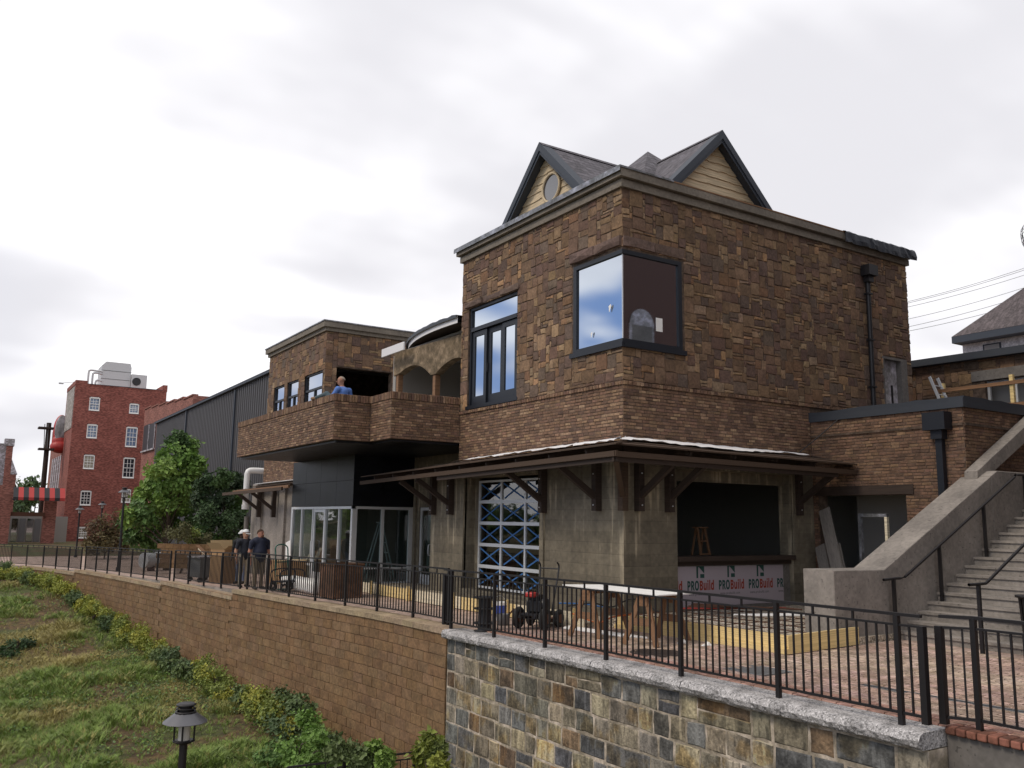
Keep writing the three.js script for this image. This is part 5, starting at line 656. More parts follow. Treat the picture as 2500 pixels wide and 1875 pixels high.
{ // striped awning bridge and the brick piers at the far end of the terrace
  const Z = -100, w = (a, b) => onZ(...z1p(a, b), Z); const t = thing('striped_awning', 'red and black striped awning over the brick passage', 'awning', [8, 3.5, Z]); const n = 10; for (let i = 0; i < n; i++) { const a = w(mixf(100, 480, i / n), 1030), b = w(mixf(100, 480, (i + 1) / n), 1030); const y1 = 4.6, y0 = 3.6; part(t, 'stripe', [quad([a.x, y0, Z + 0.9], [b.x, y0, Z + 0.9], [b.x, y1, Z], [a.x, y1, Z]), quad([a.x, y0 - 0.28, Z + 0.9], [b.x, y0 - 0.28, Z + 0.9], [b.x, y0, Z + 0.9], [a.x, y0, Z + 0.9])], i % 2 ? M.red : M.black); } part(t, 'frame', bx(w(100, 1030).x, w(480, 1030).x, 3.3, 3.45, Z - 0.2, Z + 0.8), M.black);
  const p = thing('brick_passage', 'low brick passage with dark openings under the awning', 'building', [6, -0.9, Z - 2]); const A = w(0, 1010), B = w(100, 1010), C = w(470, 1230); part(p, 'pier', bx(A.x - 3, B.x, -1, 4.75, Z - 3, Z), M.brickfarB); part(p, 'beam', bx(B.x, C.x - 1.7, 1.75, 2.15, Z - 1, Z - 0.3), M.rust); part(p, 'pier', bx(C.x - 1.75, C.x - 0.6, -1, 3.3, Z - 2, Z - 1), M.brickfarB); part(p, 'back_wall', bx(B.x, C.x + 1, -1, 1.75, Z - 6, Z - 5.6), M.room); for (let i = 0; i < 4; i++) part(p, 'glazing', bx(B.x + 0.5 + i * 0.7, B.x + 1.05 + i * 0.7, -0.9, 1.5, Z - 5.58, Z - 5.5), i % 2 ? M.greyplastic : M.glass);
  const g = thing('grey_gable', 'pale grey gable wall with a stepped brick chimney', 'building', [3, 4, Z - 10]); const D = onZ(...z1p(0, 700), Z - 8), E = onZ(...z1p(50, 700), Z - 8), H = onZ(...z1p(38, 665), Z - 8), I = onZ(...z1p(98, 720), Z - 8), J = onZ(...z1p(120, 930), Z - 8); part(g, 'wall', bx(D.x - 8, E.x, -1, D.y, Z - 14, Z - 8), std({ color: lin(0.5, 0.48, 0.52), map: T.mottle, roughness: 0.9 })); part(g, 'chimney', [bx(E.x, I.x, -1, I.y, Z - 9.5, Z - 8), bx(I.x, J.x, -1, J.y, Z - 9.5, Z - 8)], M.brickfarB); part(g, 'chimney_cap', [bx(H.x, I.x + 0.1, I.y, H.y, Z - 9.6, Z - 7.9), (() => { const sh = new THREE.Shape([[I.x, J.y], [J.x + 0.1, J.y], [I.x, J.y + 1.6]].map(q => new THREE.Vector2(...q))); const e = new THREE.ExtrudeGeometry(sh, { depth: 1.6, bevelEnabled: false }); e.translate(0, 0, Z - 9.55); return uvm(prep(e)); })()], M.vinyl);
  const pl = thing('stack_pole', 'dark steel stack with a ladder and platforms beside the tower', 'pole', [8.6, -0.9, -116]); const k0 = onZ(...z1p(362, 550), -116), k1 = onZ(...z1p(318, 1030), -116); part(pl, 'pole', cyl([k1.x, -0.9, -116], [k0.x, k0.y, -116], 0.3, 0.26, 12), M.darkwood); for (const yy of [590, 745]) { const q = onZ(...z1p(345, yy), -116); part(pl, 'platform', bx(q.x - 0.9, q.x + 0.7, q.y - 0.1, q.y + 0.1, -116.8, -115.2), M.darkwood); } const l0 = onZ(...z1p(328, 560), -116), l1 = onZ(...z1p(320, 745), -116); part(pl, 'ladder', [cyl([l1.x, l1.y, -115.6], [l0.x, l0.y, -115.6], 0.05, 0.05, 6), cyl([l1.x + 0.35, l1.y, -115.6], [l0.x + 0.35, l0.y, -115.6], 0.05, 0.05, 6)], M.greyplastic);
}

// ------------------------------------------------------------------ plants
function leafGeo(list) { // list of [x,y,z,size,color,(nx,ny,nz)] -> folded leaf quads
  const n = list.length, pos = new Float32Array(n * 12 * 3), col = new Float32Array(n * 12 * 3), R = rng(n + 17); let o = 0;
  const put = (p, c) => { pos[o] = p.x; pos[o + 1] = p.y; pos[o + 2] = p.z; col[o] = c[0]; col[o + 1] = c[1]; col[o + 2] = c[2]; o += 3; };
  for (const [x, y, z, s, c, out] of list) { const d = V3(R() - 0.5, R() - 0.35, R() - 0.5); if (out) d.addScaledVector(out, 0.5); d.normalize(); const a = V3(R() - 0.5, R() - 0.5, R() - 0.5).cross(d).normalize(), b = d.clone().cross(a), q = V3(x, y, z), L = s * (0.8 + 0.5 * R()), W = s * 0.36; const tip = q.clone().addScaledVector(a, L), m0 = q.clone().addScaledVector(a, L * 0.45), l = m0.clone().addScaledVector(b, W), r = m0.clone().addScaledVector(b, -W), up = m0.clone().addScaledVector(d, -W * 0.35);
    put(q, c); put(l, c); put(up, c); put(l, c); put(tip, c); put(up, c); put(q, c); put(up, c); put(r, c); put(up, c); put(tip, c); put(r, c); }
  const g = new THREE.BufferGeometry(); g.setAttribute('position', new THREE.BufferAttribute(pos, 3)); g.setAttribute('color', new THREE.BufferAttribute(col, 3)); g.setAttribute('uv', new THREE.BufferAttribute(new Float32Array(n * 24), 2)); g.computeVertexNormals(); return g;
}
function clumps(R, list, per, size, tones, shell = 0.55) { // leaves gathered in uneven clumps: list of [x,y,z,rx,ry,rz]
  const out = []; for (const [x, y, z, rx, ry, rz] of list) { const tone = pick(R, tones), sub = []; for (let k = 0; k < 9; k++) { const a = R() * 6.283, b = Math.acos(2 * R() - 1), r = 0.55 + 0.55 * R(); sub.push([Math.sin(b) * Math.cos(a) * r, Math.cos(b) * r, Math.sin(b) * Math.sin(a) * r]); }
    for (let k = 0; k < per; k++) { const s = pick(R, sub), e = () => (R() + R() + R() - 1.5) * 0.42; const u = V3(s[0] * shell + e(), s[1] * shell + e(), s[2] * shell + e()); const c = vary(R, tone, 0.25); out.push([x + u.x * rx, y + u.y * ry, z + u.z * rz, size * (0.6 + 0.8 * R()), c, u.clone().normalize()]); } } return out;
}
function limb(p, q, r0, r1) { const m = V3(...p).lerp(V3(...q), 0.5).add(V3((hash2(p[0] * 99 | 0, q[1] * 99 | 0, 3) - 0.5) * 0.2, 0.1, (hash2(p[2] * 99 | 0, q[0] * 99 | 0, 4) - 0.5) * 0.2)).toArray(); return [cyl(p, m, r0, (r0 + r1) / 2, 7), cyl(m, q, (r0 + r1) / 2, r1, 7)]; }
function tree(label, name, cat, x, y, z, H, list, per, size, tones, seed, group, shell) {
  const R = rng(seed), t = thing(name, label, cat, [x, y, z], group), Lm = []; const th = Math.max(0.05, H * 0.018); Lm.push(limb([x, y - 0.2, z], [x + 0.1, y + H * 0.4, z], th, th * 0.75), limb([x + 0.1, y + H * 0.4, z], [x, y + H * 0.8, z + 0.1], th * 0.75, th * 0.3)); for (const c of list) Lm.push(limb([x + 0.05, y + Math.max(0.1, (c[1] - y) * 0.45), z], [c[0], c[1], c[2]], th * 0.4, th * 0.12));
  part(t, 'trunk', merge(Lm), M.bark); part(t, 'crown', leafGeo(clumps(R, list, per, size, tones, shell)), M.leaf); return t;
}
const G1 = [[0.15, 0.27, 0.045], [0.095, 0.185, 0.035], [0.065, 0.135, 0.03], [0.19, 0.30, 0.05]], G2 = [[0.035, 0.08, 0.022], [0.045, 0.095, 0.025], [0.03, 0.065, 0.02]], G3 = [[0.36, 0.36, 0.05], [0.28, 0.31, 0.045], [0.2, 0.25, 0.045]], G4 = [[0.095, 0.145, 0.042], [0.12, 0.17, 0.05], [0.075, 0.125, 0.045]], G5 = [[0.10, 0.10, 0.03], [0.13, 0.10, 0.035], [0.085, 0.10, 0.03], [0.12, 0.075, 0.035]];
{ // leafy tree by the metal building, built from where its masses show
  const Z = -49, q = (px, py, dz = 0) => onZ(px, py, Z + dz), R = rng(301), sc = 50 / CAM.f * 1.05; const C = [[432, 1075, 26, 32], [452, 1100, 34, 34], [420, 1120, 34, 34], [400, 1150, 38, 36], [445, 1150, 44, 40], [470, 1130, 28, 36], [375, 1175, 32, 34], [420, 1195, 48, 42], [390, 1225, 42, 40], [440, 1240, 42, 42], [350, 1215, 26, 26], [345, 1255, 34, 34], [395, 1275, 44, 40], [325, 1290, 32, 34], [365, 1310, 44, 34], [460, 1200, 30, 40], [455, 1285, 30, 36], [312, 1262, 16, 22]];
  const L = C.map(([x, y, a, b]) => { const dz = (R() - 0.5) * 3, p = q(x, y, dz); return [p.x, p.y, p.z, a * sc * 0.95, b * sc * 0.85, a * sc]; }); const b = q(402, 1340); tree('leafy green tree growing against the dark ribbed building', 'leafy_tree', 'tree', b.x, terrY(b.x, b.z), b.z, 6.8, L, 620, 0.23, [...G1, [0.16, 0.27, 0.05]], 311, undefined, 0.75); }
{ const Z = -43, sc = 45 / CAM.f, R = rng(302); const C = [[505, 1180, 24, 26], [535, 1170, 28, 22], [570, 1178, 24, 28], [592, 1200, 14, 34], [495, 1215, 24, 30], [540, 1215, 34, 34], [575, 1235, 28, 36], [510, 1260, 34, 34], [560, 1280, 34, 36], [495, 1300, 26, 30], [592, 1270, 14, 36], [535, 1315, 34, 28]]; const L = C.map(([x, y, a, b]) => { const p = onZ(x, y, Z + (R() - 0.5) * 1.6); return [p.x, p.y, p.z, a * sc, b * sc, a * sc * 0.8]; }); const b = onZ(540, 1340, Z); tree('dark dome of ivy and brambles beside the white waste pipe', 'ivy_thicket', 'bush', b.x, terrY(b.x, Z), Z, 4.4, L, 1150, 0.14, [G2[0], G2[1], G1[1], G2[2], G1[2]], 313, undefined, 0.8); }
{ const mk = (label, C, Z, base, per, size, tones, seed, H) => { const R = rng(seed), sc = Math.abs(Z) * 1.12 / CAM.f; const L = C.map(([x, y, a, b]) => { const p = onZ(x, y, Z + (R() - 0.5) * 1.2); return [p.x, p.y, p.z, a * sc, b * sc, a * sc]; }); const b = onZ(base[0], base[1], Z); tree(label, 'shrub', 'shrub', b.x, terrY(b.x, Z), Z, H, L, per, size, tones, seed + 1, undefined, 0.8); };
  mk('reddish brown shrub under the lamp beside the brick tower', [[235, 1295, 22, 26], [262, 1285, 24, 30], [285, 1300, 22, 30], [250, 1320, 30, 22], [225, 1330, 22, 16], [290, 1330, 24, 20]], -60, [255, 1350], 520, 0.16, G5, 321, 2.6);
  mk('yellowish green shrub behind the low tan block wall', [[425, 1305, 20, 18], [445, 1298, 22, 20], [470, 1310, 24, 18], [495, 1318, 22, 14]], -40.5, [445, 1335], 620, 0.09, [G3[2], G4[1], G5[0]], 325, 1.4); }
{ // far trees on the skyline
  const R = rng(331); for (let i = 0; i < 16; i++) { const z = -190 - R() * 60, x = -6 + i * 4.2 + R() * 3, h = 7 + R() * 4; const L = []; for (let k = 0; k < 6; k++) L.push([x + (R() - 0.5) * 5, -1 + h * (0.5 + 0.45 * R()), z + (R() - 0.5) * 4, 2.2, 1.9, 2.2]); tree('distant broadleaf tree on the skyline behind the brick passage', 'distant_tree', 'tree', x, -1, z, h, L, 110, 0.8, G4, 340 + i, 'distant trees on the skyline'); } }
// trees on the far bank, seen only in the glass of the shopfront and doors
{ const R = rng(771); for (let i = 0; i < 24; i++) { const z = -18 - i * 10 - R() * 4, x = -32 - R() * 16, y = -5, h = 9 + R() * 4, L = []; for (let k = 0; k < 9; k++) L.push([x + (R() - 0.5) * 8, y + h * (0.25 + 0.65 * R()), z + (R() - 0.5) * 9, 2.9, 2.4, 3.0]); tree('broadleaf tree on the opposite bank facing the shopfront', 'opposite_tree', 'tree', x, y, z, h, L, 150, 0.75, [...G1, ...G4], 780 + i, 'trees on the opposite bank'); } }
// row of shrubs along the foot of the block wall
{ const R = rng(351); let k = 0; const kinds = [['yellow-green twiggy shrub at the foot of the block wall', G3], ['dark green leafy shrub at the foot of the block wall', G4]]; for (let z = -17.2; z > -58; z -= 0.78 + R() * 0.3, k++) {
    const x = wallX(z) - 0.55 - R() * 0.35, y = bankY(x, z), yel = z > -20.5 ? R() < 0.5 : z > -27 ? R() < 0.95 : z > -30.5 ? R() < 0.3 : R() < 0.82, h = (yel ? 0.52 : 0.46) * (0.8 + 0.5 * R()); const L = []; for (let q = 0; q < 6; q++) L.push([x + (R() - 0.5) * 0.45, y + h * (0.35 + 0.6 * R()), z + (R() - 0.5) * 0.8, 0.26, 0.3 * h / 0.6, 0.34]); const kd = kinds[yel ? 0 : 1]; tree(kd[0], yel ? 'yellow_shrub' : 'wall_shrub', 'shrub', x, y, z, h, L, yel ? 190 : 170, yel ? 0.075 : 0.09, kd[1], 360 + k, yel ? 'yellow shrubs along the wall' : 'green shrubs along the wall', 0.8); } }
// bushes by the granite wall and the low railing
{ const mk = (label, C, X, seed, per, size, tones, name = 'bush') => { const R = rng(seed); const L = C.map(([x, y, a, b]) => { const p = onX(x, y, X + (R() - 0.5) * 0.6), s = p.distanceTo(camPos) / CAM.f; return [p.x, p.y, p.z, a * s, b * s, a * s]; }); const c = L[0], g = bankY(c[0], c[2]); tree(label, name, 'bush', c[0], g, c[2], Math.max(0.5, c[1] - g + 0.3), L, per, size, tones, seed + 3, undefined, 0.8); };
  mk('bright yellow-green bush beside the end post below the granite wall', [[1055, 1810, 22, 22], [1035, 1840, 28, 24], [1075, 1832, 18, 26], [1040, 1868, 26, 20], [1068, 1868, 22, 20]], 7.3, 401, 420, 0.1, [[0.24, 0.27, 0.035], [0.19, 0.23, 0.03], [0.13, 0.17, 0.03]]);
  mk('tangled green bush at the wall foot behind the lamp', [[700, 1705, 36, 30], [735, 1730, 34, 26], [660, 1740, 40, 30], [690, 1775, 50, 30], [755, 1765, 36, 26], [640, 1790, 40, 26]], 7.0, 405, 520, 0.085, [G1[0], G1[1], G4[0], G4[2]]);
  mk('broad mixed bush sprawling toward the low railing', [[720, 1830, 46, 30], [775, 1800, 40, 26], [665, 1850, 44, 30], [820, 1830, 34, 26], [770, 1860, 50, 28], [600, 1840, 44, 26], [550, 1855, 36, 22]], 6.2, 409, 560, 0.09, [G1[0], G1[3], G1[1], G4[1]]);
  mk('leafy sapling bush in front of the low railing', [[905, 1830, 24, 18], [880, 1855, 30, 22], [930, 1855, 26, 22], [850, 1868, 24, 20]], 6.9, 413, 420, 0.1, [G1[0], G1[3], G4[1]]);
}
{ const d = ray(38, 1590); let p = camPos.clone(); for (let s = 5; s < 90; s += 0.05) { p = camPos.clone().addScaledVector(d, s); if (p.y < bankY(p.x, p.z)) break; } const L = [[p.x, p.y + 0.15, p.z, 0.45, 0.25, 0.4], [p.x - 0.4, p.y + 0.08, p.z + 0.5, 0.4, 0.2, 0.4], [p.x + 0.35, p.y + 0.2, p.z - 0.1, 0.3, 0.28, 0.3]]; tree('low dark green shrub alone on the open grass', 'grass_shrub', 'shrub', p.x, p.y, p.z, 0.4, L, 380, 0.09, G2, 419, undefined, 0.8); }
{ // grass over the bank: tufts of bent blades
  const R = rng(501), Tn = [], cl = []; const N = 9; for (let i = 0; i < N; i++) { const a = R() * 6.283, r = 0.05 * R(), h = 0.05 + 0.11 * R(), b = 0.05 + 0.1 * R(), w = 0.005, c = Math.cos(a), s = Math.sin(a), px = c * r, pz = s * r; const A = [px - s * w, 0, pz + c * w], B = [px + s * w, 0, pz - c * w], C = [px + c * b * 0.4 + s * w, h * 0.65, pz + s * b * 0.4 - c * w], D = [px + c * b * 0.4 - s * w, h * 0.65, pz + s * b * 0.4 + c * w], E = [px + c * b, h, pz + s * b]; Tn.push(A, B, C, A, C, D, D, C, E); }
  const g = tri(Tn), pts = []; const zone = (z) => wallX(z); for (let i = 0; i < 520000 && pts.length < 190000; i++) { const z = -3 - R() * R() * 0 - R() * 57, x = wallX(z) - 0.1 - R() * 24; const p = V3(x, bankY(x, z), z), q = p.clone().project(camera); if (q.z > 1 || Math.abs(q.x) > 1.12 || q.y > 1 || q.y < -1.25) continue; const d = p.distanceTo(camPos); if (d > 24 && R() > 24 * 24 / (d * d)) continue; const bare = fbm(x * 0.45 + 11, z * 0.45 + 5, 71, 4); if (bare > 0.575 && R() < 0.85) continue; pts.push([p, d]); }
  const im = new THREE.InstancedMesh(g, new THREE.MeshPhysicalMaterial({ roughness: 0.8, side: THREE.DoubleSide, transmission: 0.2, thickness: 0 }), pts.length), mt = new THREE.Matrix4(), qn = new THREE.Quaternion(), c = new THREE.Color();
  pts.forEach(([p, d], i) => { const tall = fbm(p.x * 0.7, p.z * 0.7, 61, 3), s = (0.45 + 0.9 * R()) * (0.55 + 0.75 * sstep(0.45, 0.7, tall)) * (1 + d * 0.006); qn.setFromAxisAngle(V3(0, 1, 0), R() * 6.283); mt.compose(p.clone().add(V3(0, -0.01, 0)), qn, V3(s, s * (0.8 + 0.4 * R()), s)); im.setMatrixAt(i, mt); const n = fbm(p.x * 0.33 + 3, p.z * 0.33, 67, 4), dry = sstep(0.46, 0.68, n), k = 0.75 + 0.5 * R(); const A = [0.18, 0.26, 0.048], B = [0.38, 0.31, 0.115], e = R() < 0.1 ? 0.8 : dry * 0.85; c.setRGB(mixf(A[0], B[0], e) * k, mixf(A[1], B[1], e) * k, mixf(A[2], B[2], e) * k); im.setColorAt(i, c); });
  im.name = 'bank_grass'; im.userData = { kind: 'stuff', label: 'rough green and straw-coloured grass covering the bank', category: 'grass' }; scene.add(im);
  // low broad weeds
  const W = []; for (let i = 0; i < 9000; i++) { const z = -5 - R() * 45, x = wallX(z) - 0.6 - R() * 14, wd = fbm(x * 0.5 + 50, z * 0.5 + 20, 73, 3); if (wd < 0.54) continue; const p = V3(x, bankY(x, z), z), q = p.clone().project(camera); if (Math.abs(q.x) > 1.1 || q.y < -1.2 || q.z > 1) continue; for (let k = 0; k < 5; k++) W.push([x + (R() - 0.5) * 0.35, p.y + 0.03 + R() * 0.16, z + (R() - 0.5) * 0.35, 0.075, vary(R, pick(R, [...G1, ...G4]), 0.25), V3(0, 1, 0)]); }
  const wm = new THREE.Mesh(leafGeo(W), M.leaf); wm.name = 'bank_weeds'; wm.userData = { kind: 'stuff', label: 'low broad-leaved weeds scattered over the grassy bank', category: 'weeds' }; scene.add(wm);
}
{ const a = onY(376, 1692, -3.55), b = onY(424, 1659, -3.35); const t = thing('pale_stick', 'pale wooden stake lying on the grassy bank', 'stake', [a.x, bankY(a.x, a.z), a.z]); const p = v => [v.x, bankY(v.x, v.z) + 0.14, v.z]; part(t, 'stake', bar(p(a), p(b), 0.05, 0.03), M.ply); }

// ------------------------------------------------------------------ work in progress on the terrace
{ // slab forms with gravel and rebar
  const t = thing('slab_form', 'yellow timber formwork around gravel and rebar in front of the hatch', 'formwork', [12, 0.05, -11.3]); const y = (x, z) => terrY(x, z);
  const board = (x0, z0, x1, z1, h, th = 0.038) => { const n = Math.max(1, Math.round(Math.hypot(x1 - x0, z1 - z0) / 2.4)); for (let i = 0; i < n; i++) { const a = i / n, b = (i + 1) / n - 0.002, p = [mixf(x0, x1, a), mixf(z0, z1, a)], q = [mixf(x0, x1, b), mixf(z0, z1, b)]; part(t, 'board', bar([p[0], y(...p) + h / 2 + 0.012, p[1]], [q[0], y(...q) + h / 2 + 0.012, q[1]], th, h), M.lumber); part(t, 'board', bar([p[0] - (z0 === z1 ? 0 : 0.05), y(...p) + 0.05, p[1] + (z0 === z1 ? 0.05 : 0)], [q[0] - (z0 === z1 ? 0 : 0.05), y(...q) + 0.05, q[1] + (z0 === z1 ? 0.05 : 0)], 0.04, 0.075), M.lumber); } };
  board(10.82, -13.15, 10.82, -9.16, 0.27); board(10.82, -9.16, 12.55, -9.2, 0.27);
  part(t, 'gravel_fill', [bx(10.84, 17, -0.1, 0.2, -13.5, -9.22)], M.gravel, { stuff: true });
  const R = rng(601), st = []; for (let i = 0; i < 2600; i++) { const x = 10.86 + R() * 3.4, z = -13.3 + R() * 4.0; if (x > 12.1 && z > -9.9) continue; const g = new THREE.IcosahedronGeometry(0.014 + 0.022 * R() * R(), 0); g.scale(1, 0.7, 1); g.rotateY(R() * 6); g.translate(x, 0.2, z); const k = 0.3 + 0.5 * R(); st.push(tint(g, [k, k * 0.93, k * 0.82])); } part(t, 'loose_stones', merge(st), M.paver, { stuff: true });
  for (let i = 0; i < 6; i++) { const z = -13.1 + i * 0.66; part(t, 'rebar', cyl([10.9, 0.255 + 0.01 * (i % 3), z + 0.05 * R()], [Math.min(14.5, z > -9.9 ? 12.05 : 14.5), 0.265, z - 0.05], 0.007, 0.007, 5), M.rust); } for (let i = 0; i < 6; i++) { const x = 11.15 + i * 0.57; part(t, 'rebar', cyl([x, 0.275, -13.2], [x + 0.05, 0.275, x > 12.05 ? -9.95 : -9.3], 0.009, 0.009, 5), M.rust); }
  for (let i = 0; i < 6; i++) part(t, 'conduit', cyl([12.2 + 0.07 * i, 0.32 + 0.02 * i, -12.9], [14.4, 0.33, -12.3 + 0.1 * i], 0.014, 0.014, 6), i === 1 ? M.red : M.rust);
  for (let i = 0; i < 3; i++) part(t, 'white_conduit', cyl([12.6 + i * 0.1, 0.3, -11.9 + i * 0.15], [14.6, 0.3, -11.3 + i * 0.2], 0.016, 0.016, 6), M.pvc);
}
{ const t = thing('kerb_form', 'long pale timber formwork board along the concrete front', 'formwork', [10.2, 0, -18.5]); const P = [[10.25, -13.4], [10.22, -15.7], [10.2, -18], [10.22, -20.4], [10.25, -22.8], [10.3, -24.4]]; for (let i = 0; i + 1 < P.length; i++) { const [x0, z0] = P[i], [x1, z1] = P[i + 1]; part(t, 'board', bar([x0, terrY(x0, z0) + 0.15, z0], [x1, terrY(x1, z1) + 0.15, z1 + 0.004], 0.04, 0.27), i % 2 ? M.lumber : M.ply); part(t, 'stake', bx(x0 - 0.09, x0 - 0.03, terrY(x0, z0) - 0.05, terrY(x0, z0) + 0.36, z0 - 0.3, z0 - 0.24), M.lumber); } part(t, 'gravel_fill', [bx(10.28, 11.28, -0.3, 0.1, -21.4, -13.52), bx(10.28, 12.6, -0.35, 0.02, -25.3, -21.42)], M.gravel, { stuff: true }); }
{ // plywood on sawhorses
  const t = thing('plywood_sheet', 'white plywood sheet laid across the sawhorses', 'table top', [9.95, 0.83, -11.85]); const c = [[9.52, -13.1], [10.42, -12.75], [10.62, -10.75], [9.56, -10.62]]; const Y = 0.835; part(t, 'sheet', prism(c, Y, Y + 0.02), M.white);
  const horse = (label, x, z, turn) => { const h = thing('sawhorse', label, 'sawhorse', [x, terrY(x, z) + 0.012, z], undefined, turn); const W = 0.46; lpart(h, 'beam', bx(-W, W, 0.72, 0.81, -0.045, 0.045), M.oldwood); for (const sx of [-1, 1]) for (const sz of [-1, 1]) lpart(h, 'leg', bar([sx * (W - 0.06), 0.8, sz * 0.05], [sx * (W + 0.06), 0, sz * 0.3], 0.09, 0.035, V3(1, 0, 0)), M.oldwood); for (const sx of [-1, 1]) { lpart(h, 'cross_piece', bar([sx * (W + 0.01), 0.36, -0.19], [sx * (W + 0.01), 0.36, 0.19], 0.03, 0.12), M.oldwood); lpart(h, 'gusset', bar([sx * (W - 0.02), 0.68, -0.1], [sx * (W - 0.02), 0.68, 0.1], 0.03, 0.14), M.oldwood); } };
  horse('weathered sawhorse holding the plywood sheet nearer the red engine cart', 9.95, -12.55, 0.35); horse('weathered sawhorse holding the plywood sheet nearer the gravel form', 10.06, -11.2, 0.3); }
{ // engine cart
  const t = thing('engine_cart', 'red and black wheeled engine machine with tall handlebars', 'machine', [9.6, terrY(9.6, -14.0) + 0.012, -14.0], undefined, 0.5); const wheel = (x, z, r, w) => { const p = lpart(t, 'wheel', (() => { const g = new THREE.TorusGeometry(r * 0.74, r * 0.27, 10, 24); g.translate(x, r, z); return prep(g); })(), M.rubber); lpart(t, 'rim', cyl([x, r, z - w], [x, r, z + w], r * 0.5, r * 0.5, 16), M.rust); };
  wheel(-0.25, -0.27, 0.2, 0.05); wheel(-0.25, 0.27, 0.2, 0.05); wheel(0.3, 0.3, 0.17, 0.04); wheel(0.3, -0.3, 0.17, 0.04); lpart(t, 'axle', cyl([-0.25, 0.2, -0.27], [-0.25, 0.2, 0.27], 0.02, 0.02, 8), M.black);
  lpart(t, 'chassis', [bar([-0.45, 0.24, -0.15], [0.45, 0.24, -0.15], 0.05, 0.05), bar([-0.45, 0.24, 0.15], [0.45, 0.24, 0.15], 0.05, 0.05), bx(-0.4, 0.4, 0.26, 0.29, -0.18, 0.18)], M.black); lpart(t, 'engine', [rbx(-0.2, 0.14, 0.3, 0.52, -0.15, 0.15, 0.03, 2), rbx(-0.16, 0.08, 0.5, 0.62, -0.12, 0.1, 0.03, 2), cyl([-0.05, 0.44, 0.14], [-0.05, 0.44, 0.22], 0.12, 0.12, 18)], M.black); lpart(t, 'fuel_tank', rbx(-0.32, -0.12, 0.58, 0.67, -0.12, 0.08, 0.03, 2), M.red); lpart(t, 'muffler', [cyl([0.2, 0.46, -0.12], [0.2, 0.46, 0.12], 0.075, 0.075, 14), cyl([0.2, 0.46, 0.12], [0.2, 0.46, 0.14], 0.05, 0.05, 12)], M.hvac);
  lpart(t, 'handlebar', [tube([[0.3, 0.28, -0.15], [0.4, 0.7, -0.18], [0.5, 1.1, -0.2], [0.42, 1.2, -0.2]], 0.017, 7), tube([[0.3, 0.28, 0.15], [0.4, 0.7, 0.18], [0.5, 1.1, 0.2], [0.42, 1.2, 0.2]], 0.017, 7), cyl([0.5, 1.08, -0.2], [0.5, 1.08, 0.2], 0.014, 0.014, 8)], M.black); lpart(t, 'blade_guard', [lathe([[0.0, 0.08], [0.2, 0.1], [0.22, 0.03]], 18)].map(g => g.translate(0.55, 0.05, 0)), M.rust); }
{ const h = (label, pts, r, m) => { const t = thing('hose', label, 'hose', pts[0]); part(t, 'line', tube(pts, r, 6, 60), m); }; h('orange air hose trailing from the engine cart', [[9.95, 0.3, -13.4], [10.15, 0.18, -12.9], [10.3, 0.3, -12.6], [10.6, 0.35, -12.4]], 0.014, M.orange); h('black hose looped over the form beside the plywood table', [[9.9, 0.42, -13.5], [10.2, 0.5, -13.1], [10.5, 0.44, -12.9], [10.75, 0.6, -12.6], [10.95, 0.42, -12.2], [11.0, 0.32, -11.9]], 0.013, M.rubber); h('blue air hose lying over the pale form board', [[10.0, 0.44, -13.9], [10.2, 0.46, -13.4], [10.45, 0.42, -13.0]], 0.013, M.tape); }
{ for (let i = 0; i < 4; i++) { const t = thing('plastic_conduit', 'white plastic conduit length lying beside the form boards', 'pipe', [9.95 + i * 0.07, terrY(9.95, -13) + 0.03, -13], 'white conduit lengths'); const x = 9.9 + i * 0.075; part(t, 'tube', cyl([x, terrY(x, -13.9) + 0.032, -13.6 - i * 0.05], [x + 0.12, terrY(x, -12) + 0.032, -12.0 + i * 0.12], 0.02, 0.02, 8), M.pvc); } }
{ const x = 8.62, z = -14.3, y = terrY(x, z); const t = thing('mooring_bollard', 'black cast iron bollard with flared rims behind the railing', 'bollard', [x, y, z]); lpart(t, 'body', lathe([[0, 0.62], [0.12, 0.62], [0.13, 0.58], [0.125, 0.3], [0.13, 0.02], [0.2, 0.01], [0.2, 0.0], [0, 0]], 24), M.black); for (const [yy, r] of [[0.62, 0.22], [0.42, 0.2], [0.16, 0.21]]) lpart(t, 'rim', lathe([[0.1, yy], [r, yy], [r, yy - 0.025], [0.1, yy - 0.03]], 24), M.black); }
{ const p = [9.75, terrY(9.75, -15.6) + 0.01, -15.6]; const t = thing('paint_bucket', 'white bucket with a blue printed label by the form board', 'bucket', p); lpart(t, 'pail', lathe([[0, 0], [0.13, 0], [0.15, 0.36], [0.14, 0.36], [0.12, 0.02], [0, 0.02]], 20), M.white); lpart(t, 'label_band', lathe([[0.137, 0.08], [0.1475, 0.3]], 20), std({ color: lin(0.06, 0.1, 0.4), roughness: 0.6 })); lpart(t, 'handle', (() => { const g = new THREE.TorusGeometry(0.15, 0.004, 5, 18, Math.PI); g.translate(0, 0.33, 0); return prep(g); })(), M.alum); }
{ const p = [9.4, terrY(9.4, -14.9) + 0.01, -14.9]; const t = thing('tool_bucket', 'small grey tub of tools on the paving beside the engine cart', 'tub', p); lpart(t, 'tub', lathe([[0, 0], [0.11, 0], [0.14, 0.2], [0.13, 0.2], [0.1, 0.015], [0, 0.015]], 18), M.greyplastic); lpart(t, 'tool', bar([0.02, 0.1, 0], [0.2, 0.3, 0.1], 0.03, 0.03), M.rust); }
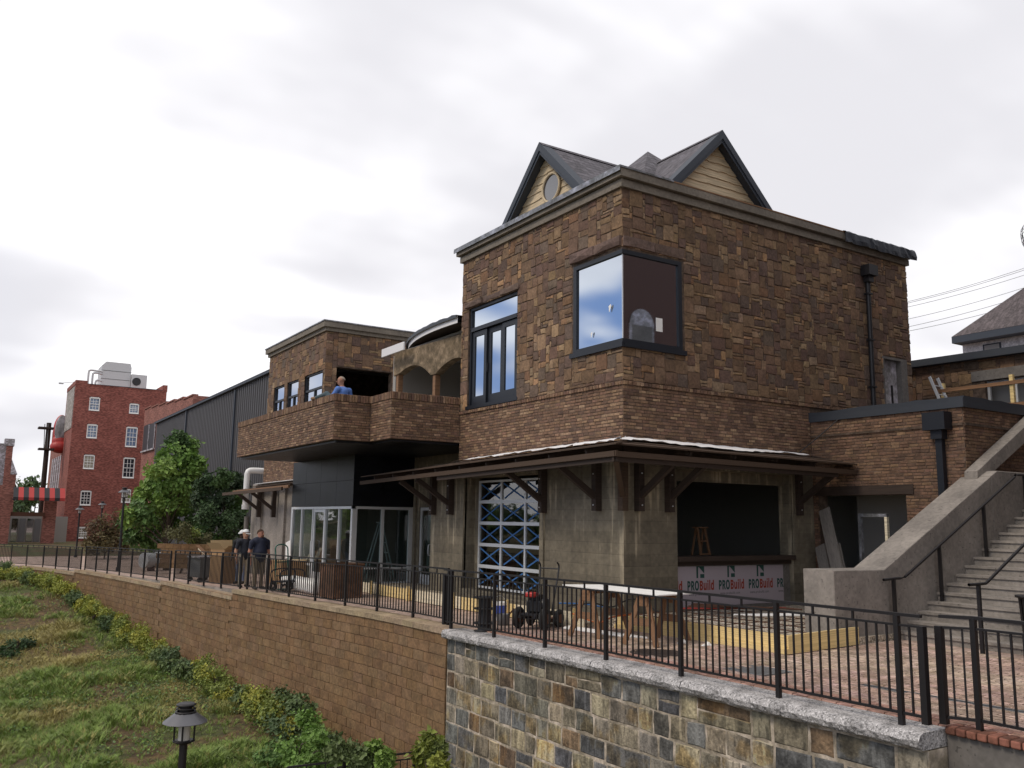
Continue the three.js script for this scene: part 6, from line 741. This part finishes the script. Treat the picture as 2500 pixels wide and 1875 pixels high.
{ const t = thing('manhole_cover', 'round cast iron manhole cover in the brick paving', 'manhole cover', [9.33, terrY(9.33, -10.4), -10.4]); lpart(t, 'cover', lathe([[0, 0.014], [0.33, 0.014], [0.34, 0.004], [0.36, 0.004], [0.36, 0.012], [0.4, 0.012], [0.4, -0.01]], 32), M.darkwood); const u = []; for (let i = -3; i <= 3; i++) u.push(bx(-0.28 + Math.abs(i) * 0.03, 0.28 - Math.abs(i) * 0.03, 0.014, 0.018, i * 0.08 - 0.012, i * 0.08 + 0.012)); lpart(t, 'tread', u, M.darkwood); }
{ const t = thing('drain_grate', 'square dark drain grate in the brick paving', 'grate', [9.42, terrY(9.42, -8.5), -8.5]); lpart(t, 'rim', [bx(-0.32, 0.32, -0.005, 0.014, -0.32, -0.28), bx(-0.32, 0.32, -0.005, 0.014, 0.28, 0.32), bx(-0.32, -0.28, -0.005, 0.014, -0.28, 0.28), bx(0.28, 0.32, -0.005, 0.014, -0.28, 0.28)], M.greyplastic); for (let i = 0; i < 9; i++) lpart(t, 'bar', bx(-0.28, 0.28, -0.004, 0.011, -0.255 + i * 0.06, -0.22 + i * 0.06), M.greyplastic); }
{ const t = thing('slot_drain', 'narrow dark slot drain running across the brick paving', 'drain', [9.7, 0.02, -5.7]); part(t, 'channel', bar([9.71, terrY(9.7, -7.1) + 0.006, -7.1], [9.88, terrY(9.88, -4.3) + 0.006, -4.3], 0.07, 0.012), M.black); part(t, 'edge', [bar([9.66, terrY(9.7, -7.1) + 0.008, -7.1], [9.83, terrY(9.83, -4.3) + 0.008, -4.3], 0.02, 0.014), bar([9.76, terrY(9.7, -7.1) + 0.008, -7.1], [9.93, terrY(9.93, -4.3) + 0.008, -4.3], 0.02, 0.014)], M.greyplastic); }
{ const R = rng(71); for (const [x, z, l] of [[10.35, -10.9, 'crumpled white paper lying under the plywood table'], [10.45, -10.45, 'torn white paper scrap on the paving by the form corner']]) { const t = thing('paper_scrap', l, 'litter', [x, terrY(x, z) + 0.012, z]); const g = new THREE.IcosahedronGeometry(0.09, 1), p = g.attributes.position; for (let i = 0; i < p.count; i++) { const k = 0.5 + 0.7 * hash3(p.getX(i) * 99 | 0, p.getY(i) * 99 | 0, p.getZ(i) * 99 | 0, 5); p.setXYZ(i, p.getX(i) * k, Math.max(0, p.getY(i) * k * 0.7), p.getZ(i) * k); } g.computeVertexNormals(); lpart(t, 'crumple', prep(g), M.white); } }
{ // planter and wrapped bundle by the shopfront
  const y = terrY(9.2, -22.6); const t = thing('square_planter', 'large brown textured square planter in front of the shopfront', 'planter', [9.15, y, -22.7], undefined, 0.12); const w = 0.42; lpart(t, 'box', [bx(-w, w, 0.01, 0.85, -w, -w + 0.05), bx(-w, w, 0.01, 0.85, w - 0.05, w), bx(-w, -w + 0.05, 0.01, 0.85, -w + 0.05, w - 0.05), bx(w - 0.05, w, 0.01, 0.85, -w + 0.05, w - 0.05)], M.wicker); lpart(t, 'rim', [bx(-w - 0.03, w + 0.03, 0.85, 0.9, -w - 0.03, -w + 0.06), bx(-w - 0.03, w + 0.03, 0.85, 0.9, w - 0.06, w + 0.03), bx(-w - 0.03, -w + 0.06, 0.85, 0.9, -w + 0.06, w - 0.06), bx(w - 0.06, w + 0.03, 0.85, 0.9, -w + 0.06, w - 0.06)], M.wicker); lpart(t, 'soil', bx(-w + 0.05, w - 0.05, 0.1, 0.75, -w + 0.05, w - 0.05), M.darkwood);
  const wr = (label, x, z, sx, sy, sz, seed) => { const t2 = thing('wrapped_bundle', label, 'bundle', [x, terrY(x, z), z]); const g = new RoundedBoxGeometry(sx, sy, sz, 6, 0.12), p = g.attributes.position; for (let i = 0; i < p.count; i++) { const k = (fbm3(p.getX(i) * 4, p.getY(i) * 4, p.getZ(i) * 4, seed, 3) - 0.5) * 0.16; p.setXYZ(i, p.getX(i) * (1 + k), p.getY(i) * (1 + k), p.getZ(i) * (1 + k)); } g.computeVertexNormals(); g.translate(0, sy / 2, 0); lpart(t2, 'sheeting', prep(g), M.white); };
  wr('white plastic wrapped bundle beside the square planter', 9.1, -24.6, 0.7, 0.36, 1.5, 3); wr('low heap of white sheeting at the shopfront door', 9.5, -27.2, 0.6, 0.3, 1.6, 7); }
{ // goods behind the people
  const gp = (px, py) => { const p = onY(px, py, -0.24); return [p.x, terrY(p.x, p.z), p.z]; };
  const box = thing('cardboard_box', 'tall brown cardboard carton with its flaps standing open', 'carton', gp(553, 1420), undefined, 0.3); const a = 0.42, h = 1.15; lpart(box, 'side', bx(-a, a, 0, h, -a, -a + 0.012), M.card); lpart(box, 'side', bx(-a, a, 0, h, a - 0.012, a), M.card); lpart(box, 'side', bx(-a, -a + 0.012, 0, h, -a + 0.013, a - 0.013), M.card); lpart(box, 'side', bx(a - 0.012, a, 0, h, -a + 0.013, a - 0.013), M.card); lpart(box, 'flap', quad([-a, h, a], [a, h, a], [a, h + 0.14, a + 0.25], [-a, h + 0.14, a + 0.25]), M.cardPale); lpart(box, 'flap', quad([-a, h, -a], [a, h, -a], [a + 0.02, h + 0.3, -a - 0.08], [-a, h + 0.3, -a - 0.08]), M.cardPale); lpart(box, 'flap', quad([-a, h, -a], [-a, h, a], [-a - 0.2, h + 0.22, a], [-a - 0.2, h + 0.22, -a]), M.cardPale);
  const b2 = thing('flat_carton', 'wide brown carton resting behind the hand truck', 'carton', [10.0, terrY(10, -29.6), -29.7], undefined, 0.2); lpart(b2, 'carton_body', rbx(-0.5, 0.5, 0, 0.75, -0.5, 0.5, 0.01), M.card); lpart(b2, 'top_flap', bx(-0.5, 0.52, 0.755, 0.765, -0.1, 0.55), M.cardPale);
  const pb = thing('white_sheet_board', 'small white board propped on the carton by the wall', 'board', [10.3, 0.5, -30.5]); part(pb, 'board', bar([10.3, 0.6, -30.5], [10.32, 1.15, -30.62], 0.5, 0.02, V3(1, 0, 0)), M.white);
  for (let i = 0; i < 5; i++) { const q = gp(512 + i * 5, 1412 - i), t = thing('lumber_plank', 'pale timber plank leaning in the lumber heap', 'plank', q, 'lumber heap planks'); const x = q[0], z = q[2]; part(t, 'plank', bar([x - 0.3, terrY(x, z) + 1.25 - i * 0.12, z - 0.9], [x + 0.7, terrY(x, z) + 0.1, z + 0.5], 0.14, 0.04), i % 2 ? M.ply : M.oldwood); }
  const cart = thing('utility_cart', 'grey plastic tilt cart standing beside the lumber heap', 'cart', gp(494, 1414), undefined, 0.2); lpart(cart, 'tub', [bx(-0.35, 0.35, 0.2, 0.85, -0.5, -0.47), bx(-0.35, 0.35, 0.2, 0.85, 0.47, 0.5), bx(-0.35, -0.32, 0.2, 0.85, -0.47, 0.47), bx(0.32, 0.35, 0.2, 0.85, -0.47, 0.47), bx(-0.35, 0.35, 0.18, 0.22, -0.5, 0.5)], M.greyplastic); lpart(cart, 'rim', bx(-0.4, 0.4, 0.85, 0.9, -0.55, 0.55), M.vinyl); for (const x of [-0.28, 0.28]) for (const z of [-0.4, 0.4]) lpart(cart, 'caster', cyl([x, 0.09, z - 0.025], [x, 0.09, z + 0.025], 0.09, 0.09, 14), M.rubber);
  const ht = thing('hand_truck', 'green tube hand truck with dark wheels beside the bearded man', 'hand truck', [8.75, terrY(8.75, -26.2), -26.3], undefined, 0.3); lpart(ht, 'frame', [tube([[-0.22, 0.1, 0], [-0.22, 1.0, -0.1], [-0.2, 1.25, -0.14], [0, 1.32, -0.16], [0.2, 1.25, -0.14], [0.22, 1.0, -0.1], [0.22, 0.1, 0]], 0.02, 7, 50), cyl([-0.22, 0.4, -0.03], [0.22, 0.4, -0.03], 0.016, 0.016, 8), cyl([-0.22, 0.8, -0.08], [0.22, 0.8, -0.08], 0.016, 0.016, 8)], M.green); lpart(ht, 'toe_plate', bx(-0.25, 0.25, 0.01, 0.025, 0, 0.24), M.green); for (const x of [-0.28, 0.28]) lpart(ht, 'wheel', (() => { const g = new THREE.TorusGeometry(0.1, 0.035, 8, 18); g.rotateY(Math.PI / 2); g.translate(x, 0.135, -0.08); return prep(g); })(), M.rubber);
  const wb = thing('wheeled_frame', 'blue-black wheeled frame cart next to the hand truck', 'cart', [8.6, terrY(8.6, -25.2), -25.4], undefined, 0.4); lpart(wb, 'frame', [tube([[-0.4, 0.2, -0.2], [-0.4, 0.6, -0.2], [0.4, 0.6, -0.2], [0.4, 0.2, -0.2]], 0.02, 6), tube([[-0.4, 0.2, 0.2], [-0.4, 0.6, 0.2], [0.4, 0.6, 0.2], [0.4, 0.2, 0.2]], 0.02, 6), bx(-0.4, 0.4, 0.28, 0.31, -0.22, 0.22)], M.frame); for (const x of [-0.32, 0.32]) for (const z of [-0.24, 0.24]) lpart(wb, 'wheel', (() => { const g = new THREE.TorusGeometry(0.1, 0.03, 8, 18); g.translate(x, 0.13, z); return prep(g); })(), M.rubber);
  const tk = onY(390, 1386, -0.42), tank = thing('metal_tank', 'silver cylindrical tank lying behind the railing', 'tank', [tk.x, terrY(tk.x, tk.z), tk.z], undefined, 0.5); lpart(tank, 'drum', [cyl([-0.95, 0.5, 0], [0.7, 0.5, 0], 0.34, 0.34, 20)], M.hvac); lpart(tank, 'end_cap', cyl([0.7, 0.5, 0], [1.0, 0.5, 0], 0.33, 0.27, 20), M.black); for (const x of [-0.5, 0.4]) lpart(tank, 'cradle', [bx(x - 0.04, x + 0.04, 0, 0.24, -0.22, 0.22)], M.rust);
  const lw = onZ(388, 1327, -41), lr = onZ(500, 1335, -39.2); const low = thing('low_block_wall', 'low tan block wall in front of the ivy', 'wall', [lw.x + 1, -0.6, -40.5]); const R = rng(15); for (let c = 0; c < 5; c++) for (let i = 0; i < 9; i++) { const f0 = (i + (c % 2) * 0.5) / 9.5, f1 = (i + 1 + (c % 2) * 0.5) / 9.5; const g = bar([mixf(lw.x, lr.x + 1.2, f0) + 0.005, lw.y - 0.1 - c * 0.21, mixf(-41, -39, f0)], [mixf(lw.x, lr.x + 1.2, f1) - 0.005, lw.y - 0.1 - c * 0.21, mixf(-41, -39, f1)], 0.3, 0.2); part(low, 'block', tint(g, vary(R, pick(R, blockTones), 0.12)), M.stone); }
}
{ // planks and frame in the wing doorway
  const pl = (label, px0, py0, px1, py1, w) => { const a = onX(px0, py0, 16.85), b = onX(px1, py1, 16.45); const t = thing('leaning_board', label, 'board', [16.6, 0.2, b.z]); part(t, 'board', bar([a.x, a.y, a.z], [16.4, 0.1, b.z + (b.z - a.z) * 0.5], w, 0.03, V3(1, 0, 0)), M.smoothcon); };
  pl('tall grey board leaning in the dark doorway', 2012, 1243, 2040, 1388, 0.3); pl('short grey board leaning beside the dark doorway', 2002, 1332, 2014, 1388, 0.28); pl('narrow grey board behind the tall leaning board', 2042, 1330, 2056, 1388, 0.2);
  const a = onX(2098, 1262, 17.15), b = onX(2168, 1262, 17.15); const t = thing('spare_door_frame', 'bluish metal door frame standing in the dark doorway', 'door frame', [17.15, 0.1, a.z]); part(t, 'jamb', bx(17.1, 17.18, 0.1, a.y, a.z, a.z + 0.06), M.flashing); part(t, 'jamb', bx(17.1, 17.18, 0.1, a.y, b.z - 0.06, b.z), M.ply); part(t, 'head', bx(17.1, 17.18, a.y, a.y + 0.07, a.z, b.z), M.flashing); part(t, 'rail', bx(17.11, 17.17, 0.95, 1.02, a.z + 0.06, b.z - 0.06), M.flashing);
}
{ const lad = (label, x, y, z, H, m, turn, sp) => { const t = thing('step_ladder', label, 'ladder', [x, y, z], undefined, turn); const w = 0.24; for (const s of [-1, 1]) { lpart(t, 'rail', bar([s * w, 0, sp], [s * w * 0.6, H, 0.02], 0.03, 0.07, V3(1, 0, 0)), m); lpart(t, 'rear_rail', bar([s * w, 0, -sp], [s * w * 0.6, H, -0.02], 0.03, 0.05, V3(1, 0, 0)), m); } for (let k = 1; k < 6; k++) { const f = k / 6; lpart(t, 'tread', bx(-w * (1 - 0.4 * f), w * (1 - 0.4 * f), H * f - 0.015, H * f + 0.015, sp * (1 - f) - 0.04, sp * (1 - f) + 0.04), m); } lpart(t, 'top_cap', bx(-w * 0.7, w * 0.7, H, H + 0.03, -0.1, 0.1), m); };
  lad('brown wooden step ladder inside the open hatch', 14.75, 0.12, -14.9, 1.75, M.oldwood, 0.2, 0.32); lad('step ladder standing behind the shopfront side glass', 12.0, -0.05, -26.6, 1.9, M.alum, 1.4, 0.5); }
{ const p = onY(2500, 1610, 0.12), y = terrY(p.x, p.z); const t = thing('litter_bin', 'black slatted litter bin at the foot of the steps', 'bin', [p.x + 0.36, 0.1, p.z + 0.1]); lpart(t, 'liner', cyl([0, 0.05, 0], [0, 0.85, 0], 0.2, 0.24, 20), M.black); for (let k = 0; k < 16; k++) { const a = k / 16 * 6.283; lpart(t, 'slat', bar([Math.cos(a) * 0.22, 0.02, Math.sin(a) * 0.22], [Math.cos(a) * 0.27, 0.88, Math.sin(a) * 0.27], 0.012, 0.05, V3(-Math.sin(a), 0, Math.cos(a))), M.rail); } lpart(t, 'rim', lathe([[0.2, 0.88], [0.32, 0.9], [0.32, 0.87], [0.2, 0.85]], 20), M.rail); }

// ------------------------------------------------------------------ people
function person(label, pos, turn, o) {
  const t = thing('person', label, 'person', pos, undefined, turn); const B = o.bones, N = o.res || 72; let mn = V3(9, 9, 9), mx = V3(-9, -9, -9); for (const [p, q, r] of B) for (const s of [p, q]) { mn.min(V3(...s).subScalar(r + 0.08)); mx.max(V3(...s).addScalar(r + 0.08)); }
  const c = mn.clone().add(mx).multiplyScalar(0.5), hs = Math.max(mx.x - mn.x, mx.y - mn.y, mx.z - mn.z) / 2 * 1.06; const mc = new MarchingCubes(N, M.body, false, false, 60000); mc.isolation = 0; const half = N / 2, dist = (x, y, z) => { let d = 1e3; for (const [p, q, r0, r1] of B) { const bx_ = q[0] - p[0], by = q[1] - p[1], bz = q[2] - p[2], ax = x - p[0], ay = y - p[1], az = z - p[2], L = bx_ * bx_ + by * by + bz * bz; const h = L ? clamp((ax * bx_ + ay * by + az * bz) / L) : 0; const dd = Math.hypot(ax - bx_ * h, ay - by * h, az - bz * h) - mixf(r0, r1, h), k = 0.035, e = Math.max(k - Math.abs(d - dd), 0) / k; d = Math.min(d, dd) - e * e * k * 0.25; } return d; };
  for (let z = 0; z < N; z++) for (let y = 0; y < N; y++) for (let x = 0; x < N; x++) mc.field[z * N * N + y * N + x] = -dist(c.x + (x - half) / half * hs, c.y + (y - half) / half * hs, c.z + (z - half) / half * hs);
  mc.update(); const n = mc.count, P = new Float32Array(n * 3), Nn = new Float32Array(n * 3), C = new Float32Array(n * 3); for (let i = 0; i < n; i++) { const x = mc.positionArray[i * 3] * hs + c.x, y = mc.positionArray[i * 3 + 1] * hs + c.y, z = mc.positionArray[i * 3 + 2] * hs + c.z; P.set([x, y, z], i * 3); const e = 0.01, g = V3(dist(x + e, y, z) - dist(x - e, y, z), dist(x, y + e, z) - dist(x, y - e, z), dist(x, y, z + e) - dist(x, y, z - e)).normalize(); Nn.set([g.x, g.y, g.z], i * 3); let best = 1e3, col = [1, 0, 1]; for (const [p, q, r0, r1, cc] of B) { const b = V3(...q).sub(V3(...p)), a = V3(x, y, z).sub(V3(...p)), L = b.lengthSq(), h = L ? clamp(a.dot(b) / L) : 0, d = a.addScaledVector(b, -h).length() - mixf(r0, r1, h); if (d < best) { best = d; col = cc; } } C.set(col, i * 3); }
  const g = new THREE.BufferGeometry(); g.setAttribute('position', new THREE.BufferAttribute(P, 3)); g.setAttribute('normal', new THREE.BufferAttribute(Nn, 3)); g.setAttribute('uv', new THREE.BufferAttribute(new Float32Array(n * 2), 2)); g.setAttribute('color', new THREE.BufferAttribute(C, 3));
  const ext = [g]; for (const hnd of o.hands || []) { const [w, d, sd] = hnd; const D = V3(...d).normalize(), S = V3(...sd).normalize(), base = V3(...w); const cap = (p, q, r) => { const s = cyl(p.toArray(), q.toArray(), r, r * 0.8, 6); return tint(s, o.skin); }; for (let f = 0; f < 4; f++) { const root = base.clone().addScaledVector(D, 0.09).addScaledVector(S, (f - 1.5) * 0.02), kn = root.clone().addScaledVector(D, 0.035 + (f === 1 || f === 2 ? 0.008 : 0)), up = D.clone().cross(S).multiplyScalar(0.018); ext.push(cap(root, kn, 0.01), cap(kn, kn.clone().addScaledVector(D, 0.032).add(up), 0.009)); } const th = base.clone().addScaledVector(D, 0.03).addScaledVector(S, -0.035); ext.push(cap(th, th.clone().addScaledVector(D, 0.04).addScaledVector(S, -0.025), 0.011)); }
  lpart(t, 'body', merge(ext), M.body);
  const hd = o.head, hz = o.look || [0, 0, 1], f = V3(...hz).normalize(), s = V3(0, 1, 0).cross(f).normalize(); const at = (a, b, cc) => V3(...hd).addScaledVector(s, a).add(V3(0, b, 0)).addScaledVector(f, cc).toArray(); const ball = (p, r, col) => { const q = new THREE.SphereGeometry(r, 8, 6); q.translate(...p); return tint(q, col); };
  lpart(t, 'face', [ball(at(0.033, 0.015, 0.088), 0.011, [0.03, 0.02, 0.02]), ball(at(-0.033, 0.015, 0.088), 0.011, [0.03, 0.02, 0.02]), tint(cyl(at(0, 0.02, 0.09), at(0, -0.025, 0.118), 0.009, 0.016, 8), o.skin), tint(bar(at(-0.026, -0.06, 0.093), at(0.026, -0.06, 0.093), 0.01, 0.009), [0.22, 0.07, 0.06]), ball(at(0.083, 0, 0.0), 0.022, o.skin), ball(at(-0.083, 0, 0.0), 0.022, o.skin)], M.body);
  if (o.hair) { const h = new THREE.SphereGeometry(0.106, 20, 12, 0, 6.283, 0, o.bald ? 1.0 : 1.45); h.scale(0.95, 1.05, 1.08); h.rotateX(-0.5); h.applyQuaternion(new THREE.Quaternion().setFromUnitVectors(V3(0, 0, 1), f)); h.translate(...at(0, 0.02, -0.012)); lpart(t, 'hair', tint(h, o.hair), std({ vertexColors: true, roughness: 0.95, side: THREE.DoubleSide })); }
  if (o.beard) { const h = new THREE.SphereGeometry(0.07, 16, 10); h.scale(0.95, 0.8, 0.75); h.translate(...at(0, -0.075, 0.045)); lpart(t, 'beard', tint(h, o.beard), M.body); }
  if (o.cap) { const cr = new THREE.SphereGeometry(0.112, 20, 10, 0, 6.283, 0, 1.5); cr.scale(0.95, 0.95, 1.08); cr.translate(...at(0, 0.045, -0.004)); const br = new THREE.CylinderGeometry(0.1, 0.1, 0.012, 18, 1, false, -Math.PI / 2, Math.PI); br.scale(0.85, 1, 1.0); br.applyQuaternion(new THREE.Quaternion().setFromUnitVectors(V3(0, 0, 1), f.clone().setY(-0.25).normalize())); br.translate(...at(0, 0.045, 0.085)); lpart(t, 'cap', [tint(cr, o.cap), tint(br, o.cap)], M.body); }
  return t;
}
function standing(o) { // joints of a standing figure facing +z, height 1.78
  const S = o.shirt, J = o.pants, K = o.skin, w = o.wide || 1, sl = o.sleeve === 'long' ? S : K, b = []; const a = o.arm || {}; const sw = 0.185 * (0.6 + 0.4 * w) + 0.02;
  b.push([[0, 0.98, 0], [0, 1.12, 0.01], 0.135 * w, 0.14 * w, o.tee ? S : J], [[0, 1.1, 0.02 * w], [0, 1.36, 0], 0.145 * w, 0.15 * Math.sqrt(w), S], [[-0.12, 1.42, 0], [0.12, 1.42, 0], 0.09 * w, 0.09 * w, S], [[-sw, 1.4, 0], [sw, 1.4, 0], 0.072, 0.072, S], [[0, 1.44, 0], [0, 1.56, 0.015], 0.062, 0.058, K], [[0, 1.61, 0.02], [0, 1.68, 0.01], 0.083, 0.098, K], [[0, 1.585, 0.045], [0, 1.62, 0.04], 0.055, 0.06, K]);
  const hands = []; for (const s of [-1, 1]) { const sh = [s * (sw + 0.02), 1.4, 0], el = (s < 0 ? a.elR : a.elL) || [s * (sw + 0.085), 1.12, -0.02], wr = (s < 0 ? a.wrR : a.wrL) || [s * (sw + 0.09), 0.88, 0.07]; const m = V3(...sh).lerp(V3(...el), 0.62).toArray(); b.push([sh, m, 0.07 * (0.5 + 0.5 * w), 0.06, S], [m, el, o.sleeve === 'long' ? 0.056 : 0.047, 0.043, sl], [el, wr, 0.043, 0.032, sl]); const d = V3(...wr).sub(V3(...el)).normalize(); b.push([wr, V3(...wr).addScaledVector(d, 0.075).toArray(), 0.032, 0.036, K]); hands.push([wr, d.toArray(), [0.2, 0, 1]]);
    b.push([[s * 0.095, 0.96, 0], [s * 0.11, 0.52, 0.02], 0.1 * (0.6 + 0.4 * w), 0.068, J], [[s * 0.11, 0.52, 0.02], [s * 0.115, 0.1, -0.015], 0.066, 0.05, o.shorts ? K : J], [[s * 0.115, 0.06, -0.03], [s * 0.125, 0.045, 0.15], 0.05, 0.042, o.shoes || [0.03, 0.025, 0.02]]); }
  return { bones: b, hands, head: [0, 1.655, 0.02] };
}
const navy = [0.016, 0.020, 0.042], khaki = [0.30, 0.23, 0.15], jean = [0.10, 0.12, 0.18];
{ const p1 = onY(628, 1438, -0.16), p2 = onY(592, 1432, -0.18), p3 = onY(585, 1426, -0.2); const face = p => Math.atan2(camPos.x - p.x, camPos.z - p.z);
  const A = standing({ shirt: navy, pants: [0.24, 0.19, 0.13], skin: [0.42, 0.20, 0.14], wide: 1.45, tee: true }); person('stout bearded man in a navy tee shirt standing at the railing', [p1.x, terrY(p1.x, p1.z), p1.z], face(p1) + 0.55, { ...A, skin: [0.42, 0.20, 0.14], hair: [0.05, 0.025, 0.015], beard: [0.16, 0.06, 0.03], look: [0.35, 0, 1] });
  const Bn = standing({ shirt: [0.016, 0.018, 0.028], pants: [0.36, 0.3, 0.22], skin: [0.45, 0.25, 0.17], wide: 1.0, tee: true, arm: {} }); person('man in a white cap and black tee shirt looking down', [p2.x, terrY(p2.x, p2.z), p2.z], face(p2) + 0.5, { ...Bn, skin: [0.45, 0.25, 0.17], cap: [0.75, 0.75, 0.76], look: [0.2, -0.3, 1] });
  const Cc = standing({ shirt: [0.010, 0.010, 0.014], pants: jean, skin: [0.06, 0.035, 0.025], sleeve: 'long', wide: 1.1, tee: true }); Cc.bones.push([[0, 1.12, 0.11], [0, 1.38, 0.1], 0.055, 0.06, [0.2, 0.21, 0.24]]); const k3 = V3(p3.x, 0, p3.z).multiplyScalar(1.03); person('taller man in a white cap and black jacket over a grey shirt', [k3.x, terrY(k3.x, k3.z), k3.z], face(p3) - 0.35, { ...Cc, skin: [0.06, 0.035, 0.025], cap: [0.72, 0.72, 0.73], look: [-0.3, 0, 1] });
}
{ // man astride the balcony parapet
  const S = [0.10, 0.20, 0.52], J = [0.055, 0.085, 0.10], K = [0.36, 0.19, 0.13]; const b = [[[0, 0.0, 0], [0, 0.14, -0.02], 0.15, 0.15, S], [[0, 0.12, -0.02], [0.02, 0.36, -0.06], 0.16, 0.14, S], [[-0.17, 0.42, -0.06], [0.19, 0.42, -0.06], 0.075, 0.075, S], [[0.02, 0.42, -0.06], [0.05, 0.56, -0.02], 0.06, 0.056, K], [[0.06, 0.62, 0.0], [0.06, 0.685, -0.01], 0.082, 0.095, K], [[0.06, 0.6, 0.03], [0.06, 0.63, 0.025], 0.054, 0.06, K],
    [[-0.19, 0.42, -0.06], [-0.27, 0.2, -0.04], 0.07, 0.062, S], [[-0.27, 0.2, -0.04], [-0.28, 0.13, 0.0], 0.05, 0.045, K], [[-0.28, 0.13, 0], [-0.2, 0.0, 0.18], 0.045, 0.034, K], [[-0.2, 0.0, 0.18], [-0.17, -0.02, 0.24], 0.034, 0.036, K], [[0.2, 0.42, -0.06], [0.29, 0.2, 0.05], 0.07, 0.062, S], [[0.29, 0.2, 0.05], [0.26, 0.03, 0.24], 0.048, 0.034, K], [[0.26, 0.03, 0.24], [0.24, 0.0, 0.3], 0.034, 0.036, K],
    [[0.09, 0.02, 0.05], [0.17, 0.33, 0.44], 0.1, 0.075, J], [[0.17, 0.33, 0.44], [0.2, 0.26, 0.84], 0.07, 0.052, J], [[0.2, 0.245, 0.86], [0.21, 0.25, 1.03], 0.05, 0.044, [0.22, 0.13, 0.07]], [[-0.09, 0, 0.05], [-0.12, 0.04, 0.45], 0.1, 0.075, J], [[-0.12, 0.04, 0.45], [-0.14, -0.4, 0.5], 0.07, 0.052, J], [[-0.14, -0.44, 0.5], [-0.14, -0.46, 0.66], 0.05, 0.044, [0.22, 0.13, 0.07]]];
  const p = onX(850, 958, 8.5); person('man in a blue shirt sitting on the brick balcony parapet', [8.73, 4.97, p.z - 1.0], -2.85, { bones: b, head: [0.06, 0.655, 0.0], skin: K, look: [-0.2, 0, -0.2], hair: [0.3, 0.25, 0.2], bald: true, hands: [[[-0.2, 0.0, 0.18], [0.4, -0.2, 1], [1, 0, 0]], [[0.26, 0.03, 0.24], [-0.2, -0.3, 1], [1, 0, 0]]], look: [0.5, 0, 0.6] });
}

scene.traverse(o => { if (o.isMesh) { o.castShadow = true; o.receiveShadow = true; } });
renderer.render(scene, camera);
